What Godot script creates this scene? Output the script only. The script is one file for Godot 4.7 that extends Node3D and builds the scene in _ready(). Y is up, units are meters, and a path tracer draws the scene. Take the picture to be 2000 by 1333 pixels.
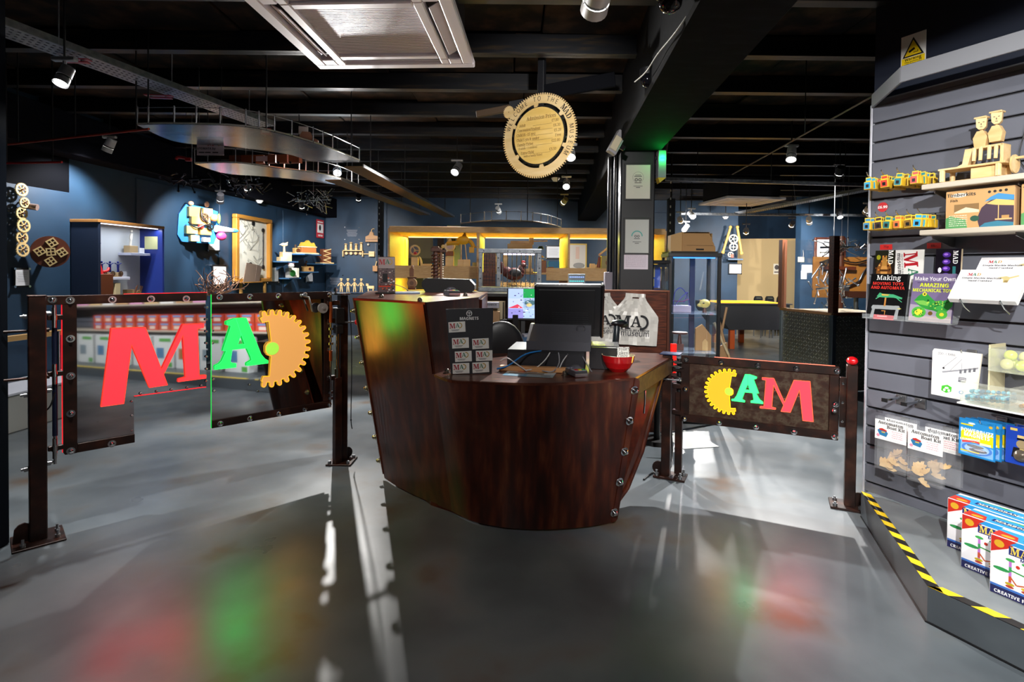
extends Node3D
# A museum shop and reception: steel counter, lit swing gates, slat wall of goods, exhibits behind.

const FOCAL := 1070.0
var eye := Vector3(0, 1.35, 0)
var look := Basis.from_euler(Vector3(-0.019, 0, 0.010))
var taken := {}
var cache := {}
var rng := RandomNumberGenerator.new()

# ---------------------------------------------------------------- shapes
class Shape:
	var v := PackedVector3Array()
	var n := PackedVector3Array()
	var uv := PackedVector2Array()
	var ix := PackedInt32Array()
	var x := Transform3D.IDENTITY

	func at(t: Transform3D) -> Shape:
		x = t
		return self

	func put(p: Vector3, nr: Vector3, t := Vector2.ZERO) -> int:
		v.append(x * p)
		n.append((x.basis * nr).normalized())
		uv.append(t)
		return v.size() - 1

	func tri(a: int, b: int, c: int) -> void:
		var g := (v[b] - v[a]).cross(v[c] - v[a])
		if g.dot(n[a] + n[b] + n[c]) > 0.0:
			ix.append_array([a, c, b])
		else:
			ix.append_array([a, b, c])

	func face(pts: Array, nr := Vector3.ZERO) -> Shape:
		if nr == Vector3.ZERO:
			nr = (pts[1] - pts[0]).cross(pts[2] - pts[0]).normalized()
		var uvs := [Vector2(0, 1), Vector2(1, 1), Vector2(1, 0), Vector2(0, 0)]
		var s := v.size()
		for i in pts.size():
			put(pts[i], nr, uvs[i % 4])
		for i in range(1, pts.size() - 1):
			tri(s, s + i, s + i + 1)
		return self

	func quad(a: Vector3, b: Vector3, c: Vector3, d: Vector3, na: Vector3, nb: Vector3, nc: Vector3, nd: Vector3) -> void:
		var s := put(a, na)
		put(b, nb)
		put(c, nc)
		put(d, nd)
		tri(s, s + 1, s + 2)
		tri(s, s + 2, s + 3)

	func card(w: float, h: float, z := 0.0) -> Shape:
		return face([Vector3(-w / 2, -h / 2, z), Vector3(w / 2, -h / 2, z), Vector3(w / 2, h / 2, z), Vector3(-w / 2, h / 2, z)], Vector3(0, 0, 1))

	func box(c: Vector3, s: Vector3, b := 0.0) -> Shape:
		var h := s / 2.0
		b = minf(b, minf(h.x, minf(h.y, h.z)) * 0.95)
		if b <= 0.0:
			for k in 3:
				for sg in [-1.0, 1.0]:
					var e := Vector3.ZERO
					e[k] = sg
					var i := (k + 1) % 3
					var j := (k + 2) % 3
					var ps := []
					for q in [[-1, -1], [1, -1], [1, 1], [-1, 1]]:
						var p := c
						p[k] += sg * h[k]
						p[i] += q[0] * h[i]
						p[j] += q[1] * h[j]
						ps.append(p)
					face(ps, e)
			return self
		for k in 3:
			var i := (k + 1) % 3
			var j := (k + 2) % 3
			for sg in [-1.0, 1.0]:
				var e := Vector3.ZERO
				e[k] = sg
				var ps := []
				for q in [[-1, -1], [1, -1], [1, 1], [-1, 1]]:
					var p := c
					p[k] += sg * h[k]
					p[i] += q[0] * (h[i] - b)
					p[j] += q[1] * (h[j] - b)
					ps.append(p)
				face(ps, e)
			for si in [-1.0, 1.0]:
				for sj in [-1.0, 1.0]:
					var e2 := Vector3.ZERO
					e2[i] = si
					e2[j] = sj
					var ps2 := []
					for q in [[-1, 0], [1, 0], [1, 1], [-1, 1]]:
						var p := c
						p[k] += q[0] * (h[k] - b)
						p[i] += si * (h[i] - (b if q[1] == 0 else 0.0))
						p[j] += sj * (h[j] - (0.0 if q[1] == 0 else b))
						ps2.append(p)
					face(ps2, e2.normalized())
		for sx in [-1.0, 1.0]:
			for sy in [-1.0, 1.0]:
				for sz in [-1.0, 1.0]:
					var e3 := Vector3(sx, sy, sz)
					face([c + e3 * Vector3(h.x, h.y - b, h.z - b), c + e3 * Vector3(h.x - b, h.y, h.z - b), c + e3 * Vector3(h.x - b, h.y - b, h.z)], e3.normalized())
		return self

	func frame_of(d: Vector3) -> Basis:
		d = d.normalized()
		var a := d.cross(Vector3.UP if absf(d.y) < 0.95 else Vector3.RIGHT).normalized()
		return Basis(a, d, a.cross(d))

	func cyl(a: Vector3, b: Vector3, r0: float, r1 := -1.0, seg := 12, caps := true) -> Shape:
		if r1 < 0.0:
			r1 = r0
		var f := frame_of(b - a)
		var slope := (r0 - r1) / maxf((b - a).length(), 1e-6)
		for i in seg:
			var t0 := TAU * i / seg
			var t1 := TAU * (i + 1) / seg
			var e0 := f.x * cos(t0) + f.z * sin(t0)
			var e1 := f.x * cos(t1) + f.z * sin(t1)
			var n0 := (e0 + f.y * slope).normalized()
			var n1 := (e1 + f.y * slope).normalized()
			quad(a + e0 * r0, a + e1 * r0, b + e1 * r1, b + e0 * r1, n0, n1, n1, n0)
			if caps:
				if r0 > 0.0:
					face([a, a + e0 * r0, a + e1 * r0], -f.y)
				if r1 > 0.0:
					face([b, b + e0 * r1, b + e1 * r1], f.y)
		return self

	func tube(p: Array, r: float, seg := 6) -> Shape:
		var rows := []
		var up := Vector3.ZERO
		for i in p.size():
			var d: Vector3 = (p[mini(i + 1, p.size() - 1)] - p[maxi(i - 1, 0)]).normalized()
			if up == Vector3.ZERO:
				up = frame_of(d).x
			up = (up - d * up.dot(d)).normalized()
			var sd := d.cross(up)
			var row := []
			for k in seg:
				var t := TAU * k / seg
				row.append(up * cos(t) + sd * sin(t))
			rows.append(row)
		for i in p.size() - 1:
			for k in seg:
				var k1 := (k + 1) % seg
				quad(p[i] + rows[i][k] * r, p[i] + rows[i][k1] * r, p[i + 1] + rows[i + 1][k1] * r, p[i + 1] + rows[i + 1][k] * r, rows[i][k], rows[i][k1], rows[i + 1][k1], rows[i + 1][k])
		return self

	func ball(c: Vector3, r: Vector3, seg := 14, rings := 8, from := -1.0) -> Shape:
		var lo := asin(from)
		for j in rings:
			var a0 := lo + (PI / 2 - lo) * j / rings
			var a1 := lo + (PI / 2 - lo) * (j + 1) / rings
			for i in seg:
				var t0 := TAU * i / seg
				var t1 := TAU * (i + 1) / seg
				var q := []
				for e in [[a0, t0], [a0, t1], [a1, t1], [a1, t0]]:
					q.append(Vector3(cos(e[0]) * cos(e[1]), sin(e[0]), cos(e[0]) * sin(e[1])))
				quad(c + q[0] * r, c + q[1] * r, c + q[2] * r, c + q[3] * r, q[0] / r, q[1] / r, q[2] / r, q[3] / r)
		return self

	func lathe(pr: Array, seg := 20) -> Shape:  # pr: Vector2(radius, height) bottom to top, outside
		for j in pr.size() - 1:
			var d: Vector2 = pr[j + 1] - pr[j]
			if d.length() < 1e-6:
				continue
			var nn := Vector2(d.y, -d.x).normalized()
			for i in seg:
				var t0 := TAU * i / seg
				var t1 := TAU * (i + 1) / seg
				var c0 := Vector3(cos(t0), 0, sin(t0))
				var c1 := Vector3(cos(t1), 0, sin(t1))
				var y0 := Vector3(0, pr[j].y, 0)
				var y1 := Vector3(0, pr[j + 1].y, 0)
				var n0 := c0 * nn.x + Vector3(0, nn.y, 0)
				var n1 := c1 * nn.x + Vector3(0, nn.y, 0)
				quad(c0 * pr[j].x + y0, c1 * pr[j].x + y0, c1 * pr[j + 1].x + y1, c0 * pr[j + 1].x + y1, n0, n1, n1, n0)
		return self

	func prism(poly: Array, z0: float, z1: float) -> Shape:
		var pk := PackedVector2Array(poly)
		var lo := pk[0]
		var hi := pk[0]
		for q in pk:
			lo = lo.min(q)
			hi = hi.max(q)
		var sp := (hi - lo).max(Vector2(1e-6, 1e-6))
		var t := Geometry2D.triangulate_polygon(pk)
		for zz in [[z1, 1.0], [z0, -1.0]]:
			var s := v.size()
			for q in pk:
				put(Vector3(q.x, q.y, zz[0]), Vector3(0, 0, zz[1]), Vector2((q.x - lo.x) / sp.x, 1.0 - (q.y - lo.y) / sp.y))
			for i in range(0, t.size(), 3):
				tri(s + t[i], s + t[i + 1], s + t[i + 2])
		var sgn := 1.0 if not Geometry2D.is_polygon_clockwise(pk) else -1.0
		for i in pk.size():
			var a := pk[i]
			var b := pk[(i + 1) % pk.size()]
			var d := (b - a)
			if d.length() < 1e-7:
				continue
			var e := Vector3(d.y, -d.x, 0).normalized() * sgn
			face([Vector3(a.x, a.y, z0), Vector3(b.x, b.y, z0), Vector3(b.x, b.y, z1), Vector3(a.x, a.y, z1)], e)
		return self

	# flat ring between two loops of equally many points
	func ring(outer: Array, inner: Array, z0: float, z1: float) -> Shape:
		var m := outer.size()
		for i in m:
			var j := (i + 1) % m
			var a: Vector2 = outer[i]
			var b: Vector2 = outer[j]
			var c: Vector2 = inner[j]
			var d: Vector2 = inner[i]
			for zz in [[z1, 1.0], [z0, -1.0]]:
				face([Vector3(a.x, a.y, zz[0]), Vector3(b.x, b.y, zz[0]), Vector3(c.x, c.y, zz[0]), Vector3(d.x, d.y, zz[0])], Vector3(0, 0, zz[1]))
			var eo := Vector3(b.y - a.y, a.x - b.x, 0)
			if eo.dot(Vector3(a.x - d.x, a.y - d.y, 0)) < 0.0:
				eo = -eo
			face([Vector3(a.x, a.y, z0), Vector3(b.x, b.y, z0), Vector3(b.x, b.y, z1), Vector3(a.x, a.y, z1)], eo.normalized())
			var ei := Vector3(c.y - d.y, d.x - c.x, 0)
			if ei.dot(Vector3(d.x - a.x, d.y - a.y, 0)) < 0.0:
				ei = -ei
			if (c - d).length() > 1e-7:
				face([Vector3(d.x, d.y, z0), Vector3(c.x, c.y, z0), Vector3(c.x, c.y, z1), Vector3(d.x, d.y, z1)], ei.normalized())
		return self

	func mesh() -> ArrayMesh:
		var a := []
		a.resize(Mesh.ARRAY_MAX)
		a[Mesh.ARRAY_VERTEX] = v
		a[Mesh.ARRAY_NORMAL] = n
		a[Mesh.ARRAY_TEX_UV] = uv
		a[Mesh.ARRAY_INDEX] = ix
		var m := ArrayMesh.new()
		m.add_surface_from_arrays(Mesh.PRIMITIVE_TRIANGLES, a)
		return m

func sh() -> Shape:
	return Shape.new()

func v2(a: Array) -> Array:  # flat list of numbers to points
	var r := []
	for i in range(0, a.size(), 2):
		r.append(Vector2(a[i], a[i + 1]))
	return r

func circle(r: float, m := 24, c := Vector2.ZERO, a0 := 0.0, a1 := TAU) -> Array:
	var o := []
	for i in m:
		var t := a0 + (a1 - a0) * i / (m if a1 - a0 >= TAU - 1e-4 else m - 1)
		o.append(c + Vector2(cos(t), sin(t)) * r)
	return o

func gear_loop(r: float, tooth: float, teeth: int, fill := 0.5) -> Array:  # four points a tooth
	var o := []
	for i in teeth:
		var w := TAU / teeth
		var t := w * i
		o.append(Vector2.from_angle(t) * r)
		o.append(Vector2.from_angle(t + w * 0.14) * (r + tooth))
		o.append(Vector2.from_angle(t + w * fill * 0.86) * (r + tooth))
		o.append(Vector2.from_angle(t + w * fill) * r)
	return o

func smooth(p: Array, per := 6) -> Array:  # Catmull-Rom through points
	var o := []
	for i in p.size() - 1:
		var a = p[maxi(i - 1, 0)]
		var b = p[i]
		var c = p[i + 1]
		var d = p[mini(i + 2, p.size() - 1)]
		for k in per:
			var t := float(k) / per
			o.append(0.5 * ((2.0 * b) + (c - a) * t + (2.0 * a - 5.0 * b + 4.0 * c - d) * t * t + (3.0 * b - a - 3.0 * c + d) * t * t * t))
	o.append(p[-1])
	return o

# ---------------------------------------------------------------- nodes
func numbered(called: String) -> String:
	if not taken.has(called):
		taken[called] = 0
		return called
	taken[called] += 1
	return "%s_%03d" % [called, taken[called]]

func thing(called: String, label: String, category: String, t := Transform3D.IDENTITY, group := "") -> Node3D:
	var o := Node3D.new()
	o.name = numbered(called)
	add_child(o)
	o.transform = t
	o.set_meta("label", label)
	o.set_meta("category", category)
	if group:
		o.set_meta("group", group)
	return o

func part(called: String, s, m: Material, parent: Node, t := Transform3D.IDENTITY) -> MeshInstance3D:
	var o := MeshInstance3D.new()
	o.name = called
	o.mesh = s if s is Mesh else s.mesh()
	o.material_override = m
	o.transform = t
	parent.add_child(o, true)
	return o

func solo(called: String, s, m: Material, label: String, category: String, t := Transform3D.IDENTITY, group := "") -> MeshInstance3D:
	var o := MeshInstance3D.new()
	o.name = numbered(called)
	o.mesh = s if s is Mesh else s.mesh()
	o.material_override = m
	o.transform = t
	add_child(o)
	o.set_meta("label", label)
	o.set_meta("category", category)
	if group:
		o.set_meta("group", group)
	return o

func struct(called: String, s, m: Material, label := "", category := "", t := Transform3D.IDENTITY) -> MeshInstance3D:
	var o := MeshInstance3D.new()
	o.name = numbered(called)
	o.mesh = s if s is Mesh else s.mesh()
	o.material_override = m
	o.transform = t
	add_child(o)
	o.set_meta("kind", "structure")
	if label:
		o.set_meta("label", label)
		o.set_meta("category", category)
	return o

func copy(o: Node3D, t: Transform3D, label := "", group := "") -> Node3D:
	var c: Node3D = o.duplicate()
	var base := String(o.name)
	var re := RegEx.create_from_string("_\\d{3}$")
	c.name = numbered(re.sub(base, ""))
	add_child(c)
	c.transform = t
	if label:
		c.set_meta("label", label)
	if group:
		c.set_meta("group", group)
	return c

# ---------------------------------------------------------------- places
func ray(u: float, w: float) -> Vector3:
	return look * Vector3((u - 1000.0) / FOCAL, -(w - 547.0) / FOCAL, -1)

func at(u: float, w: float, d: float) -> Vector3:
	var q := ray(u, w)
	return eye + q * (d / -q.z)

func at_y(u: float, w: float, y: float) -> Vector3:
	var q := ray(u, w)
	return eye + q * ((y - eye.y) / q.y)

func local(f: Transform3D, u: float, w: float, off := 0.0) -> Vector3:  # where that sight line meets the plane z = off of frame f, in f's axes
	var q := f.basis.inverse() * ray(u, w)
	var e := f.affine_inverse() * eye
	return e + q * ((off - e.z) / q.z)

func outline(f: Transform3D, px: Array, ox := 0.0, oy := 0.0, k := 1.0) -> Array:
	var r := []
	for i in range(0, px.size(), 2):
		var q := local(f, ox + px[i] / k, oy + px[i + 1] / k)
		r.append(Vector2(q.x, q.y))
	return r

func tf(p: Vector3, yaw := 0.0, pitch := 0.0, roll := 0.0) -> Transform3D:
	return Transform3D(Basis.from_euler(Vector3(pitch, yaw, roll)), p)

func wall_frame(o: Vector3, along: Vector3) -> Transform3D:  # x along, y up, z out of the wall
	along = along.normalized()
	return Transform3D(Basis(along, Vector3.UP, along.cross(Vector3.UP)), o)

# ---------------------------------------------------------------- materials
func col(h: String) -> Color:
	return Color.html(h)

func mt(h: String, rough := 0.6, metal := 0.0, coat := 0.0) -> StandardMaterial3D:
	var key := "%s|%s|%s|%s" % [h, rough, metal, coat]
	if not cache.has(key):
		var m := StandardMaterial3D.new()
		m.albedo_color = col(h)
		m.roughness = rough
		m.metallic = metal
		if coat > 0.0:
			m.clearcoat_enabled = true
			m.clearcoat = coat
			m.clearcoat_roughness = 0.15
		cache[key] = m
	return cache[key]

func matte(m: StandardMaterial3D, spec := 0.15) -> StandardMaterial3D:  # sooty paint with little shine
	m.metallic_specular = spec
	m.roughness = 0.85
	return m

func glow(h: String, e: float) -> StandardMaterial3D:
	var key := "glow%s%s" % [h, e]
	if not cache.has(key):
		var m := StandardMaterial3D.new()
		m.albedo_color = col(h)
		m.emission_enabled = true
		m.emission = col(h)
		m.emission_energy_multiplier = e
		m.roughness = 0.3
		cache[key] = m
	return cache[key]

func pane(h := "ffffff", alpha := 0.06, rough := 0.02) -> StandardMaterial3D:
	var key := "pane%s%s%s" % [h, alpha, rough]
	if not cache.has(key):
		var m := StandardMaterial3D.new()
		m.transparency = BaseMaterial3D.TRANSPARENCY_ALPHA
		m.albedo_color = Color(col(h), alpha)
		m.roughness = rough
		cache[key] = m
	return cache[key]

func ramp(stops: Array) -> Gradient:
	var g := Gradient.new()
	var o := PackedFloat32Array()
	var c := PackedColorArray()
	for s in stops:
		o.append(s[0])
		c.append(col(s[1]))
	g.offsets = o
	g.colors = c
	return g

func noise_tex(sd: int, freq: float, stops: Array, size := 512, oct := 5, kind := FastNoiseLite.TYPE_SIMPLEX_SMOOTH) -> ImageTexture:
	var f := FastNoiseLite.new()
	f.seed = sd
	f.frequency = freq
	f.fractal_octaves = oct
	f.noise_type = kind
	var im := f.get_seamless_image(size, size)
	var g := ramp(stops)
	var lut := []
	for i in 256:
		lut.append(g.sample(i / 255.0))
	var out := Image.create(size, size, false, Image.FORMAT_RGB8)
	var d := im.get_data()
	var b := PackedByteArray()
	b.resize(size * size * 3)
	for i in size * size:
		var c: Color = lut[d[i]]
		b[i * 3] = c.r8
		b[i * 3 + 1] = c.g8
		b[i * 3 + 2] = c.b8
	out.set_data(size, size, false, Image.FORMAT_RGB8, b)
	return ImageTexture.create_from_image(out)

func noisy(key: String, tex: Texture2D, scale: Vector3, rough := 0.5, metal := 0.0, world := true) -> StandardMaterial3D:
	if not cache.has(key):
		var m := StandardMaterial3D.new()
		m.albedo_texture = tex
		m.uv1_triplanar = true
		m.uv1_world_triplanar = world
		m.uv1_scale = scale
		m.roughness = rough
		m.metallic = metal
		cache[key] = m
	return cache[key]

# ---------------------------------------------------------------- print: small pictures computed row by row
class Pic:
	var im: Image
	var w: int
	var h: int

	func _init(ww: int, hh: int, c: Color) -> void:
		w = ww
		h = hh
		im = Image.create(w, h, false, Image.FORMAT_RGB8)
		im.fill(c)

	func rect(x: float, y: float, rw: float, rh: float, c: Color) -> Pic:
		im.fill_rect(Rect2i(int(x), int(y), maxi(1, int(rw)), maxi(1, int(rh))), c)
		return self

	func poly(p: Array, c: Color) -> Pic:
		var y0 := 1e9
		var y1 := -1e9
		for q in p:
			y0 = minf(y0, q.y)
			y1 = maxf(y1, q.y)
		for y in range(maxi(0, int(y0)), mini(h - 1, int(ceil(y1))) + 1):
			var xs := []
			for i in p.size():
				var a: Vector2 = p[i]
				var b: Vector2 = p[(i + 1) % p.size()]
				if (a.y <= y + 0.5) != (b.y <= y + 0.5):
					xs.append(a.x + (y + 0.5 - a.y) / (b.y - a.y) * (b.x - a.x))
			xs.sort()
			for i in range(0, xs.size() - 1, 2):
				im.fill_rect(Rect2i(int(xs[i]), y, maxi(1, int(xs[i + 1]) - int(xs[i])), 1), c)
		return self

	func disc(cx: float, cy: float, rx: float, ry: float, c: Color) -> Pic:
		for y in range(maxi(0, int(cy - ry)), mini(h - 1, int(cy + ry)) + 1):
			var k := 1.0 - pow((y + 0.5 - cy) / ry, 2)
			if k > 0.0:
				var hw := rx * sqrt(k)
				im.fill_rect(Rect2i(int(cx - hw), y, maxi(1, int(2 * hw)), 1), c)
		return self

	func line(a: Vector2, b: Vector2, t: float, c: Color) -> Pic:
		var e := (b - a).normalized().orthogonal() * t / 2
		return poly([a + e, b + e, b - e, a - e], c)

	func rows(x: float, y: float, rw: float, step: float, m: int, t: float, c: Color, r: RandomNumberGenerator) -> Pic:  # lines of small print
		for i in m:
			var xx := x
			while xx < x + rw:
				var l := r.randf_range(3, 14)
				rect(xx, y + i * step, minf(l, x + rw - xx), t, c)
				xx += l + 3
		return self

	func mat(rough := 0.45) -> StandardMaterial3D:
		var m := StandardMaterial3D.new()
		m.albedo_texture = ImageTexture.create_from_image(im)
		m.roughness = rough
		return m

var fonts := {}
func font(kind: String) -> SystemFont:
	if not fonts.has(kind):
		var f := SystemFont.new()
		var name_of := {"serif": "Droid Serif", "mono": "Droid Sans Mono"}
		f.font_names = PackedStringArray([name_of.get(kind.replace("_bold", "").replace("_italic", ""), "Droid Sans")])
		if kind.ends_with("bold"):
			f.font_weight = 700
		fonts[kind] = f
	return fonts[kind]

func text(parent: Node, s: String, size: float, p: Vector3, m: Material, kind := "sans", b := Basis.IDENTITY, wide := 1.0, align := HORIZONTAL_ALIGNMENT_CENTER, called := "lettering") -> MeshInstance3D:
	var t := TextMesh.new()
	t.font = font(kind)
	t.text = s
	t.font_size = 32
	t.pixel_size = size / 32.0
	t.depth = 0.0006
	t.curve_step = 3.0 if size < 0.06 else 1.0
	t.horizontal_alignment = HORIZONTAL_ALIGNMENT_CENTER
	var bb := t.get_aabb()
	var mid := bb.get_center()
	var shift := Vector3(-mid.x, -mid.y, 0)
	if align == HORIZONTAL_ALIGNMENT_LEFT:
		shift.x += bb.size.x / 2
	elif align == HORIZONTAL_ALIGNMENT_RIGHT:
		shift.x -= bb.size.x / 2
	var bs := b * Basis.from_scale(Vector3(wide, 1, 1))
	var x := Transform3D(bs, p + bs * shift)
	return part(called, t, m, parent, x)

# ---------------------------------------------------------------- frames of the planes things stand on
var left_wall := Transform3D()
var gate_line := Transform3D()
var cam_line := Transform3D()
var slat := Transform3D()
var back := Transform3D()

func _ready() -> void:
	rng.seed = 7
	var cam := Camera3D.new()
	cam.name = "camera"
	cam.projection = Camera3D.PROJECTION_FRUSTUM
	cam.near = 0.05
	cam.far = 60.0
	cam.size = 1333.0 / FOCAL * 0.05
	cam.frustum_offset = Vector2(0, -119.5 / FOCAL * 0.05)
	cam.transform = Transform3D(look, eye)
	add_child(cam)
	var env := Environment.new()
	env.background_mode = Environment.BG_COLOR
	env.background_color = Color(0, 0, 0)
	env.tonemap_mode = Environment.TONE_MAPPER_LINEAR
	env.tonemap_exposure = 1.0
	env.sdfgi_enabled = true
	env.ssao_enabled = true
	env.ssil_enabled = true
	var we := WorldEnvironment.new()
	we.name = "surroundings"
	we.environment = env
	add_child(we)
	left_wall = wall_frame(Vector3(-4.886, 0, 0), Vector3(0.073, 0, -1))
	gate_line = wall_frame(Vector3(-2.311, 0, -2.662), Vector3(1.143, 0, -1.119))
	cam_line = wall_frame(Vector3(1.025, 0, -3.584), Vector3(0.924, 0, 0.446))
	slat = wall_frame(Vector3(1.965, 0, -3.015), Vector3(0.454, 0, 0.891))
	back = wall_frame(Vector3(0, 0, -11.8), Vector3(1, 0, 0))
	build_materials()
	build_room()
	build_lamps()
	build_ceiling_things()
	build_gates()
	build_counter()
	build_slat_wall()
	build_counter_goods()
	build_display_unit()
	build_left_exhibits()
	build_right_exhibits()
	build_sign()
	build_shop_behind()

var rust: StandardMaterial3D
var rust_dark: StandardMaterial3D
var floor_mat: StandardMaterial3D
var wall_mat: StandardMaterial3D
var wood: StandardMaterial3D
var ply: StandardMaterial3D
var dark_wood: StandardMaterial3D
var steel: StandardMaterial3D
var chrome: StandardMaterial3D
var black: StandardMaterial3D
var grey_slat: StandardMaterial3D
var white: StandardMaterial3D
var galv: StandardMaterial3D
var card_brown: StandardMaterial3D
var gold: StandardMaterial3D

func build_materials() -> void:
	var rt := noise_tex(3, 0.012, [[0.0, "1f0c07"], [0.3, "32130b"], [0.5, "45190d"], [0.62, "54220f"], [0.78, "632f17"], [1.0, "7a4e2e"]], 512, 6)
	rust = noisy("rust", rt, Vector3(2.2, 0.4, 2.2), 0.32, 0.35)
	rust.clearcoat_enabled = true
	rust.clearcoat = 0.35
	rust.clearcoat_roughness = 0.25
	rust_dark = noisy("rust_dark", noise_tex(11, 0.02, [[0.0, "120806"], [0.5, "241009"], [0.75, "3a1b10"], [1.0, "4d3320"]], 256, 5), Vector3(1.6, 1.6, 1.6), 0.4, 0.35)
	floor_mat = noisy("floor", noise_tex(21, 0.006, [[0.0, "454b50"], [0.3, "4e555a"], [0.5, "565d62"], [0.64, "5c6266"], [0.76, "5c5e5f"], [0.86, "575350"], [0.94, "594d45"], [1.0, "5c4a3e"]], 1024, 6), Vector3(0.23, 0.23, 0.23), 0.5, 0.0)
	floor_mat.roughness_texture = noise_tex(22, 0.01, [[0.0, "606060"], [0.5, "808080"], [1.0, "b0b0b0"]], 512, 5)
	floor_mat.roughness = 0.7
	wall_mat = noisy("wall", noise_tex(31, 0.01, [[0.0, "162c42"], [0.5, "1a344c"], [1.0, "203c56"]], 256, 4), Vector3(0.5, 0.5, 0.5), 0.55)
	var wt := noise_tex(41, 0.012, [[0.0, "b98d58"], [0.45, "d0a873"], [0.6, "c79b63"], [1.0, "dcbb8a"]], 512, 5)
	wood = noisy("wood", wt, Vector3(0.7, 6.0, 6.0), 0.5, 0.0, false)
	ply = noisy("ply", noise_tex(42, 0.01, [[0.0, "c9a26a"], [0.5, "dcbc86"], [1.0, "e6cd9f"]], 256, 4), Vector3(1.0, 5.0, 5.0), 0.5, 0.0, false)
	dark_wood = noisy("dark_wood", noise_tex(43, 0.012, [[0.0, "2b120b"], [0.5, "4a2113"], [0.8, "64311c"], [1.0, "7a4328"]], 512, 5), Vector3(0.8, 7.0, 7.0), 0.35, 0.0, false)
	steel = mt("8d8f92", 0.35, 0.9)
	chrome = mt("c9cbce", 0.12, 1.0)
	galv = noisy("galvanised", noise_tex(44, 0.03, [[0.0, "6f757c"], [0.5, "8b9198"], [1.0, "a6abb0"]], 256, 3, FastNoiseLite.TYPE_CELLULAR), Vector3(3, 3, 3), 0.4, 0.7)
	black = mt("0b0b0d", 0.45)
	white = mt("e6e6e4", 0.5)
	card_brown = mt("b08a5f", 0.8)
	gold = mt("b98236", 0.38, 0.35)
	grey_slat = noisy("slat_grey", noise_tex(45, 0.03, [[0.0, "595c66"], [1.0, "62656f"]], 128, 2), Vector3(1, 1, 1), 0.42)

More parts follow.
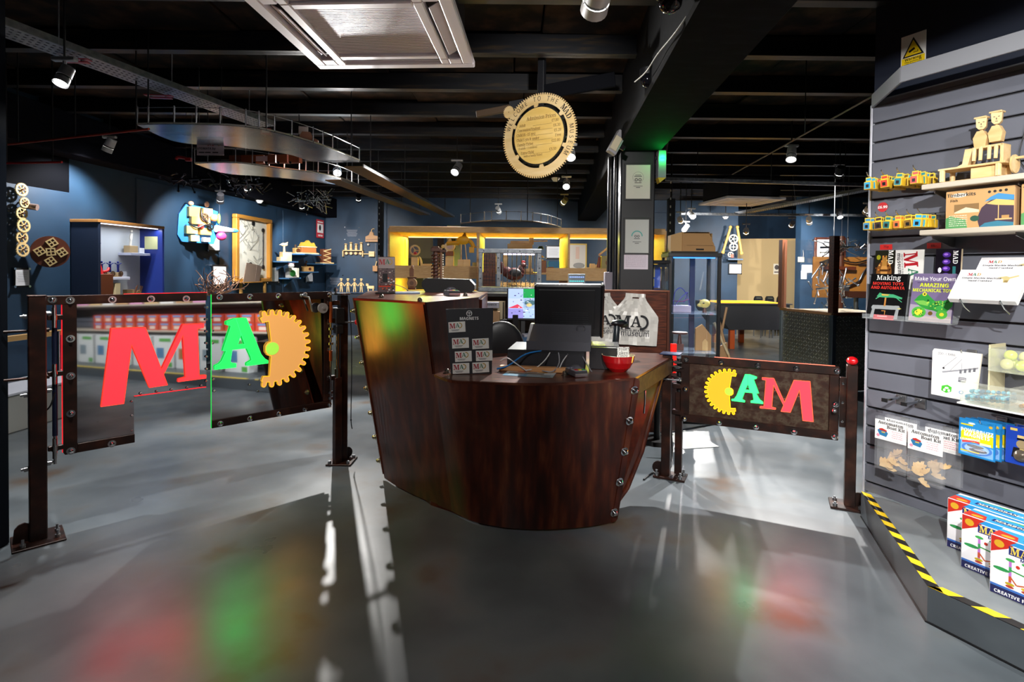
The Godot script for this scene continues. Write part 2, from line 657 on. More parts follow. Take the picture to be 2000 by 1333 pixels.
func build_room() -> void:
	struct("floor", sh().box(Vector3(0.5, -0.1, -4.5), Vector3(15.4, 0.2, 20)), floor_mat, "grey painted concrete floor with worn scuffed patches", "floor")
	# ceiling: dark boards between steel joists, one heavy beam on the column
	var soot := noisy("soot", noise_tex(51, 0.012, [[0.0, "0d0c0e"], [0.45, "1b150f"], [0.65, "2f2116"], [1.0, "443122"]], 512, 5), Vector3(0.6, 0.6, 0.6), 0.6)
	matte(soot, 0.3)
	var dark := matte(mt("0a0b10", 0.56))
	var ceil := struct("ceiling", sh().box(Vector3(0.5, 3.1, -4.5), Vector3(15.4, 0.2, 20)), dark, "dark boarded ceiling between steel joists", "ceiling")
	var panel_mesh := sh().box(Vector3.ZERO, Vector3(0.99, 0.03, 0.655), 0.006).mesh()
	for r in 14:
		for c in 13:
			var o := part("panel", panel_mesh, soot, ceil, tf(Vector3(-5.5 + c * 1.0 + 0.09 * (r % 3), 2.955 - 0.008 * ((r * 7 + c * 5) % 3), -1.86 - r * 0.75)))
			o.rotation.z = 0.004 * ((c * 3 + r) % 5 - 2)
	var joist := sh().box(Vector3(0, 0.07, 0), Vector3(15, 0.14, 0.018)).box(Vector3(0, 0.006, 0), Vector3(15, 0.012, 0.075)).mesh()
	var joist_mat := noisy("joist", noise_tex(52, 0.02, [[0.0, "0a0b0e"], [0.6, "121319"], [0.8, "2a2118"], [1.0, "3d3020"]], 256, 4), Vector3(0.4, 3, 3), 0.45, 0.2)
	for r in 15:
		part("joist", joist, joist_mat, ceil, tf(Vector3(0.5, 2.8, -1.485 - r * 0.75)))
	var bf := wall_frame(Vector3(0.53, 0, 0.4), Vector3(0.0714, 0, -1))
	var beam_mat := noisy("beam", noise_tex(53, 0.015, [[0.0, "060709"], [0.6, "0b0c0f"], [1.0, "15171b"]], 256, 5), Vector3(1.2, 4, 4), 0.5)
	matte(beam_mat, 0.2)
	part("beam", sh().at(bf).box(Vector3(7, 2.68, 0.2), Vector3(14, 0.54, 0.4), 0.012), beam_mat, ceil)
	var cl := wall_frame(Vector3(0.955, 0, -4.87), Vector3(0.997, 0, 0.0714))
	var colm := struct("column", sh().at(cl).box(Vector3(0.15, 1.206, -0.16), Vector3(0.3, 2.41, 0.32), 0.01), mt("0e1016", 0.4), "square black column carrying the beam, with framed certificates", "column")
	part("pipe", sh().at(cl).cyl(Vector3(-0.035, 0.0, -0.05), Vector3(-0.035, 2.38, -0.05), 0.022).cyl(Vector3(-0.075, 0.5, -0.12), Vector3(-0.075, 2.38, -0.12), 0.028), mt("15171d", 0.3), colm)
	# walls
	var wl := struct("wall_left", sh().at(left_wall).box(Vector3(6.5, 1.5, -0.1), Vector3(13, 3.0, 0.2)), wall_mat, "navy blue painted wall with exhibits on it", "wall")
	for xs in [[4.62, 0.94], [6.45, 1.1], [8.05, 1.66], [9.95, 0.9]]:
		part("panel", sh().at(left_wall).box(Vector3(xs[0] + xs[1] / 2, 1.19, 0.006), Vector3(xs[1], 2.38, 0.012), 0.004), wall_mat, wl)
	part("dark_panel", sh().at(left_wall).box(Vector3(4.9, 2.25, 0.008), Vector3(1.3, 0.34, 0.016), 0.004), matte(mt("05060a", 0.63)), wl)
	part("beam", sh().at(left_wall).box(Vector3(6.5, 2.62, 0.13), Vector3(13, 0.4, 0.26), 0.01), matte(mt("0b0c12", 0.62)), wl)
	var wb := struct("wall_back", sh().box(Vector3(0.35, 1.5, -11.9), Vector3(9.0, 3.0, 0.2)), wall_mat, "navy blue wall at the far end of the hall", "wall")
	part("panel", sh().box(Vector3(-3.35, 1.42, -11.78), Vector3(1.3, 2.84, 0.04), 0.004).box(Vector3(3.2, 1.3, -11.785), Vector3(1.2, 2.6, 0.03), 0.004), wall_mat, wb)
	struct("wall_far_right", sh().box(Vector3(6.7, 1.5, -10.75), Vector3(2.2, 3.0, 0.2)), wall_mat, "navy blue wall section behind the marble run", "wall")
	struct("wall_passage", sh().at(wall_frame(Vector3(5.0, 0, -12.9), Vector3(1, 0, 0.3))).box(Vector3(1.0, 1.06, -0.05), Vector3(2.0, 2.12, 0.1)), mt("b39a6b", 0.7), "cream partition standing in the passage", "partition")
	struct("wall_right", sh().box(Vector3(7.9, 1.5, -5), Vector3(0.2, 3, 19)), wall_mat, "navy blue side wall beyond the shop", "wall")
	struct("wall_end", sh().box(Vector3(0.5, 1.5, -14.6), Vector3(15, 3, 0.2)), wall_mat, "dark end wall of the passage", "wall")
	struct("wall_entry", sh().box(Vector3(-2.56, 1.5, 1.45), Vector3(0.3, 3.0, 8.15), 0.01), matte(mt("0a0e14", 0.61), 0.1), "near black wall end beside the gate post", "wall")
	struct("wall_front", sh().box(Vector3(0.5, 1.5, 5.4), Vector3(15, 3, 0.2)), mt("2b3038", 0.6), "dark grey wall behind the viewer", "wall")

# ---------------------------------------------------------------- spot lamps on ceiling tracks
func lamp(p: Vector3, aim: Vector3, energy: float, angle: float, label: String, shell := "", r := 0.045, tint := "fffcf8", up := 0.14) -> Node3D:
	var t := thing("spot_lamp", label, "spotlight", tf(p), "track spotlights")
	var d := (aim - p).normalized()
	var m: Material = mt("9a9ca0", 0.3, 0.8) if shell == "" else mt(shell, 0.4, 0.1)
	var hub := -d * r * 1.6
	part("adapter", sh().box(Vector3(hub.x, up, hub.z), Vector3(0.13, 0.022, 0.034), 0.004), m, t)
	part("stem", sh().cyl(Vector3(hub.x, up, hub.z), hub + Vector3(0, r * 0.6, 0), 0.009, 0.009, 8), m, t)
	part("drop_rod", sh().cyl(Vector3(hub.x, up, hub.z), Vector3(hub.x, 2.945 - p.y, hub.z), 0.006, 0.006, 6), black, t)
	var can := part("body", sh().cyl(-d * r * 3.0, -d * r * 1.25, r * 0.92, r, 18).cyl(-d * r * 0.95, d * r * 0.05, r, r * 1.04, 18, false), m, t)
	part("collar", sh().cyl(-d * r * 1.25, -d * r * 0.95, r * 0.93, r * 0.93, 18), black, can)
	part("lens", sh().cyl(-d * r * 0.12, -d * r * 0.06, r * 0.88, r * 0.88, 18), glow(tint, 12.0 if energy > 0.0 else 1.0), can)
	if energy > 0.0:
		var l := SpotLight3D.new()
		l.name = "beam"
		l.light_color = col(tint)
		l.light_energy = energy
		l.spot_angle = angle
		l.spot_angle_attenuation = 0.6
		l.spot_range = 30.0
		l.spot_attenuation = 2.0
		l.light_size = r * 0.6
		l.shadow_enabled = true
		t.add_child(l)
		var b := Basis.looking_at(d, Vector3.UP if absf(d.y) < 0.98 else Vector3.RIGHT)
		l.transform = Transform3D(b, d * 0.012)
	return t

func build_lamps() -> void:
	lamp(Vector3(-1.95, 2.4, -6.1), Vector3(-0.85, 0.2, -3.0), 50.0, 48.0, "bright white spotlight under the glass track, shining towards the gates")
	lamp(at(118, 163, 3.0), Vector3(-2.6, 0.6, -2.2), 4.0, 40.0, "chrome spotlight hanging from the cable tray beside the dark wall end", "", 0.036)
	lamp(Vector3(-1.72, 2.52, -2.2), Vector3(-2.3, 0.0, -4.4), 4.0, 40.0, "spotlight at the very top edge, left of the air conditioner", "e8e8e8", 0.05)
	lamp(at(208, 296, 5.4), Vector3(-4.7, 1.0, -5.4), 4.0, 58.0, "pale spotlight over the alcove wall", "d8d8d8")
	lamp(at(888, 337, 6.0), Vector3(-1.4, 0.5, -4.3), 5.0, 40.0, "chrome spotlight above the lit wooden shelves, beside the hanging rail")
	lamp(at(1115, 308, 5.4), Vector3(0.5, 0.3, -3.5), 15.0, 50.0, "bright spotlight just under the round wooden price sign", "c8c8c8")
	lamp(at(1106, 365, 7.2), Vector3(0.4, 0.4, -5.0), 5.0, 50.0, "bright spotlight second below the round price sign", "c8c8c8")
	lamp(at(1098, 398, 8.8), Vector3(-0.3, 1.2, -11.0), 4.0, 45.0, "small brass coloured spotlight in front of the far wall", "b8ad84")
	lamp(at(1160, 20, 2.3), Vector3(0.25, 1.9, -4.1), 2.6, 42.0, "large pale grey spotlight near the beam, aimed at the price sign", "c9c9c9", 0.055)
	lamp(at(1545, 312, 5.3), Vector3(2.0, 0.0, -4.2), 20.0, 28.0, "bright spotlight on the long rail beside the slat wall", "9a9a9a")
	lamp(at(1637, 346, 6.3), Vector3(4.2, 0.4, -8.2), 8.0, 45.0, "black spotlight next to the slat wall edge, tilted down", "26262a")
	lamp(at(1690, 416, 8.4), Vector3(5.6, 0.9, -10.4), 6.0, 45.0, "glaring spotlight tucked behind the slat wall edge", "d0d0d0")
	lamp(at(1581, 436, 9.2), Vector3(5.9, 1.2, -10.5), 1.2, 45.0, "spotlight over the glass sided case", "d0d0d0")
	lamp(at(1545, 442, 9.6), Vector3(5.6, 1.0, -12.4), 5.0, 50.0, "twin dark spotlight over the passage opening", "38383c")
	lamp(at(1641, 425, 9.0), Vector3(5.2, 1.0, -8.2), 3.0, 50.0, "dark spotlight above the wooden marble machine", "38383c")
	lamp(at(1330, 433, 8.6), Vector3(4.0, 1.4, -11.5), 6.0, 45.0, "left spotlight of the bright pair behind the column", "d0d0d0")
	lamp(at(1354, 424, 8.8), Vector3(3.4, 0.5, -6.6), 9.0, 40.0, "right spotlight of the bright pair behind the column", "d0d0d0")
	lamp(at(1336, 450, 9.4), Vector3(2.6, 0.8, -11.4), 2.5, 45.0, "lowest spotlight above the cardboard house", "d0d0d0")
	lamp(at(975, 415, 9.8), Vector3(0.2, 1.3, -11.6), 3.5, 45.0, "starry spotlight over the metal track behind the shelves", "9a9ca0")
	lamp(at(1457, 455, 9.0), Vector3(5.2, 0.8, -12.4), 6.0, 45.0, "small dark spotlight beside the passage opening", "38383c")
	lamp(at(451, 361, 6.8), Vector3(-4.5, 1.05, -7.6), 4.5, 50.0, "purple white spotlight among the hanging machines", "38383c")
	lamp(at(484, 372, 7.4), Vector3(-4.1, 1.3, -9.0), 6.0, 45.0, "tilted spotlight in the wire cradle near the golden frame", "38383c")
	lamp(at(430, 395, 7.2), Vector3(-4.3, 1.3, -8.0), 2.5, 45.0, "black spotlight hung low over the round exhibit's label", "18181b")
	lamp(at(590, 408, 9.2), Vector3(-3.9, 1.0, -10.7), 5.0, 45.0, "black spotlight hanging over the blue wall shelves", "18181b")
	lamp(at(700, 392, 9.6), Vector3(-3.3, 1.2, -11.6), 3.5, 45.0, "dark spotlight above the wall of wooden figures", "18181b")
	# the shop's own lamps stand behind the viewer
	lamp(Vector3(0.35, 2.36, 0.1), Vector3(2.2, 0.75, -2.65), 14.0, 34.0, "shop spotlight turned to the slat wall", "c9c9c9")
	lamp(Vector3(1.5, 2.55, 0.2), Vector3(3.0, 1.0, -1.0), 7.0, 55.0, "shop spotlight over the second slat wall bay", "c9c9c9")
	lamp(Vector3(1.8, 2.55, 1.8), Vector3(3.9, 0.9, 0.6), 7.0, 55.0, "shop spotlight over the third slat wall bay", "c9c9c9")
	lamp(Vector3(2.6, 2.55, 3.4), Vector3(4.6, 0.9, 2.4), 10.0, 55.0, "shop spotlight over the farthest slat wall bay", "c9c9c9")
	lamp(Vector3(-0.9, 2.55, -0.6), Vector3(-0.1, 0.7, -2.7), 2.0, 40.0, "shop spotlight turned to the steel counter", "c9c9c9")

# ---------------------------------------------------------------- swing gates
func bolt_mesh(r := 0.013) -> ArrayMesh:  # washer and domed nut, pointing along z
	if not cache.has("bolt%s" % r):
		var s := sh().at(Transform3D(Basis(Vector3.RIGHT, PI / 2)))
		s.lathe(v2([0, 0, r * 1.25, 0, r * 1.25, r * 0.16, r * 0.85, r * 0.2, r * 0.85, r * 0.6, r * 0.78, r * 0.95, r * 0.55, r * 1.28, r * 0.28, r * 1.43, 0, r * 1.48]), 14)
		cache["bolt%s" % r] = s.mesh()
	return cache["bolt%s" % r]

func bolts(parent: Node, spots: Array, z: float, r := 0.013) -> void:
	for q in spots:
		part("bolt", bolt_mesh(r), chrome, parent, tf(Vector3(q.x, q.y, z)))

func half_gear(sgn: float, r_tip: float, r_root: float, edge: Array) -> Array:
	# 18 rounded teeth over the half circle, then the flat side given by edge; sgn 1 opens left, -1 opens right
	var o := []
	for i in 18:
		var a := deg_to_rad(103.4 - i * 12.16)
		for k in [[0.047, r_root], [0.042, r_root + (r_tip - r_root) * 0.6], [0.030, r_tip - (r_tip - r_root) * 0.12], [0.014, r_tip], [-0.014, r_tip], [-0.030, r_tip - (r_tip - r_root) * 0.12], [-0.042, r_root + (r_tip - r_root) * 0.6], [-0.047, r_root]]:
			var t: float = a + k[0] * 1.35
			o.append(Vector2(cos(t) * sgn, sin(t)) * k[1])
	for q in edge:
		o.append(Vector2(q.x * sgn, q.y))
	return o

func lit_text(parent: Node, called: String, poly: Array, hue: String, e: float, z: float, edge_hue: String, label: String) -> MeshInstance3D:
	var o := part(called, sh().prism(poly, z, z + 0.004), glow(hue, e), parent)
	o.set_meta("label", label)
	var rim := sh()
	for i in poly.size():
		var a: Vector2 = poly[i]
		var b: Vector2 = poly[(i + 1) % poly.size()]
		rim.cyl(Vector3(a.x, a.y, z + 0.004), Vector3(b.x, b.y, z + 0.004), 0.0016, 0.0016, 5, false)
	part("glowing_edge", rim, glow(edge_hue, e * 1.5), o)
	return o

func soft_light(parent: Node, p: Vector3, size: Vector2, hue: String, e: float) -> void:
	var l := AreaLight3D.new()
	l.name = "glow"
	l.area_size = size
	l.area_normalize_energy = true
	l.light_color = col(hue)
	l.light_energy = e
	l.area_range = 12.0
	l.area_attenuation = 2.0
	l.shadow_enabled = true
	parent.add_child(l, true)
	l.transform = Transform3D(Basis(Vector3.UP, PI), p)

func build_gates() -> void:
	var mirror := mt("b9bcc0", 0.03, 1.0)
	var g := gate_line
	# ---- leaf with the red letter
	var t := thing("gate_leaf", "mirrored gate leaf with a glowing red letter, hung on the post by the dark wall", "gate", g, "gate leaves")
	var lean := tf(Vector3(0, 0.402, 0.0), 0, -0.028) * tf(Vector3(0, -0.402, 0))
	part("mirror_sheet", sh().at(lean).prism(v2([0.10, 0.402, 0.394, 0.402, 0.394, 0.648, 0.748, 0.648, 0.748, 1.196, 0.10, 1.196]), -0.003, 0.003), mirror, t)
	part("back_plate", sh().prism(v2([0.11, 0.41, 0.388, 0.41, 0.388, 0.655, 0.742, 0.655, 0.742, 1.19, 0.11, 1.19]), -0.034, -0.0265), rust_dark, t)
	part("top_bar", sh().box(Vector3(0.39, 1.175, 0.007), Vector3(0.716, 0.046, 0.008), 0.002), rust_dark, t)
	part("hinge_bar", sh().prism(v2([0.096, 0.41, 0.104, 0.398, 0.152, 0.398, 0.152, 1.152, 0.096, 1.152]), 0.003, 0.011), rust_dark, t)
	part("bottom_bar", sh().box(Vector3(0.274, 0.421, 0.007), Vector3(0.243, 0.046, 0.008), 0.002), rust_dark, t)
	var gm := outline(g, [828, 350, 1080, 342, 1200, 655, 1360, 320, 1515, 313, 1512, 345, 1468, 350, 1480, 700, 1532, 697, 1530, 720, 1322, 747, 1325, 726, 1378, 712, 1360, 400, 1215, 692, 1245, 770, 1110, 790, 978, 470, 920, 908, 750, 932], 0, 550, 3.81)
	lit_text(t, "letter_sign", gm, "ff3540", 0.95, 0.003, "ff3a20", "glowing red letter M")
	var sp := []
	for q in [[387, 135], [520, 140], [833, 135], [1120, 130], [1382, 128], [523, 425], [523, 702], [525, 980], [830, 1205], [525, 1258]]:
		var c := local(g, q[0] / 3.81, 550 + q[1] / 3.81)
		sp.append(Vector2(c.x, c.y))
	bolts(t.get_node("hinge_bar"), sp, 0.011, 0.012)
	for q in sp:
		part("washer", sh().at(tf(Vector3(q.x, q.y, 0.0112))).ring(circle(0.0185, 16), circle(0.0125, 16), 0, 0.0025), chrome, t)
	var sp2 := []
	for q in [[1540, 193], [1537, 283], [1537, 372], [1537, 460], [1537, 560], [1537, 652], [1535, 742], [1045, 835], [1165, 820], [1275, 806], [1392, 792], [1497, 777], [980, 895], [980, 1000], [982, 1112]]:
		var c := local(g, q[0] / 3.81, 550 + q[1] / 3.81)
		sp2.append(Vector2(c.x, c.y))
	bolts(t.get_node("back_plate"), sp2, 0.003, 0.0055)
	part("glowing_edge", sh().box(Vector3(0.094, 0.80, 0.0), Vector3(0.003, 0.78, 0.007)).box(Vector3(0.57, 0.6465, 0.0), Vector3(0.35, 0.003, 0.007)).box(Vector3(0.55, 1.199, 0.0), Vector3(0.4, 0.003, 0.007)), glow("ff1a24", 0.9), t)
	var strut := sh().cyl(Vector3(0.066, 0.5, 0.0), Vector3(0.066, 1.08, 0.0), 0.011)
	part("gas_strut", strut, mt("161c33", 0.3, 0.3), t)
	part("strut_rod", sh().cyl(Vector3(0.066, 0.36, 0), Vector3(0.066, 0.5, 0), 0.008), chrome, t)
	part("strut_rod", sh().cyl(Vector3(0.066, 1.08, 0), Vector3(0.066, 1.16, 0), 0.008), chrome, t)
	part("side_rod", sh().cyl(Vector3(0.083, 0.82, 0.0), Vector3(0.083, 1.02, 0.0), 0.006), chrome, t)
	for y in [0.44, 0.81, 1.09]:
		part("hinge_arm", sh().box(Vector3(0.08, y, 0.0), Vector3(0.085, 0.026, 0.02), 0.004), rust_dark, t)
		part("hinge_pin", sh().cyl(Vector3(0.064, y - 0.05, 0.012), Vector3(0.064, y + 0.05, 0.012), 0.010, 0.010, 10).cyl(Vector3(0.064, y - 0.012, 0.012), Vector3(0.064, y + 0.012, 0.012), 0.015, 0.015, 6), chrome, t)
	part("power_lead", sh().tube(smooth([Vector3(0.066, 0.72, 0.01), Vector3(0.05, 0.66, 0.01), Vector3(0.03, 0.63, 0.0), Vector3(0.0, 0.61, 0.0)]), 0.004), black, t)
	soft_light(t, Vector3(0.42, 0.9, 0.012), Vector2(0.45, 0.4), "ff2028", 0.42)
	# ---- leaf with the green letter and the amber half gear
	var t2 := thing("gate_leaf", "mirrored gate leaf with a glowing green letter and an amber half gear", "gate", g, "gate leaves")
	part("mirror_sheet", sh().at(lean).box(Vector3(1.144, 0.793, 0), Vector3(0.74, 0.786, 0.006)), mirror, t2)
	part("back_plate", sh().box(Vector3(1.144, 0.793, -0.031), Vector3(0.73, 0.776, 0.008)), rust_dark, t2)
	part("top_bar", sh().box(Vector3(1.144, 1.164, 0.007), Vector3(0.742, 0.05, 0.008), 0.002), rust_dark, t2)
	part("bottom_bar", sh().box(Vector3(1.144, 0.422, 0.007), Vector3(0.742, 0.046, 0.008), 0.002), rust_dark, t2)
	part("hinge_bar", sh().box(Vector3(1.488, 0.793, 0.0071), Vector3(0.055, 0.692, 0.008), 0.002), rust_dark, t2)
	var ga := outline(g, [240, 285, 370, 240, 447, 465, 395, 622, 500, 612, 447.6, 465, 372, 240, 520, 232, 735, 760, 790, 825, 835, 848, 835, 885, 525, 925, 525, 885, 600, 840, 585, 790, 530, 668, 315, 692, 290, 865, 310, 885, 375, 890, 372, 945, 65, 978, 65, 925, 130, 895, 170, 850, 235, 705, 183, 705, 300, 355, 290, 340, 240, 330], 410, 590, 7.405)
	lit_text(t2, "letter_sign", ga, "26e260", 0.95, 0.003, "30ff66", "glowing green letter A")
	var hg := half_gear(1.0, 0.2443, 0.212, v2([-0.068, -0.198, -0.058, -0.170, -0.020, -0.174, -0.010, -0.047, -0.030, -0.040, -0.044, -0.018, -0.044, 0.018, -0.030, 0.038, -0.010, 0.045, -0.025, 0.173, -0.063, 0.166, -0.076, 0.195]))
	for i in hg.size():
		hg[i] += Vector2(1.124, 0.837)
	lit_text(t2, "gear_sign", hg, "dc9c54", 0.72, 0.003, "ffc000", "glowing amber half gear")
	part("gear_hub_sign", sh().cyl(Vector3(1.122, 0.836, 0.007), Vector3(1.122, 0.836, 0.0082), 0.04, 0.04, 20), glow("9be04a", 0.8), t2)
	var sp3 := []
	for q in [[168, 108], [376, 104], [570, 99], [752, 92], [918, 92], [918, 282], [918, 466], [918, 655], [918, 843], [752, 875], [575, 905], [376, 938], [172, 973]]:
		var c := local(g, 380 + q[0] / 3.508, 550 + q[1] / 3.508)
		sp3.append(Vector2(c.x, c.y))
	bolts(t2.get_node("hinge_bar"), sp3, 0.011, 0.0135)
	var sp4 := []
	for q in [[30, 230], [40, 415], [40, 595], [50, 1125], [60, 1290], [575, 1200], [690, 1295]]:
		var c := local(g, 410 + q[0] / 7.405, 590 + q[1] / 7.405)
		sp4.append(Vector2(c.x, c.y))
	bolts(t2, sp4, 0.003, 0.006)
	part("glowing_edge", sh().box(Vector3(0.772, 0.793, 0), Vector3(0.003, 0.785, 0.007)), glow("20d850", 0.8), t2)
	part("latch", sh().tube([Vector3(1.30, 1.168, 0.02), Vector3(1.345, 1.155, 0.03), Vector3(1.36, 1.11, 0.026), Vector3(1.375, 1.06, 0.02)], 0.006, 8).ball(Vector3(1.30, 1.168, 0.02), Vector3.ONE * 0.012), steel, t2)
	soft_light(t2, Vector3(0.91, 0.85, 0.012), Vector2(0.22, 0.26), "12e04a", 0.28)
	soft_light(t2, Vector3(1.23, 0.84, 0.012), Vector2(0.2, 0.4), "ffae3a", 0.12)
	# ---- the post by the dark wall
	var p0 := thing("gate_post", "dark square steel gate post bolted down beside the dark wall end", "post", g, "gate posts")
	part("post", sh().box(Vector3(0.0, 0.603, 0), Vector3(0.068, 1.19, 0.068), 0.004), rust_dark, p0)
	part("cap", sh().box(Vector3(0.0, 1.199, 0), Vector3(0.072, 0.006, 0.072), 0.002), rust_dark, p0)
	part("foot_plate", sh().box(Vector3(0.0, 0.005, 0), Vector3(0.2, 0.01, 0.2), 0.002), rust_dark, p0)
	part("gusset", sh().prism([Vector2(-0.034, 0.01), Vector2(-0.034, 0.09), Vector2(-0.05, 0.1), Vector2(-0.072, 0.094), Vector2(-0.088, 0.075), Vector2(-0.094, 0.01)], -0.006, 0.006), rust_dark, p0)
	for q in [[0.07, 0.05], [0.075, -0.03], [-0.06, 0.07], [-0.06, -0.06]]:
		part("anchor_bolt", sh().cyl(Vector3(q[0], 0.01, q[1]), Vector3(q[0], 0.045, q[1]), 0.006, 0.006, 8).cyl(Vector3(q[0], 0.01, q[1]), Vector3(q[0], 0.024, q[1]), 0.012, 0.012, 6), steel, p0)
	for y in [0.36, 0.72, 1.10]:
		part("threaded_rod", sh().cyl(Vector3(-0.062, y, 0.0), Vector3(0.066, y + 0.012, 0.0), 0.007, 0.007, 10).cyl(Vector3(-0.05, y, 0), Vector3(-0.036, y, 0), 0.013, 0.013, 6).cyl(Vector3(0.036, y + 0.01, 0), Vector3(0.05, y + 0.01, 0), 0.013, 0.013, 6), steel, p0)
	for y in [0.80, 1.03]:
		part("wall_tie", sh().cyl(Vector3(-0.12, y, 0.0), Vector3(-0.034, y, 0.0), 0.007, 0.007, 10).cyl(Vector3(0.034, y, 0), Vector3(0.046, y, 0), 0.012, 0.012, 6), rust_dark, p0)
	# ---- post beside the counter with its closing gear
	var m := 1.598
	var p1 := thing("gate_post", "steel gate post with a polished strut and cords, left of the counter", "post", g, "gate posts")
	part("post", sh().box(Vector3(m + 0.012, 0.58, -0.02), Vector3(0.055, 1.16, 0.055), 0.003).box(Vector3(m - 0.045, 0.30, 0.02), Vector3(0.05, 0.60, 0.045), 0.003), rust_dark, p1)
	part("foot_plate", sh().at(tf(Vector3(m, 0, 0), 0.78)).box(Vector3(0, 0.006, 0), Vector3(0.17, 0.012, 0.17), 0.002), rust_dark, p1)
	part("gas_strut", sh().cyl(Vector3(m - 0.045, 0.6, 0.02), Vector3(m - 0.045, 0.66, 0.02), 0.02).cyl(Vector3(m - 0.045, 0.66, 0.02), Vector3(m - 0.045, 0.9, 0.02), 0.011), mt("b9b59a", 0.15, 1.0), p1)
	part("clevis", sh().box(Vector3(m - 0.04, 0.93, 0.02), Vector3(0.055, 0.06, 0.05), 0.006).box(Vector3(m - 0.03, 1.02, 0.0), Vector3(0.07, 0.11, 0.06), 0.006), black, p1)
	part("pulley", sh().cyl(Vector3(m - 0.16, 1.08, 0.03), Vector3(m - 0.16, 1.08, 0.045), 0.034, 0.034, 20).cyl(Vector3(m - 0.16, 1.08, 0.025), Vector3(m - 0.16, 1.08, 0.05), 0.01, 0.01, 8), mt("9a938f", 0.4, 0.5), p1)
	part("top_disc", sh().cyl(Vector3(m - 0.02, 1.166, -0.0), Vector3(m - 0.02, 1.176, -0.0), 0.07, 0.07, 24).cyl(Vector3(m - 0.05, 1.176, 0.0), Vector3(m - 0.05, 1.215, 0.0), 0.008, 0.008, 8).cyl(Vector3(m - 0.05, 1.19, 0), Vector3(m - 0.05, 1.205, 0), 0.015, 0.015, 6), chrome, p1)
	part("spring_rod", sh().cyl(Vector3(m - 0.1, 0.44, 0.03), Vector3(m - 0.1, 1.15, 0.03), 0.006, 0.006, 8), chrome, p1)
	part("copper_sleeve", sh().cyl(Vector3(m - 0.1, 0.72, 0.03), Vector3(m - 0.1, 0.79, 0.03), 0.011, 0.011, 10).cyl(Vector3(m - 0.1, 0.98, 0.03), Vector3(m - 0.1, 1.12, 0.03), 0.011, 0.011, 10), mt("a8542a", 0.3, 0.8), p1)
	for y in [0.46, 0.5, 0.83, 0.88, 0.93]:
		part("lock_nut", sh().cyl(Vector3(m - 0.1, y, 0.03), Vector3(m - 0.1, y + 0.016, 0.03), 0.018, 0.018, 6), chrome, p1)
	for y in [0.60, 0.99, 1.11]:
		part("hinge_arm", sh().box(Vector3(m - 0.075, y, 0.01), Vector3(0.09, 0.03, 0.03), 0.004), rust_dark, p1)
	part("stop_ball", sh().ball(Vector3(m + 0.10, 0.97, 0.03), Vector3.ONE * 0.024), mt("b3101a", 0.2, 0.0, 0.6), p1)
	part("stop_rod", sh().cyl(Vector3(m - 0.02, 0.975, 0.01), Vector3(m + 0.10, 0.97, 0.03), 0.007, 0.007, 8), steel, p1)
	part("pull_cord", sh().tube(smooth([Vector3(m + 0.045, 1.13, 0.0), Vector3(m + 0.062, 0.9, 0.01), Vector3(m + 0.066, 0.6, 0.01), Vector3(m + 0.062, 0.30, 0.01), Vector3(m + 0.072, 0.22, 0.01)]), 0.0032).ball(Vector3(m + 0.062, 0.285, 0.01), Vector3.ONE * 0.007, 8, 6), black, p1)
	for q in [[-0.09, 0.0], [0.09, 0.0], [0.0, 0.085], [0.0, -0.085]]:
		part("anchor_bolt", sh().cyl(Vector3(m + q[0], 0.012, q[1]), Vector3(m + q[0], 0.03, q[1]), 0.011, 0.011, 6), steel, p1)
	part("gusset", sh().cyl(Vector3(m + 0.05, 0.05, -0.03), Vector3(m + 0.05, 0.05, -0.018), 0.04, 0.04, 18), rust_dark, p1)
	# ---- low gate by the slat wall
	var c := cam_line
	var t3 := thing("gate_leaf", "low rusty gate leaf with glowing half gear and two letters, beside the slat wall", "gate", c, "gate leaves")
	part("panel", sh().box(Vector3(0.53, 0.592, 0), Vector3(0.87, 0.41, 0.006)), noisy("rust_grey", noise_tex(61, 0.012, [[0.0, "24130e"], [0.4, "3a2016"], [0.55, "4a3a2c"], [0.7, "55483a"], [0.85, "3d2418"], [1.0, "5e5040"]], 512, 5), Vector3(2.4, 2.4, 2.4), 0.42, 0.4), t3)
	part("top_bar", sh().box(Vector3(0.53, 0.782, 0.008), Vector3(0.885, 0.05, 0.012), 0.003), rust_dark, t3)
	part("bottom_bar", sh().box(Vector3(0.53, 0.403, 0.008), Vector3(0.885, 0.05, 0.012), 0.003), rust_dark, t3)
	part("hinge_bar", sh().box(Vector3(0.115, 0.592, 0.0081), Vector3(0.055, 0.328, 0.012), 0.003), rust_dark, t3)
	part("closing_bar", sh().box(Vector3(0.947, 0.592, 0.0081), Vector3(0.05, 0.328, 0.012), 0.003), rust_dark, t3)
	var hg2 := half_gear(-1.0, 0.1434, 0.1245, v2([-0.044, -0.118, -0.042, -0.099, -0.013, -0.102, -0.006, -0.023, -0.018, -0.020, -0.027, -0.010, -0.027, 0.012, -0.018, 0.022, -0.006, 0.026, -0.016, 0.101, -0.040, 0.100, -0.045, 0.119]))
	for i in hg2.size():
		hg2[i] += Vector2(0.377, 0.598)
	lit_text(t3, "gear_sign", hg2, "f0a024", 0.85, 0.003, "ffd000", "glowing amber half gear")
	part("gear_hub_sign", sh().cyl(Vector3(0.379, 0.6, 0.007), Vector3(0.379, 0.6, 0.008), 0.024, 0.024, 20), glow("a6dc40", 0.85), t3)
	var ca := outline(c, [745, 185, 788, 188, 790, 350, 745, 445, 820, 450, 790.8, 350, 789, 188, 830, 190, 905, 215, 942, 228, 935, 258, 888, 270, 975, 505, 930, 510, 990, 610, 1045, 655, 1045, 685, 840, 665, 840, 635, 890, 622, 870, 500, 735, 488, 690, 605, 740, 632, 735, 658, 515, 632, 515, 605, 560, 600, 600, 545], 1370, 710, 8.696)
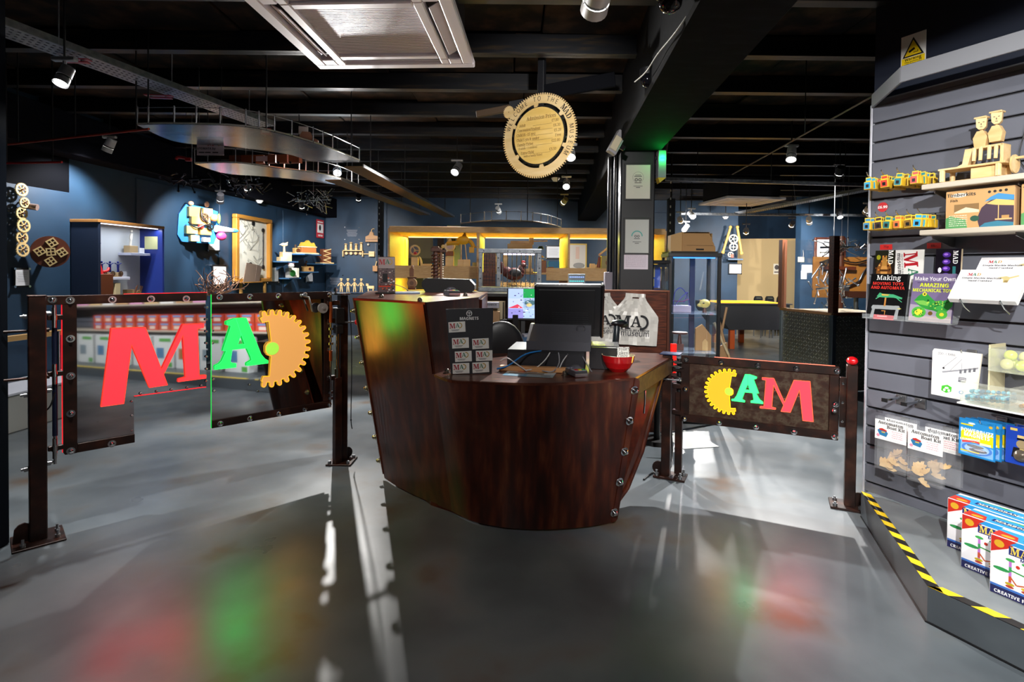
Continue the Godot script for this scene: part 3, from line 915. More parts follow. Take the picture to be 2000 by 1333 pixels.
	lit_text(t3, "letter_sign", ca, "3fe68a", 1.0, 0.003, "30ff70", "glowing green letter A")
	var cm := outline(c, [1032, 238, 1230, 252, 1410, 662, 1570, 285, 1845, 305, 1900, 990, 1720, 970, 1665, 450, 1510, 830, 1350, 815, 1395, 712, 1225, 365, 1195, 740, 1260, 755, 1258, 780, 995, 757, 997, 728, 1060, 730, 1095, 285, 1032, 272], 1370, 710, 8.696)
	lit_text(t3, "letter_sign", cm, "ff3a48", 1.0, 0.003, "ff5a30", "glowing red letter M")
	var sp5 := []
	for q in [[352, 218], [592, 238], [842, 260], [1105, 280], [1385, 297], [348, 420], [340, 622], [578, 650], [830, 678], [1090, 712], [1368, 745], [1375, 523]]:
		var k := local(c, 1240 + q[0] / 3.509, 640 + q[1] / 3.509)
		sp5.append(Vector2(k.x, k.y))
	bolts(t3.get_node("top_bar"), sp5, 0.014, 0.014)
	var sp6 := []
	for q in [[787, 410], [1243, 465], [1408, 592], [1650, 560]]:
		var k := local(c, 1370 + q[0] / 8.696, 710 + q[1] / 8.696)
		sp6.append(Vector2(k.x, k.y))
	bolts(t3, sp6, 0.003, 0.0045)
	part("glowing_edge", sh().box(Vector3(0.62, 0.8085, 0.002), Vector3(0.66, 0.003, 0.008)), glow("ff7a60", 0.8), t3)
	part("latch_peg", sh().cyl(Vector3(0.947, 0.56, 0.02), Vector3(0.947, 0.56, 0.06), 0.009, 0.009, 10).ball(Vector3(0.947, 0.56, 0.062), Vector3.ONE * 0.013), steel, t3)
	soft_light(t3, Vector3(0.72, 0.6, 0.012), Vector2(0.3, 0.2), "ff3a48", 0.16)
	soft_light(t3, Vector3(0.5, 0.6, 0.012), Vector2(0.12, 0.14), "3fe68a", 0.08)
	soft_light(t3, Vector3(0.33, 0.6, 0.012), Vector2(0.12, 0.24), "ffa818", 0.06)
	var p2 := thing("gate_post", "square steel gate post at the counter's right corner", "post", c, "gate posts")
	part("post", sh().box(Vector3(0.0, 0.405, 0), Vector3(0.055, 0.79, 0.055), 0.003).box(Vector3(0.075, 0.29, -0.03), Vector3(0.045, 0.54, 0.045), 0.003), rust_dark, p2)
	part("foot_plate", sh().box(Vector3(0.03, 0.006, 0), Vector3(0.2, 0.012, 0.14), 0.002), rust_dark, p2)
	part("table_bracket", sh().box(Vector3(0.02, 0.807, -0.02), Vector3(0.13, 0.008, 0.12), 0.002), mt("2b3a5c", 0.3, 0.6), p2)
	part("hinge_tube", sh().cyl(Vector3(0.075, 0.40, -0.03), Vector3(0.075, 0.78, -0.03), 0.02, 0.02, 12), black, p2)
	for y in [0.43, 0.60, 0.71]:
		part("hinge_arm", sh().box(Vector3(0.075, y, -0.01), Vector3(0.08, 0.03, 0.05), 0.005), rust_dark, p2)
	for y in [0.66, 0.73, 0.76]:
		part("lock_nut", sh().cyl(Vector3(0.05, y, 0.02), Vector3(0.085, y, 0.03), 0.012, 0.012, 6).cyl(Vector3(0.03, y, 0.01), Vector3(0.10, y, 0.03), 0.006, 0.006, 8), chrome, p2)
	part("stop_ball", sh().ball(Vector3(-0.052, 0.648, 0.04), Vector3.ONE * 0.026), mt("c21018", 0.18, 0.0, 0.8), p2)
	part("stop_rod", sh().cyl(Vector3(-0.05, 0.648, 0.04), Vector3(0.085, 0.645, 0.03), 0.006, 0.006, 8).ball(Vector3(0.088, 0.645, 0.03), Vector3.ONE * 0.01), steel, p2)
	for q in [[-0.05, 0.05], [0.1, 0.05], [0.11, -0.03]]:
		part("anchor_bolt", sh().cyl(Vector3(q[0], 0.012, q[1]), Vector3(q[0], 0.05, q[1]), 0.008, 0.008, 8).cyl(Vector3(q[0], 0.012, q[1]), Vector3(q[0], 0.03, q[1]), 0.014, 0.014, 6), steel, p2)
	part("gusset", sh().cyl(Vector3(-0.045, 0.05, -0.006), Vector3(-0.045, 0.05, 0.006), 0.042, 0.042, 18), rust_dark, p2)
	var e := 1.035
	var p3 := thing("gate_post", "square steel gate post with a red ball on top, by the slat wall", "post", c, "gate posts")
	part("post", sh().box(Vector3(e, 0.415, 0), Vector3(0.055, 0.81, 0.055), 0.003), rust_dark, p3)
	part("top_ball", sh().ball(Vector3(e, 0.845, 0), Vector3(0.03, 0.025, 0.03)), mt("d0121a", 0.16, 0.0, 0.9), p3)
	part("stop_plate", sh().box(Vector3(e - 0.04, 0.6, -0.012), Vector3(0.035, 0.29, 0.02), 0.002), rust_dark, p3)
	part("foot_plate", sh().box(Vector3(e - 0.02, 0.006, 0), Vector3(0.16, 0.012, 0.15), 0.002), rust_dark, p3)
	for q in [[-0.075, 0.05], [-0.07, -0.04], [0.05, 0.05]]:
		part("anchor_bolt", sh().cyl(Vector3(e + q[0], 0.012, q[1]), Vector3(e + q[0], 0.035, q[1]), 0.007, 0.007, 8).cyl(Vector3(e + q[0], 0.012, q[1]), Vector3(e + q[0], 0.026, q[1]), 0.013, 0.013, 6), steel, p3)
	for y in [0.49, 0.6, 0.71]:
		part("bolt", bolt_mesh(0.006), chrome, p3, tf(Vector3(e - 0.043, y, 0.0)))
	part("gusset", sh().cyl(Vector3(e + 0.045, 0.05, -0.006), Vector3(e + 0.045, 0.05, 0.006), 0.042, 0.042, 18), rust_dark, p3)

# ---------------------------------------------------------------- reception counter
const BASE := [[-0.80, 3.465], [-0.693, 3.338], [-0.575, 3.22], [-0.45, 3.108], [-0.32, 3.0], [-0.205, 2.887], [-0.08, 2.83], [0.013, 2.806], [0.15, 2.795], [0.278, 2.806], [0.42, 2.835], [0.543, 2.886]]
const RIM := [[-0.922, 3.2], [-0.775, 3.12], [-0.645, 3.038], [-0.542, 2.962], [-0.457, 2.88], [-0.30, 2.76], [-0.12, 2.735], [0.0, 2.72], [0.13, 2.716], [0.26, 2.735], [0.45, 2.79], [0.654, 2.88]]
const LOW := 0.785
const HIGH := 1.172

func build_counter() -> void:
	var base := []
	var rim := []
	for q in BASE:
		base.append(Vector3(q[0], 0.012, -q[1]))
	for i in RIM.size():
		rim.append(Vector3(RIM[i][0], HIGH if i <= 4 else LOW, -RIM[i][1]))
	var low_at_step: Vector3 = base[4].lerp(rim[4], (LOW - 0.012) / (HIGH - 0.012))
	var hb := smooth(base.slice(0, 5), 6)
	var hr := smooth(rim.slice(0, 5), 6)
	var lb := smooth(base.slice(4), 6)
	var lr := smooth([low_at_step] + rim.slice(5), 6)
	var t := thing("reception_counter", "big rust brown steel reception counter with curved leaning front and domed bolts", "counter")
	var fb: Array = hb + lb.slice(1)
	var s := sh()
	for pair in [[hb, hr], [lb, lr]]:
		var b: Array = pair[0]
		var r: Array = pair[1]
		var nm := []
		for i in b.size():
			var d: Vector3 = b[mini(i + 1, b.size() - 1)] - b[maxi(i - 1, 0)]
			nm.append((r[i] - b[i]).cross(d).normalized())
			if nm[i].z < 0:
				nm[i] = -nm[i]
		for i in b.size() - 1:
			s.quad(b[i], b[i + 1], r[i + 1], r[i], nm[i], nm[i + 1], nm[i + 1], nm[i])
			var o0: Vector3 = -nm[i] * 0.008
			var o1: Vector3 = -nm[i + 1] * 0.008
			s.quad(b[i] + o0, b[i + 1] + o1, r[i + 1] + o1, r[i] + o0, -nm[i], -nm[i + 1], -nm[i + 1], -nm[i])
	part("front_sheet", s, rust, t)
	# rounded right edge of the sheet hangs past the corner
	var e0: Vector3 = lb[-1]
	var e1: Vector3 = lr[-1]
	var dir: Vector3 = (lr[-1] - lr[-2]).normalized()
	var ef := Transform3D(Basis(dir, (e1 - e0).normalized(), dir.cross((e1 - e0).normalized())), e0)
	var le := (e1 - e0).length()
	part("corner_sheet", sh().at(ef).prism(v2([-0.002, 0, 0.02, 0.0, 0.032, 0.014, 0.036, le - 0.05, 0.032, le - 0.022, 0.02, le - 0.006, -0.002, le]), -0.004, 0.004), rust, t)
	for k in 5:
		part("bolt", bolt_mesh(0.018), chrome, t, Transform3D(ef.basis, ef * Vector3(0.004 if k else 0.0, 0.055 + k * 0.165, 0.004)))
	# left flange with bolts
	var f0: Vector3 = hb[0]
	var f1: Vector3 = hr[0]
	var back_dir := Vector3(-0.35, 0, -1).normalized()
	var ff := Transform3D(Basis(back_dir, (f1 - f0).normalized(), back_dir.cross((f1 - f0).normalized())), f0)
	var lf := (f1 - f0).length()
	part("side_flange", sh().at(ff).prism(v2([0, 0.03, 0.05, 0.035, 0.075, 0.06, 0.08, lf, 0, lf]), -0.006, 0.006), rust, t)
	for k in 7:
		part("bolt", bolt_mesh(0.016), mt("a89f7d", 0.2, 0.9), t, Transform3D(Basis(Vector3.UP, -1.2), ff * Vector3(0.055, 0.11 + k * 0.168, -0.008)))
	# worktops
	var lp := []
	for q in lr:
		lp.append(Vector2(q.x, q.z))
	lp.append_array([Vector2(1.07, -3.62), Vector2(1.0, -3.75), Vector2(-0.1, -3.9), Vector2(-0.2, -3.46)])
	var flat := Transform3D(Basis(Vector3.RIGHT, Vector3(0, 0, 1), Vector3.UP), Vector3.ZERO)
	var top_mat := noisy("rust_top", noise_tex(62, 0.012, [[0.0, "3a1c14"], [0.5, "54291c"], [0.7, "6b3b28"], [1.0, "7d5036"]], 512, 5), Vector3(0.8, 2.0, 2.4), 0.28, 0.4)
	part("worktop", sh().at(Transform3D(flat.basis, Vector3(0, LOW, 0))).prism(lp, -0.012, 0.0), top_mat, t)
	var hp := []
	for q in hr:
		hp.append(Vector2(q.x, q.z))
	hp.append_array([Vector2(-0.209, -3.46), Vector2(-0.19, -4.3), Vector2(-1.12, -4.3)])
	part("raised_top", sh().at(Transform3D(flat.basis, Vector3(0, HIGH, 0))).prism(hp, -0.012, 0.0), top_mat, t)
	var st0 := low_at_step
	var st1: Vector3 = hr[-1]
	var st2 := Vector3(-0.209, HIGH, -3.46)
	var st3 := Vector3(-0.19, LOW, -3.43)
	part("step_panel", sh().face([st0, st3, st2, st1]).face([st0 + Vector3(-0.01, 0, 0), st3 + Vector3(-0.01, 0, 0), st2 + Vector3(-0.01, -0.012, 0), st1 + Vector3(-0.01, -0.012, 0)]), rust, t)
	part("inner_panel", sh().box(Vector3(-0.5, 0.58, -4.28), Vector3(0.6, 1.15, 0.02)).face([Vector3(-0.78, 0, -3.62), Vector3(-0.78, 0, -4.25), Vector3(-1.04, 1.16, -4.27), Vector3(-0.91, 1.16, -3.3)], Vector3(-1, 0, 0)).box(Vector3(-0.2, 0.58, -3.9), Vector3(0.02, 1.15, 0.78)), rust, t)
	# right side: apron, dark hollow and leaning back rail
	var a0 := Vector3(0.66, LOW - 0.012, -2.9)
	var a1 := Vector3(1.065, LOW - 0.012, -3.6)
	var ad := (a1 - a0).normalized()
	part("side_apron", sh().at(wall_frame(a0, -ad)).box(Vector3(-(a1 - a0).length() / 2, -0.045, 0.0), Vector3((a1 - a0).length(), 0.09, 0.01), 0.002), noisy("brass_rust", noise_tex(63, 0.02, [[0.0, "20120a"], [0.5, "3a2614"], [1.0, "54401f"]], 256, 4), Vector3(1, 4, 4), 0.65, 0.05), t)
	part("rear_sheet", sh().face([Vector3(0.6, 0.02, -3.08), Vector3(0.68, 0.08, -3.17), Vector3(0.80, 0.25, -3.32), Vector3(0.88, 0.45, -3.42), Vector3(1.0, 0.76, -3.55), Vector3(-0.19, 0.76, -3.78), Vector3(-0.2, 0.02, -3.4)]), rust, t)
	part("inner_wall", sh().face([Vector3(-0.2, 0.02, -2.95), Vector3(-0.2, 0.02, -3.4), Vector3(-0.19, 0.76, -3.78), Vector3(-0.22, 0.76, -2.85)], Vector3(1, 0, 0)), rust, t)
	part("back_rail", sh().tube([Vector3(0.6, 0.03, -3.08), Vector3(0.68, 0.08, -3.17), Vector3(0.80, 0.25, -3.32), Vector3(0.88, 0.45, -3.42), Vector3(1.0, 0.74, -3.56)], 0.018, 4), rust, t)
	part("skirting", sh().at(flat).prism(v2([-0.72, -3.5, -0.45, -3.1, -0.2, -2.93, 0.0, -2.86, 0.28, -2.86, 0.5, -2.93, 0.55, -3.2, -0.3, -3.6]), 0.0, 0.02), rust, t)
	# bolts standing on the tops
	for spot in [[745, 582, HIGH], [820, 590, HIGH], [909, 579, HIGH], [873, 729, LOW], [1103, 733, LOW]]:
		var p := at_y(spot[0], spot[1], spot[2])
		part("dome_nut", bolt_mesh(0.016), mt("8a8378", 0.25, 0.9), t, Transform3D(Basis(Vector3.RIGHT, -PI / 2), p))
	part("chain", sh().tube([Vector3(0.705, 0.72, -2.87), Vector3(0.705, 0.66, -2.868), Vector3(0.70, 0.60, -2.865)], 0.005, 6), chrome, t)
	var cord := thing("floor_cable", "black cable lying on the floor behind the counter's right corner", "cable")
	part("cable", sh().tube(smooth([Vector3(0.86, 0.006, -3.5), Vector3(0.95, 0.006, -3.62), Vector3(1.08, 0.006, -3.7), Vector3(1.16, 0.02, -3.9), Vector3(1.2, 0.3, -4.1)]), 0.006), black, cord)

# ---------------------------------------------------------------- slat wall and the goods on it
const ORD := ["first", "second", "third", "fourth", "fifth", "sixth", "seventh", "eighth", "ninth", "tenth", "eleventh", "twelfth", "thirteenth", "fourteenth"]

func on_slat(s: float, y: float, n: float, yaw := 0.0, pitch := 0.0, roll := 0.0) -> Transform3D:
	return slat * tf(Vector3(s, y, n), yaw, pitch, roll)

func boards(parent: Node, s0: float, s1: float, m: Material, y_top := 2.27) -> void:
	for k in 21:
		var y0 := maxf(0.14, 0.198 + (k - 1) * 0.1035)
		var y1 := minf(0.198 + k * 0.1035, y_top)
		part("board", sh().box(Vector3((s0 + s1) / 2, (y0 + y1) / 2, -0.011), Vector3(s1 - s0, y1 - y0 - 0.011, 0.022), 0.003), m, parent)

func price_dot(t: Transform3D, words: String, label: String) -> void:
	var o := thing("price_sticker", label, "sticker", t)
	part("disc", sh().cyl(Vector3.ZERO, Vector3(0, 0, 0.001), 0.026, 0.026, 24), mt("b8121c", 0.5), o)
	text(o, words, 0.02, Vector3(0, 0, 0.0014), white, "sans_bold")

func hook(t: Transform3D, length: float, label: String, group: String) -> void:
	var o := thing("display_hook", label, "hook", t, group)
	part("back_clip", sh().box(Vector3(0, 0, 0.005), Vector3(0.04, 0.034, 0.01), 0.002), steel, o)
	part("prong", sh().tube([Vector3(0, 0, 0.006), Vector3(0, 0, length * 0.9), Vector3(0, 0.012, length), Vector3(0, 0.024, length + 0.006)], 0.003, 6), chrome, o)

func mini_box(t: Transform3D, hue: String, label: String, group: String) -> void:
	var key := "mini" + hue
	if not cache.has(key):
		cache[key] = sh().box(Vector3(0, -0.04, 0), Vector3(0.036, 0.04, 0.024), 0.002).mesh()
		cache["mini_front"] = sh().card(0.03, 0.033, 0.0125).mesh()
		cache["mini_tag"] = sh().box(Vector3(0, -0.008, 0), Vector3(0.03, 0.022, 0.0016)).mesh()
		cache["mini_hole"] = sh().box(Vector3(0, -0.042, 0.0128), Vector3(0.014, 0.016, 0.001)).mesh()
	var o := thing("mini_puzzle", label, "puzzle", t, group)
	var cs := part("case", cache[key], mt("e0b52c", 0.5), o)
	part("front_card", cache["mini_front"], mt(hue, 0.5), cs, tf(Vector3(0, -0.04, 0)))
	part("window", cache["mini_hole"], black, cs)
	var hc := part("header_card", cache["mini_tag"], mt("d8c038", 0.5), o)
	part("header_print", sh().card(0.024, 0.012, 0.001).mesh(), mt(hue, 0.5), hc, tf(Vector3(0, -0.008, 0)))

func build_slat_wall() -> void:
	var w := struct("wall_shop", sh().box(Vector3(0.62, 1.21, -0.031), Vector3(1.25, 2.12, 0.016)), mt("2a2b30", 0.6), "grey slatted shop display wall with horizontal grooves", "wall", slat)
	boards(w, 0.0, 1.25, grey_slat)
	part("end_trim", sh().box(Vector3(-0.006, 1.2, -0.018), Vector3(0.012, 2.14, 0.045), 0.003), mt("b8bac4", 0.35, 0.3), w)
	part("bulkhead", sh().box(Vector3(0.65, 2.61, -0.06), Vector3(1.3, 0.68, 0.1)), mt("131a29", 0.5), w)
	var lid := Transform3D(slat.basis * Basis(Vector3.RIGHT, -PI / 2), slat.origin)
	var pel := struct("trim_canopy", sh().at(Transform3D(Basis(Vector3.RIGHT, -PI / 2), Vector3(0, 2.262, 0))).prism(v2([0.0, 0.0, 0.0, 0.001, 0.30, -0.30, 1.25, -0.30, 1.25, 0.0]), 0.0, 0.03), mt("6b6d72", 0.5), "grey mitred canopy board along the top of the slat wall", "canopy", slat)
	part("lip", sh().box(Vector3(0.775, 2.29, 0.305), Vector3(0.95, 0.075, 0.012), 0.002).at(Transform3D(Basis(Vector3.UP, -PI / 4), Vector3(0.15, 2.29, 0.152))).box(Vector3(0, 0, 0), Vector3(0.43, 0.075, 0.012), 0.002), mt("7a7c82", 0.5), pel)
	# plinth with hazard tape
	var pf := slat.affine_inverse()
	var c0 := pf * at_y(1676, 985, 0.14)
	var c1 := pf * at_y(1812, 1146, 0.14)
	c0 = Vector3(-0.005, 0.14, 0.02)
	var p := thing("display_plinth", "low grey plinth with hazard tape under the slat wall", "plinth", slat)
	var up := Transform3D(Basis(Vector3.RIGHT, -PI / 2), Vector3.ZERO)
	part("body", sh().at(up).prism([Vector2(c0.x, -c0.z), Vector2(c1.x, -c1.z), Vector2(1.3, -c1.z), Vector2(1.3, 0.0), Vector2(0, 0)], 0.0, 0.138), noisy("plinth", noise_tex(71, 0.01, [[0.0, "3a3f44"], [0.6, "454b50"], [1.0, "51585d"]], 256, 4), Vector3(1, 1, 1), 0.35), p)
	part("top_sheet", sh().at(up).prism([Vector2(c0.x + 0.02, -c0.z + 0.01), Vector2(c1.x + 0.02, -c1.z + 0.03), Vector2(1.3, -c1.z + 0.03), Vector2(1.3, -0.002), Vector2(0.01, -0.002)], 0.1382, 0.140), noisy("plinth_top", noise_tex(72, 0.012, [[0.0, "6a7175"], [0.6, "767d80"], [1.0, "858b8d"]], 256, 4), Vector3(1, 1, 1), 0.4), p)
	var yel := mt("e8c81c", 0.45)
	var a := Vector2(c0.x, c0.z)
	var b := Vector2(c1.x, c1.z)
	var dl := (b - a) / 16.0
	var iw := Vector2(0.042, -0.012)
	for k in 16:
		var q0 := a + dl * k
		var q1 := a + dl * (k + 1)
		var sk := dl * 0.25
		var poly := [q0, q1, q1 + iw + sk, q0 + iw + sk]
		for i in 4:
			poly[i] = Vector2(poly[i].x, -poly[i].y)
		part("tape_stripe", sh().at(up).prism(poly, 0.1402, 0.1412), yel if k % 2 == 0 else black, p)
	for k in 8:
		var q0 := b + Vector2(0.07 * k, 0)
		var q1 := q0 + Vector2(0.07, 0)
		var poly2 := [Vector2(q0.x, -q0.y), Vector2(q1.x, -q1.y), Vector2(q1.x + 0.03, -q1.y + 0.042), Vector2(q0.x + 0.03, -q0.y + 0.042)]
		part("tape_stripe", sh().at(up).prism(poly2, 0.1402, 0.1412), yel if k % 2 == 0 else black, p)
	part("kick_seam", sh().at(up).prism([Vector2(c0.x, -c0.z - 0.004), Vector2(c1.x - 0.004, -c1.z - 0.006), Vector2(1.3, -c1.z - 0.006), Vector2(1.3, -c1.z), Vector2(c1.x, -c1.z), Vector2(c0.x, -c0.z)], 0.0, 0.006), black, p)
	# warning sign
	var ws := thing("warning_sign", "white and yellow camera warning sign above the slat wall", "sign", slat * Transform3D(Basis.IDENTITY, local(slat, 1784, 98, -0.008)))
	part("board", sh().box(Vector3.ZERO, Vector3(0.116, 0.168, 0.003)), mt("dcdcd8", 0.4), ws)
	part("triangle", sh().prism(v2([-0.05, -0.03, 0.05, -0.03, 0.0, 0.068]), 0.0016, 0.0022), black, ws)
	part("yellow_field", sh().prism(v2([-0.039, -0.0235, 0.039, -0.0235, 0.0, 0.053]), 0.0022, 0.0028), mt("e0c010", 0.45), ws)
	part("camera_mark", sh().at(tf(Vector3(-0.006, 0.002, 0), 0, 0, 0.5)).box(Vector3(0, 0, 0.003), Vector3(0.03, 0.011, 0.0006)).at(tf(Vector3(0.012, -0.012, 0))).box(Vector3(0, 0, 0.003), Vector3(0.022, 0.0025, 0.0006)).box(Vector3(0.01, 0.004, 0.003), Vector3(0.0025, 0.012, 0.0006)), black, ws)
	part("yellow_panel", sh().box(Vector3(0, -0.056, 0.0018), Vector3(0.108, 0.046, 0.0006)), mt("e0c010", 0.45), ws)
	text(ws, "Warning", 0.019, Vector3(0, -0.043, 0.0026), black, "sans_bold")
	text(ws, "These premises are", 0.0085, Vector3(0, -0.056, 0.0026), black, "sans_bold")
	text(ws, "under 24 hour CCTV", 0.0085, Vector3(0, -0.065, 0.0026), black, "sans_bold")
	text(ws, "surveillance", 0.0085, Vector3(0, -0.074, 0.0026), black, "sans_bold")
	# shelves
	var shelf_mat := mt("b9b0a0", 0.5)
	for q in [[1.765, 0.372, "cream shelf carrying the wooden couple automaton"], [1.553, 0.368, "cream shelf carrying the brown kit boxes"]]:
		var o := thing("shop_shelf", q[2], "shelf", slat, "cream shelves on the slat wall")
		part("board", sh().box(Vector3(q[1] + 0.44, q[0] - 0.012, 0.128), Vector3(0.88, 0.024, 0.25), 0.003), shelf_mat, o)
		for x in [0.03, 0.337]:
			part("bracket", sh().prism(v2([0, 0, 0.2, 0, 0.2, -0.014, 0.02, -0.05, 0, -0.05]), -0.002, 0.002), steel, o, Transform3D(Basis(Vector3(0, 0, 1), Vector3.UP, Vector3(-1, 0, 0)), Vector3(q[1] + x, q[0] - 0.025, 0.0)))
	build_couple()
	build_kit_boxes()
	# miniature puzzles on hooks
	var hues := ["2c9cc8", "c8402c", "2a7d86", "d85048", "3c86b4", "3a2a2c", "1f6f6c", "d86a2c", "7a5a20"]
	var rows := [[1.845, 4, 0.118, 7, "upper"], [1.636, 6, 0.098, 5, "lower"]]
	for r in 2:
		for k in rows[r][1]:
			var s: float = 0.10 + k * (0.072 if r == 0 else 0.048)
			hook(on_slat(s, rows[r][0], 0.0), 0.21, "chrome hook, %s from the wall end, in the %s row of puzzles" % [ORD[k], rows[r][4]], "puzzle hooks")
			for d in rows[r][3]:
				var hue: String = hues[(k + r * 4) % hues.size()] if d < 2 else hues[(k * 3 + d + r) % hues.size()]
				var t := on_slat(s + 0.004 * sin(d * 2.3 + k), float(rows[r][0]) - 0.004, 0.195 - d * 0.026, 0.12 * sin(k * 1.7 + d), 0, 0.1 * sin(k * 2.1 + d * 1.3))
				var shade: String = {"2c9cc8": "blue", "c8402c": "red", "2a7d86": "teal", "d85048": "pink", "3c86b4": "blue", "3a2a2c": "brown", "1f6f6c": "teal", "d86a2c": "orange", "7a5a20": "ochre"}[hue]
				mini_box(t, hue, "%s miniature boxed puzzle, %s from the front on the %s hook of the %s row" % [shade, ORD[d], ORD[k], rows[r][4]], "miniature puzzles on hooks")
	price_dot(on_slat(0.063, 1.706, 0.0005), "£6.99", "round red price sticker between the two rows of puzzles")
	var flag := 0
	for q in [[0.085, 1.49, "75p"], [0.31, 1.49, "£6.-"]]:
		var o := thing("price_label", ["red price label above the wooden gear magazine", "red price label above the purple magazine"][flag], "label", on_slat(q[0], q[1], 0.001))
		part("label_card", sh().box(Vector3.ZERO, Vector3(0.062, 0.028, 0.001)), mt("c8201c", 0.5), o)
		text(o, q[2], 0.016, Vector3(0, 0, 0.0009), mt("6a0c10", 0.5), "sans_bold")
		flag += 1
	build_books()
	build_lower_goods()

func build_couple() -> void:
	var t := thing("wooden_automaton", "pale wooden automaton of a seated couple on a slatted bench", "automaton", on_slat(0.53, 1.765, 0.13))
	var w := ply
	part("base_board", sh().box(Vector3(0, 0.006, 0), Vector3(0.23, 0.012, 0.1), 0.002), w, t)
	part("deck", sh().box(Vector3(0, 0.068, 0), Vector3(0.25, 0.009, 0.11), 0.002), w, t)
	for q in [[-0.11, 0.045], [-0.11, -0.045], [0.1, 0.045], [0.1, -0.045]]:
		part("leg", sh().cyl(Vector3(q[0], 0.012, q[1]), Vector3(q[0], 0.064, q[1]), 0.011, 0.011, 12), w, t)
	part("gear_box", sh().box(Vector3(0.045, 0.038, 0), Vector3(0.1, 0.05, 0.07), 0.002), w, t)
	part("crank_wheel", sh().cyl(Vector3(0.135, 0.06, 0), Vector3(0.142, 0.06, 0), 0.04, 0.04, 18).cyl(Vector3(0.142, 0.085, 0), Vector3(0.17, 0.085, 0), 0.006, 0.006, 8), w, t)
	part("bench_side", sh().box(Vector3(0.105, 0.11, 0), Vector3(0.012, 0.085, 0.07), 0.002).box(Vector3(0.06, 0.148, 0.0), Vector3(0.1, 0.01, 0.07), 0.002), w, t)
	part("ramp", sh().prism(v2([-0.07, 0.072, -0.02, 0.072, 0.0, 0.15, -0.03, 0.15, -0.04, 0.085]), -0.03, 0.03), w, t)
	for k in 2:
		var x := 0.018 + k * 0.055
		var y := 0.012 * k
		part("leg", sh().cyl(Vector3(x - 0.012, 0.15, 0.03), Vector3(x - 0.012, 0.09, 0.035), 0.008, 0.007, 8).cyl(Vector3(x + 0.012, 0.15, 0.03), Vector3(x + 0.012, 0.09, 0.035), 0.008, 0.007, 8), w, t)
		part("torso", sh().at(tf(Vector3(x, 0.195 + y, 0.0))).prism(v2([-0.02, -0.04, 0.02, -0.04, 0.026, 0.0, 0.012, 0.03, -0.012, 0.03, -0.026, 0.0]), -0.016, 0.016), w, t)
		part("neck", sh().cyl(Vector3(x, 0.222 + y, 0), Vector3(x, 0.235 + y, 0), 0.006, 0.006, 8), w, t)
		var hd := part("head", sh().at(tf(Vector3(x, 0.257 + y, 0), 0.25)).prism(v2([-0.017, -0.014, -0.008, -0.026, 0.008, -0.026, 0.017, -0.014, 0.019, 0.024, -0.019, 0.024]), -0.016, 0.016), w, t)
		part("hat", sh().box(Vector3(x, 0.285 + y, 0), Vector3(0.046, 0.008, 0.04), 0.002), w, t)
		part("face_print", sh().at(tf(Vector3(x, 0.257 + y, 0), 0.25)).box(Vector3(-0.008, 0.006, 0.0164), Vector3(0.006, 0.003, 0.0006)).box(Vector3(0.008, 0.006, 0.0164), Vector3(0.006, 0.003, 0.0006)).box(Vector3(0, -0.014, 0.0164), Vector3(0.009, 0.0025, 0.0006)).box(Vector3(0, -0.003, 0.0164), Vector3(0.003, 0.008, 0.0006)), mt("5a3a28", 0.6), hd)
	var cable := thing("power_cable", "thin black cable hanging down the slat wall behind the couple", "cable", slat)
	part("cable", sh().tube(smooth([Vector3(0.70, 2.26, 0.01), Vector3(0.68, 2.1, 0.012), Vector3(0.655, 1.98, 0.01), Vector3(0.64, 1.86, 0.012), Vector3(0.70, 1.78, 0.03)]), 0.0025), black, cable)

func build_kit_boxes() -> void:
	var pc := Pic.new(384, 264, col("b78f5c"))
	pc.poly(v2([250, 90, 300, 60, 384, 70, 384, 264, 200, 264, 185, 200, 210, 130]), col("3c2c3c"))
	pc.poly(v2([225, 90, 290, 78, 330, 88, 384, 92, 384, 60, 300, 40, 260, 60]), col("3a7fae"))
	pc.poly(v2([235, 105, 290, 78, 384, 96, 384, 130, 290, 118]), col("d9ab62"))
	pc.poly(v2([195, 264, 230, 235, 300, 225, 384, 240, 384, 264]), col("2f6f86"))
	pc.rect(300, 110, 5, 110, col("d2a968")).rect(285, 210, 90, 10, col("caa06a")).rect(320, 190, 40, 20, col("a9824c"))
	pc.rect(50, 95, 145, 62, col("7d6038")).poly(v2([52, 150, 120, 118, 195, 140, 195, 157, 52, 157]), col("d2c6a4"))
	pc.poly(v2([0, 190, 30, 175, 120, 205, 130, 264, 0, 264]), col("4a8a50"))
	pc.rows(20, 172, 110, 14, 6, 4, col("e6e0cc"), rng).disc(172, 200, 26, 20, col("1f4a38"))
	pc.disc(252, 26, 9, 9, col("1c1c1c")).disc(282, 25, 9, 9, col("1c1c1c")).disc(312, 24, 9, 9, col("1c1c1c")).disc(342, 23, 9, 9, col("1c1c1c"))
	pc.disc(80, 30, 50, 14, col("e8e2d4"))
	var pm := pc.mat(0.55)
	var i := 0
	for q in [[0.575, "brown kit box with a wooden fish picture on the lower shelf"], [0.845, "second brown kit box, cut off at the picture's edge"]]:
		var t := thing("kit_box", q[1], "box", on_slat(q[0], 1.553, 0.17), "brown kit boxes")
		part("carton", sh().box(Vector3(0, 0.086, 0), Vector3(0.25, 0.172, 0.07), 0.003), card_brown, t)
		part("front_print", sh().card(0.246, 0.168, 0.0356), pm, t, tf(Vector3(0, 0.086, 0)))
		text(t, "Timberkits", 0.021, Vector3(-0.065, 0.153, 0.0362), mt("33302c", 0.5), "sans_bold")
		text(t, "Fish", 0.015, Vector3(-0.092, 0.128, 0.0362), mt("3c2a1c", 0.5), "sans_bold")
		i += 1

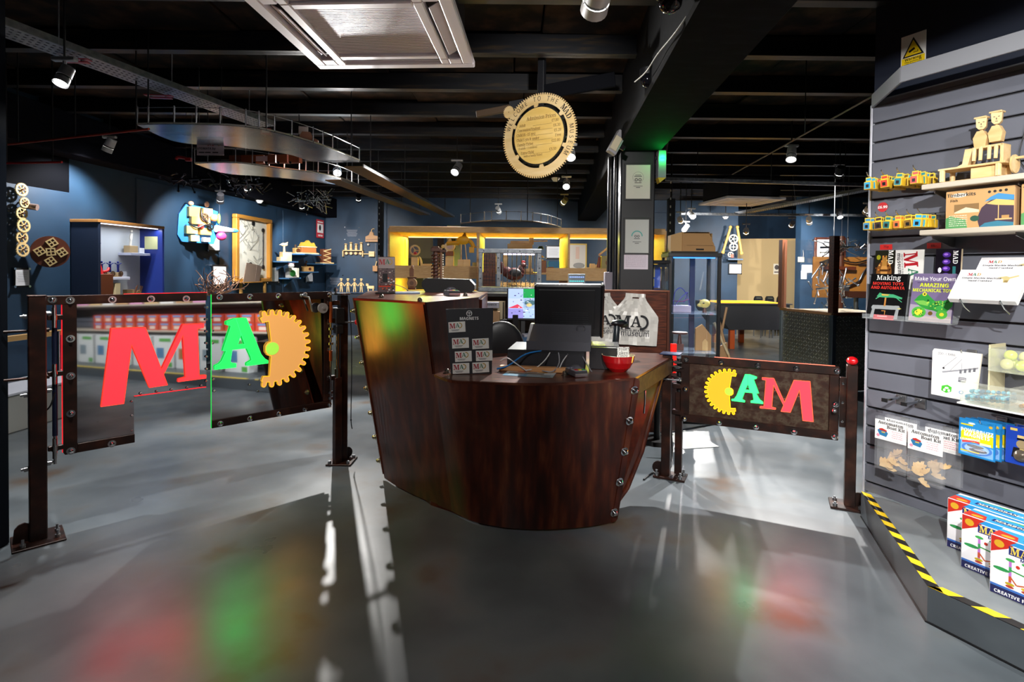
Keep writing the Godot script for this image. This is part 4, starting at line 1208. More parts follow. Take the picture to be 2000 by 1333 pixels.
func book(s: float, y: float, n: float, w: float, h: float, d: float, m: Material, edge: String, label: String, tilt := -0.18, called := "book") -> Node3D:
	var t := thing(called, label, "book", on_slat(s, y, n, 0, tilt))
	part("pages", sh().box(Vector3(0, h / 2, -d / 2), Vector3(w - 0.004, h - 0.004, d - 0.003)), mt("d8d4c8", 0.7), t)
	part("cover", sh().box(Vector3(0, h / 2, -0.0008), Vector3(w, h, 0.0016)).box(Vector3(0, h / 2, -d), Vector3(w, h, 0.0016)).box(Vector3(w / 2, h / 2, -d / 2), Vector3(0.0016, h, d)), mt(edge, 0.3), t)
	part("cover_print", sh().card(w, h, 0.0004), m, t, tf(Vector3(0, h / 2, 0)))
	return t

func build_books() -> void:
	var acr := pane("e8f0f4", 0.1)
	for q in [[0.185, 0.20, "clear acrylic book rest under the black book"], [0.385, 0.19, "clear acrylic book rest under the purple book"]]:
		var o := thing("acrylic_rest", q[2], "book rest", slat, "acrylic book rests")
		part("ledge", sh().box(Vector3(q[0], 1.118, 0.17), Vector3(q[1], 0.004, 0.06)), acr, o)
		part("lip", sh().box(Vector3(q[0], 1.128, 0.199), Vector3(q[1], 0.024, 0.004)), acr, o)
		part("back", sh().at(tf(Vector3(q[0], 1.12, 0.14), 0, -0.5)).box(Vector3(0, 0.12, 0), Vector3(q[1], 0.24, 0.004)), acr, o)
	# black book
	var pc := Pic.new(256, 330, col("0c0c0e"))
	pc.poly(v2([30, 250, 40, 235, 225, 232, 235, 250, 232, 262, 34, 264]), col("8e9294"))
	pc.poly(v2([38, 262, 58, 262, 52, 330, 26, 330]), col("8a8e90")).poly(v2([205, 262, 226, 262, 222, 330, 196, 330]), col("8a8e90"))
	pc.rect(118, 165, 12, 75, col("b0763a")).rect(105, 272, 30, 5, col("b0763a")).rect(128, 272, 5, 32, col("b0763a"))
	pc.poly(v2([60, 172, 78, 140, 100, 148, 175, 150, 240, 172, 238, 184, 180, 175, 100, 176]), col("3f9a6c"))
	pc.poly(v2([92, 150, 150, 152, 140, 162, 96, 162]), col("c2a04a")).line(Vector2(180, 160), Vector2(240, 205), 6, col("3f9a6c")).line(Vector2(55, 188), Vector2(90, 165), 6, col("58b080"))
	pc.rect(215, 250, 26, 4, col("c8c040")).rect(80, 312, 70, 8, col("a8a8a8"))
	var b1 := book(0.187, 1.122, 0.195, 0.172, 0.228, 0.022, pc.mat(0.22), "101012", "black automata making book standing on the acrylic rest")
	text(b1, "Making", 0.032, Vector3(0, 0.205, 0.0009), white, "serif")
	text(b1, "MOVING TOYS", 0.0215, Vector3(0, 0.178, 0.0009), mt("c8281c", 0.4), "sans_bold")
	text(b1, "AND AUTOMATA", 0.0215, Vector3(0, 0.157, 0.0009), mt("c8281c", 0.4), "sans_bold", Basis.IDENTITY, 0.95)
	# purple book with a frog toy
	pc = Pic.new(256, 330, col("6e6284"))
	pc.poly(v2([0, 215, 256, 235, 256, 330, 0, 330]), col("9a90a2")).poly(v2([0, 300, 256, 285, 256, 330, 0, 330]), col("a89a98"))
	pc.rect(30, 62, 200, 4, col("3c3454")).rect(20, 112, 220, 4, col("3c3454"))
	pc.poly(v2([22, 190, 45, 158, 70, 138, 95, 136, 130, 168, 165, 200, 215, 178, 256, 165, 256, 215, 225, 258, 190, 268, 150, 252, 100, 245, 60, 225]), col("2f8a38"))
	pc.poly(v2([22, 192, 80, 186, 120, 200, 110, 222, 60, 214]), col("6fae4a")).disc(84, 142, 14, 13, col("d8c83a")).disc(84, 142, 6, 6, col("20301c"))
	pc.poly(v2([135, 190, 190, 180, 215, 215, 190, 255, 150, 240]), col("3fa046")).line(Vector2(150, 225), Vector2(250, 180), 5, col("1c5a24")).disc(160, 200, 10, 10, col("1c4a20")).disc(110, 185, 7, 7, col("1c4a20"))
	pc.disc(60, 268, 44, 38, col("4aa23c")).disc(60, 268, 26, 22, col("d2c838")).disc(200, 275, 34, 30, col("4aa23c")).disc(200, 275, 14, 12, col("d2c838")).disc(132, 272, 14, 14, col("6a5222"))
	for k in 14:
		pc.disc(rng.randf_range(25, 95), rng.randf_range(240, 296), 5, 5, col("2f7a2c")).disc(rng.randf_range(100, 210), rng.randf_range(190, 240), 5, 4, col("a8cc4a"))
	var b2 := book(0.388, 1.122, 0.195, 0.176, 0.232, 0.012, pc.mat(0.25), "5c5272", "purple mechanical toys book with a green frog on the cover")
	text(b2, "Make Your Own", 0.024, Vector3(0.004, 0.207, 0.0009), white, "sans")
	text(b2, "AMAZING", 0.026, Vector3(0.004, 0.176, 0.0009), mt("c6d31c", 0.4), "sans_bold")
	text(b2, "MECHANICAL TOYS", 0.0215, Vector3(0.002, 0.151, 0.0009), mt("c6d31c", 0.4), "sans_bold", Basis.IDENTITY, 0.88)
	# three magazines behind
	var mg := Pic.new(160, 220, col("201a14"))
	mg.rect(0, 0, 160, 70, col("1c1e14")).disc(80, 130, 64, 70, col("7a4c22")).disc(80, 120, 30, 40, col("c08a48")).disc(30, 40, 18, 14, col("8a8a20")).rect(60, 30, 40, 60, col("a87838")).rect(30, 110, 100, 12, col("4a2c14"))
	for k in 20:
		mg.disc(rng.randf_range(10, 150), rng.randf_range(30, 215), 7, 5, col(["3a1c10", "d8a860", "6a3a1c", "c87832"][k % 4]))
	var m1 := book(0.115, 1.27, 0.075, 0.095, 0.2, 0.005, mg.mat(0.25), "2a2018", "magazine with a wooden gear photograph, leftmost behind the black book", -0.06, "magazine")
	text(m1, "MAD", 0.03, Vector3(0.03, 0.165, 0.0009), white, "serif_bold", Basis(Vector3(0, 0, 1), -PI / 2))
	mg = Pic.new(160, 220, col("d8d8d4"))
	var m2 := book(0.235, 1.27, 0.08, 0.13, 0.2, 0.005, mg.mat(0.25), "c8c8c4", "white magazine with big red and green letters", -0.06, "magazine")
	text(m2, "M", 0.085, Vector3(0.008, 0.15, 0.0009), mt("a01420", 0.4), "serif_bold", Basis(Vector3(0, 0, 1), -PI / 2 + 0.1))
	text(m2, "A", 0.06, Vector3(0.022, 0.085, 0.0009), mt("1f6a4a", 0.4), "serif_bold", Basis(Vector3(0, 0, 1), -PI / 2 + 0.1))
	text(m2, "mechanical art & design", 0.011, Vector3(-0.03, 0.12, 0.0009), mt("5a5a5a", 0.4), "sans", Basis(Vector3(0, 0, 1), -PI / 2 + 0.1))
	text(m2, "museum", 0.026, Vector3(-0.046, 0.13, 0.0009), mt("303030", 0.4), "sans_bold", Basis(Vector3(0, 0, 1), -PI / 2 + 0.1))
	mg = Pic.new(160, 220, col("120f18"))
	for k in 5:
		mg.disc(70, 30 + k * 36, 26, 14, col("4a2c88")).disc(66, 28 + k * 36, 14, 6, col("a070d8"))
	mg.disc(120, 170, 24, 20, col("b8322c")).disc(40, 190, 20, 14, col("a8a030")).disc(30, 110, 12, 14, col("e8e0f0")).rect(110, 90, 20, 40, col("2a6a6a"))
	var m3 := book(0.40, 1.265, 0.07, 0.105, 0.205, 0.012, mg.mat(0.25), "c8b89a", "dark magazine with purple lights on the cover", -0.06, "magazine")
	text(m3, "MAD", 0.026, Vector3(0.03, 0.165, 0.0009), white, "serif_bold", Basis(Vector3(0, 0, 1), -PI / 2))
	# white machine kit boxes
	var pk := Pic.new(384, 240, col("e4e4e6"))
	pk.rows(40, 120, 120, 9, 5, 3, col("b6b6ba"), rng).rows(215, 118, 130, 9, 4, 3, col("b6b6ba"), rng)
	pk.poly(v2([235, 62, 280, 50, 300, 58, 345, 40, 350, 52, 305, 72, 300, 100, 275, 104, 270, 76]), col("b9ab78")).rect(278, 85, 22, 18, col("8a7648")).poly(v2([225, 80, 260, 66, 262, 74]), col("b0a070"))
	var pm := pk.mat(0.4)
	var k2 := 0
	for q in [[0.645, 1.30, 0.16, "white machine kit box at the back of the slanted pair"], [0.628, 1.243, 0.30, "white machine kit box at the front of the slanted pair"]]:
		var t := thing("machine_kit", q[3], "box", on_slat(q[0], q[1], q[2], 0, -0.72), "white machine kits")
		part("carton", sh().box(Vector3(0, 0.085, -0.016), Vector3(0.24, 0.17, 0.03), 0.003), white, t)
		part("front_print", sh().card(0.236, 0.166, -0.0004), pm, t, tf(Vector3(0, 0.085, 0)))
		var rx := -0.075
		for c in [["M", "a01420"], ["A", "1f6a4a"], ["D", "b0862a"]]:
			text(t, c[0], 0.02, Vector3(rx, 0.14, 0.0006), mt(c[1], 0.4), "serif_bold")
			rx += 0.016
		text(t, "Simple Marble Machine", 0.0125, Vector3(-0.03, 0.118, 0.0006), mt("4a4a4e", 0.4), "sans_bold")
		text(t, "Hand Cranked", 0.0125, Vector3(-0.03, 0.104, 0.0006), mt("4a4a4e", 0.4), "sans_bold")
		part("rest_wire", sh().tube([Vector3(-0.07, -0.004, 0.0), Vector3(-0.07, -0.004, -0.05), Vector3(-0.07, 0.01, -0.1)], 0.003, 6).tube([Vector3(0.07, -0.004, 0.0), Vector3(0.07, -0.004, -0.05), Vector3(0.07, 0.01, -0.1)], 0.003, 6), chrome, t)
		k2 += 1

func build_lower_goods() -> void:
	# white crane kit
	var pk := Pic.new(256, 300, col("ececea"))
	pk.rows(14, 40, 60, 11, 18, 2, col("c8c8ca"), rng)
	pk.line(Vector2(60, 110), Vector2(130, 30), 3, col("707278")).line(Vector2(100, 125), Vector2(160, 40), 3, col("707278")).disc(60, 116, 7, 7, col("2a2a2e"))
	pk.poly(v2([50, 140, 256, 80, 256, 92, 56, 150]), col("8a8c92"))
	for k in 4:
		pk.rect(150 + k * 26, 112 - k * 8, 15, 26, col("5c5e66"))
	pk.rect(160, 60, 3, 90, col("808288")).rect(150, 162, 46, 34, col("5c5e66")).rect(154, 168, 38, 4, col("d0d0d4")).rect(154, 178, 38, 4, col("d0d0d4"))
	pk.poly(v2([55, 240, 90, 228, 118, 240, 118, 272, 88, 286, 55, 272]), col("3fae2c")).disc(88, 250, 13, 7, col("ececea")).disc(75, 266, 8, 9, col("ececea")).disc(103, 266, 8, 9, col("ececea"))
	pk.disc(178, 264, 14, 12, col("2a6fb0")).disc(178, 264, 10, 8, col("ececea"))
	var kt := thing("crane_kit", "white cardboard crane kit hanging beside the bins of balls", "kit", on_slat(0.45, 0.765, 0.095))
	part("carton", sh().prism(v2([-0.092, 0.0, 0.075, -0.004, 0.086, 0.008, 0.105, 0.222, -0.084, 0.222, -0.09, 0.21]), -0.012, 0.0), white, kt)
	part("front_print", sh().face([Vector3(-0.088, 0.008, 0.0005), Vector3(0.08, 0.008, 0.0005), Vector3(0.1, 0.215, 0.0005), Vector3(-0.082, 0.215, 0.0005)], Vector3(0, 0, 1)), pk.mat(0.4), kt)
	text(kt, "IDD-CRANE", 0.016, Vector3(-0.03, 0.203, 0.001), mt("77777c", 0.4), "mono", Basis.IDENTITY, 0.9)
	hook(on_slat(0.48, 0.975, 0.0), 0.1, "chrome hook holding the white crane kit", "lower hooks")
	# bins of balls
	var acr := pane("e4e8d8", 0.14)
	var bins := thing("ball_bin", "clear two tier acrylic bin of bouncy balls and marbles at the slat wall", "bin", on_slat(0.0, 0.0, 0.0))
	for q in [[0.615, 0.93, 0.10, 0.13, 0.098], [0.565, 0.795, 0.22, 0.12, 0.09]]:
		part("tray", sh().box(Vector3(q[0] + 0.2, q[1], q[2]), Vector3(0.4, 0.004, q[3] * 1.2)).box(Vector3(q[0] + 0.2, q[1] + q[4] / 2, q[2] + q[3] * 0.6), Vector3(0.4, q[4], 0.004)).box(Vector3(q[0], q[1] + q[4] / 2, q[2]), Vector3(0.004, q[4], q[3] * 1.2)).box(Vector3(q[0] + 0.17, q[1] + q[4] / 2, q[2]), Vector3(0.004, q[4], q[3] * 1.2)), acr, bins)
	part("side_panel", sh().box(Vector3(0.606, 0.92, 0.08), Vector3(0.006, 0.24, 0.14)), mt("c8bf9c", 0.3), bins)
	part("shelf", sh().box(Vector3(0.765, 0.788, 0.16), Vector3(0.42, 0.006, 0.28)), mt("d8d8d2", 0.4), bins)
	for k in 9:
		solo("bouncy_ball", sh().ball(Vector3.ZERO, Vector3.ONE * 0.024, 14, 10), mt(["c8d648", "dcd890"][k % 2], 0.25), "pale lime bouncy ball in the upper acrylic tray", "ball", on_slat(0.65 + 0.052 * (k % 3), 0.957 + 0.036 * (k / 6), 0.05 + 0.052 * ((k / 3) % 2) + 0.02 * (k / 6)), "bouncy balls in the upper tray")
	var mesh := sh().ball(Vector3.ZERO, Vector3.ONE * 0.0085, 10, 6).mesh()
	var blues := [mt("2f86a0", 0.12, 0.1), mt("6fb4c4", 0.12, 0.1), mt("1f5f80", 0.12, 0.1)]
	for k in 84:
		var lay := k / 36
		solo("marble", mesh, blues[k % 3], "blue glass marble in the lower acrylic tray", "marble", on_slat(0.577 + 0.0176 * (k % 9) + 0.008 * (lay % 2), 0.806 + 0.0145 * lay + 0.004 * ((k % 9) * 0.5), 0.165 + 0.0178 * ((k / 9) % 4) + 0.02 * (lay % 2) + 0.045), "blue marbles in the lower tray")
	for k in 10:
		solo("marble", mesh, mt(["c8862c", "8a5a1c"][k % 2], 0.12, 0.1), "amber glass marble in the lower tray's right compartment", "marble", on_slat(0.745 + 0.018 * (k % 5), 0.806, 0.2 + 0.02 * (k / 5)), "amber marbles in the lower tray")
	# empty hooks
	for q in [[0.16, "empty"], [0.25, "second empty"]]:
		var o := thing("product_hook", "%s square steel display arm above the boat kits" % q[1], "hook", on_slat(q[0], 0.69, 0.0), "empty display arms")
		part("clip", sh().box(Vector3(0.02, 0.0, 0.006), Vector3(0.05, 0.05, 0.012), 0.002), steel, o)
		part("arm", sh().box(Vector3(0.02, 0.012, 0.08), Vector3(0.012, 0.014, 0.15), 0.002), chrome, o)
		part("end_stop", sh().box(Vector3(0.02, 0.012, 0.158), Vector3(0.03, 0.02, 0.006), 0.002), black, o)
	# bagged boat kits
	var pk2 := Pic.new(256, 150, col("e8e6e4"))
	pk2.poly(v2([20, 85, 40, 66, 95, 78, 110, 95, 95, 125, 40, 118]), col("2a6f9c")).poly(v2([34, 70, 60, 62, 100, 74, 98, 84, 40, 80]), col("b02a24")).disc(26, 122, 14, 12, col("e88aa0")).rect(55, 88, 30, 8, col("d8b040"))
	pk2.rows(140, 70, 90, 15, 4, 5, col("d88a94"), rng).rows(120, 132, 110, 8, 2, 2, col("b0b0b0"), rng)
	var pm2 := pk2.mat(0.4)
	var bag := pane("e0e4ea", 0.10, 0.08)
	var chip := noisy("plywood_bits", noise_tex(73, 0.02, [[0.0, "c8a26c"], [1.0, "e0c496"]], 128, 3), Vector3(6, 6, 6), 0.6)
	var idx := 0
	for q in [[0.215, 0.345, 0.15, "bagged wooden boat kit, front of the left hook"], [0.235, 0.35, 0.10, "bagged wooden boat kit, behind on the left hook"], [0.375, 0.34, 0.16, "bagged wooden boat kit, front of the right hook"], [0.42, 0.35, 0.10, "bagged wooden boat kit, behind on the right hook"]]:
		var t := thing("boat_kit", q[3], "kit", on_slat(q[0], q[1], q[2]), "bagged boat kits")
		part("bag", sh().at(tf(Vector3(0, 0.135, 0))).card(0.15, 0.27, 0.012).card(0.15, 0.27, -0.01), bag, t)
		part("header_card", sh().box(Vector3(0, 0.205, 0.014), Vector3(0.148, 0.1, 0.0012)), white, t)
		part("header_print", sh().card(0.146, 0.098, 0.0148), pm2, t, tf(Vector3(0, 0.205, 0)))
		text(t, "Automaton", 0.021, Vector3(0.0, 0.243, 0.0152), black, "serif_bold")
		text(t, "Boat Kit", 0.021, Vector3(0.025, 0.225, 0.0152), black, "serif_bold")
		var bits := v2([0, 0, 0.03, -0.006, 0.06, 0.0, 0.075, 0.015, 0.06, 0.022, 0.05, 0.016, 0.045, 0.03, 0.03, 0.022, 0.02, 0.034, 0.008, 0.022])
		for b in 6:
			rng.seed = 90 + idx * 10 + b
			part("wooden_piece", sh().at(Transform3D(Basis.from_scale(Vector3(0.8, 0.8, 1)), Vector3.ZERO)).prism(bits, -0.0015, 0.0015), chip, t, tf(Vector3(rng.randf_range(-0.065, -0.01), rng.randf_range(0.01, 0.07), rng.randf_range(-0.006, 0.008)), rng.randf_range(-0.3, 0.3), 0, rng.randf_range(-0.6, 0.9)))
		idx += 1
	hook(on_slat(0.20, 0.585, 0.0), 0.16, "chrome hook holding the left pair of boat kits", "lower hooks")
	hook(on_slat(0.39, 0.585, 0.0), 0.17, "chrome hook holding the right pair of boat kits", "lower hooks")
	# magnets blister packs
	var pb := Pic.new(256, 310, col("1f7ab8"))
	pb.rect(10, 10, 236, 290, col("2a86c4")).rect(12, 90, 232, 110, col("e0c818")).poly(v2([12, 180, 246, 215, 246, 300, 12, 290]), col("7aa8d8")).disc(130, 240, 110, 50, col("4a78c0")).disc(130, 240, 90, 40, col("8ab0e0")).disc(120, 222, 62, 13, col("26262c")).disc(140, 252, 66, 16, col("36363e")).disc(150, 246, 40, 5, col("b0b0b8"))
	pb.poly(v2([20, 190, 110, 170, 150, 178, 150, 192, 110, 186, 24, 206]), col("d04040")).rect(150, 180, 80, 20, col("e6e0b0")).rect(10, 268, 140, 10, col("e0c818")).rect(10, 40, 90, 12, col("e0c818")).disc(90, 30, 26, 8, col("d8e4ec")).disc(225, 32, 14, 12, col("c8a030"))
	var pbm := pb.mat(0.3)
	for k in 4:
		var t := thing("magnet_pack", ["frontmost blue and yellow magnet pack on its hook", "second blue and yellow magnet pack on its hook", "third blue and yellow magnet pack on its hook", "rearmost blue and yellow magnet pack on its hook"][k], "pack", on_slat(0.585 + 0.012 * k, 0.54, 0.19 - 0.026 * k), "blue and yellow magnet packs")
		part("backing_card", sh().box(Vector3(0, 0.08, 0), Vector3(0.135, 0.165, 0.003), 0.001), mt("1f6ea8", 0.35), t)
		part("front_print", sh().card(0.13, 0.16, 0.0018), pbm, t, tf(Vector3(0, 0.08, 0)))
		part("blister", sh().ball(Vector3(0.0, 0.032, 0.002), Vector3(0.045, 0.02, 0.012), 16, 8), pane("ffffff", 0.12), t)
		if k == 0:
			text(t, "POWERBUZZ", 0.024, Vector3(0, 0.112, 0.0024), mt("e8f0f4", 0.3), "sans_bold", Basis.IDENTITY, 0.85)
			text(t, "MAGNETS", 0.024, Vector3(0, 0.093, 0.0024), mt("e8f0f4", 0.3), "sans_bold", Basis.IDENTITY, 0.85)
			text(t, "STUNNING!!", 0.013, Vector3(-0.025, 0.072, 0.0024), mt("e8e8e8", 0.3), "sans_bold", Basis(Vector3(0, 0, 1), 0.1))
	hook(on_slat(0.6, 0.685, 0.0), 0.2, "chrome hook holding the blue and yellow magnet packs", "lower hooks")
	var pl := Pic.new(200, 290, col("1a3c9c"))
	pl.rect(20, 10, 40, 20, col("c8b060")).rect(60, 60, 90, 22, col("c8b070")).disc(85, 130, 30, 34, col("8a7a5c")).rect(58, 84, 54, 14, col("0c0c10")).poly(v2([40, 160, 130, 160, 140, 240, 30, 240]), col("14141a")).rect(74, 162, 24, 60, col("a09060")).rows(115, 110, 70, 12, 8, 4, col("8aa0d8"), rng)
	var plm := pl.mat(0.3)
	for k in 2:
		var t := thing("novelty_pack", ["deep blue novelty blister pack in front, right of the magnets", "deep blue novelty blister pack behind, right of the magnets"][k], "pack", on_slat(0.745 + 0.02 * k, 0.55, 0.18 - 0.045 * k), "deep blue novelty packs")
		part("backing_card", sh().box(Vector3(0, 0.08, 0), Vector3(0.125, 0.16, 0.003), 0.001), mt("1a3c9c", 0.35), t)
		part("front_print", sh().card(0.12, 0.155, 0.0018), plm, t, tf(Vector3(0, 0.08, 0)))
		part("blister", sh().ball(Vector3(-0.01, 0.04, 0.002), Vector3(0.026, 0.026, 0.02), 16, 8), mt("5a5248", 0.15, 0.4), t)
	hook(on_slat(0.755, 0.69, 0.0), 0.19, "chrome hook holding the deep blue packs", "lower hooks")
	build_marble_boxes()

func build_marble_boxes() -> void:
	var pc := Pic.new(420, 310, col("e6e6ea"))
	pc.poly(v2([0, 0, 120, 0, 70, 50, 0, 90]), col("b82a20")).disc(36, 36, 22, 20, col("c89a28")).poly(v2([110, 0, 420, 0, 420, 30, 80, 24]), col("2a8ac8")).rect(76, 30, 250, 46, col("1c2a6c"))
	pc.rect(0, 268, 420, 42, col("1c2050")).rect(0, 256, 420, 12, col("3a6ab8"))
	for q in [[84, "b06ac0", "b8a020"], [150, "c06ab8", "d0b02a"], [230, "b06ac0", "b8a020"], [310, "c06ab8", "d0b02a"]]:
		pc.rect(q[0] - 6, 104, 12, 126, col(q[1])).rect(q[0] - 6, 140, 12, 26, col("3a9a5a")).rect(q[0] - 6, 190, 12, 30, col("b8462c")).disc(q[0], 104, 20, 8, col("3a9a4a")).disc(q[0], 232, 20, 8, col(q[2])).disc(q[0], 246, 18, 7, col("a83a2a"))
	pc.disc(48, 168, 36, 10, col("2a8a4a")).disc(116, 128, 9, 9, col("b83228")).line(Vector2(84, 190), Vector2(112, 226), 7, col("b8522c")).line(Vector2(112, 226), Vector2(150, 214), 7, col("b8522c")).line(Vector2(84, 156), Vector2(150, 164), 7, col("2a8a3a")).line(Vector2(150, 120), Vector2(230, 180), 7, col("2a8a3a")).line(Vector2(310, 130), Vector2(230, 200), 7, col("b8522c"))
	var pm := pc.mat(0.35)
	var top := Pic.new(420, 148, col("3a9ad0"))
	top.poly(v2([0, 148, 0, 60, 90, 80, 110, 148]), col("c03428")).disc(60, 118, 30, 16, col("d0a428")).rect(120, 70, 200, 42, col("1c2a6c")).poly(v2([0, 0, 420, 0, 420, 20, 0, 30]), col("e0e0e4")).disc(250, 30, 34, 10, col("3aa04a")).line(Vector2(120, 40), Vector2(220, 24), 9, col("3aa04a"))
	var tm := top.mat(0.35)
	var spots := [[0.528, 0.296, 0, "marble run box at the back left of the plinth pile"], [0.643, 0.438, 0, "marble run box in the middle of the plinth pile"], [0.783, 0.546, 0, "marble run box nearest the plinth's front edge"], [0.95, 0.43, 1, "marble run box standing behind the nearest one"], [0.84, 0.29, 2, "rearmost marble run box against the slat wall"]]
	for q in spots:
		var w := 0.30
		var h := 0.222 if q[2] != 0 or q[0] > 0.6 else 0.218
		var d := 0.105
		var t := thing("marble_run_box", q[3], "box", on_slat(q[0] + w / 2, 0.1405, q[1] - d / 2), "marble run boxes")
		part("carton", sh().box(Vector3(0, h / 2, 0), Vector3(w, h, d), 0.002), mt("d8d8dc", 0.4), t)
		part("front_print", sh().card(w - 0.004, h - 0.004, d / 2 + 0.0006), pm, t, tf(Vector3(0, h / 2, 0)))
		part("top_print", sh().card(w - 0.004, d - 0.004, 0.0006), tm, t, Transform3D(Basis(Vector3.RIGHT, -PI / 2), Vector3(0, h, 0)))
		text(t, "MARBORAMA", 0.036, Vector3(-0.09, h - 0.038, d / 2 + 0.001), mt("dcc050", 0.3), "serif_bold", Basis.IDENTITY, 0.85, HORIZONTAL_ALIGNMENT_LEFT)
		text(t, "MARBLE RUN", 0.016, Vector3(-0.06, h - 0.062, d / 2 + 0.001), mt("22306c", 0.3), "sans_bold", Basis.IDENTITY, 1.0, HORIZONTAL_ALIGNMENT_LEFT)
		text(t, "CREATIVE FUN", 0.017, Vector3(-0.135, 0.014, d / 2 + 0.001), white, "sans_bold", Basis.IDENTITY, 1.0, HORIZONTAL_ALIGNMENT_LEFT)
		text(t, "MARBORAMA", 0.022, Vector3(-0.055, h + 0.0009, 0.01), mt("e8e0c0", 0.3), "serif_bold", Basis(Vector3.RIGHT, -PI / 2), 1.0, HORIZONTAL_ALIGNMENT_LEFT)

# ---------------------------------------------------------------- things put together from listed pieces
func pm(m) -> Material:
	return mt(m, 0.5) if m is String else m

func fill(t: Node, pieces: Array) -> Node:
	for q in pieces:
		var s := sh()
		var m = q[-1]
		match q[1]:
			"b":
				s.box(Vector3(q[2], q[3], q[4]), Vector3(q[5], q[6], q[7]), minf(0.003, minf(q[5], minf(q[6], q[7])) * 0.12))
			"c":
				s.cyl(Vector3(q[2], q[3], q[4]), Vector3(q[5], q[6], q[7]), q[8], q[9], 14)
			"s":
				s.ball(Vector3(q[2], q[3], q[4]), Vector3(q[5], q[6], q[7]), 14, 10)
			"t":
				var pts := []
				for i in range(0, q[2].size(), 3):
					pts.append(Vector3(q[2][i], q[2][i + 1], q[2][i + 2]))
				s.tube(smooth(pts, 4) if pts.size() > 2 else pts, q[3], 7)
			"p":
				s.prism(v2(q[2]), q[3], q[4])
			"g":  # gear wheel in the xy plane: x y z radius teeth thickness spokes
				s.at(tf(Vector3(q[2], q[3], q[4])))
				var nt: int = q[6]
				var outer := gear_loop(q[5] * 0.9, q[5] * 0.1, nt)
				s.ring(outer, circle(q[5] * 0.68, nt * 4), 0.0, q[7])
				s.ring(circle(q[5] * 0.2, 16), circle(q[5] * 0.06, 16), 0.0, q[7])
				for k in int(q[8]):
					var a: float = TAU * k / q[8]
					s.at(tf(Vector3(q[2], q[3], q[4]), 0, 0, a)).box(Vector3(q[5] * 0.44, 0, q[7] / 2), Vector3(q[5] * 0.54, q[5] * 0.13, q[7] * 0.96))
		part(q[0], s, pm(m), t)
	return t

func make(called: String, label: String, category: String, t: Transform3D, pieces: Array, group := "") -> Node3D:
	return fill(thing(called, label, category, t, group), pieces)

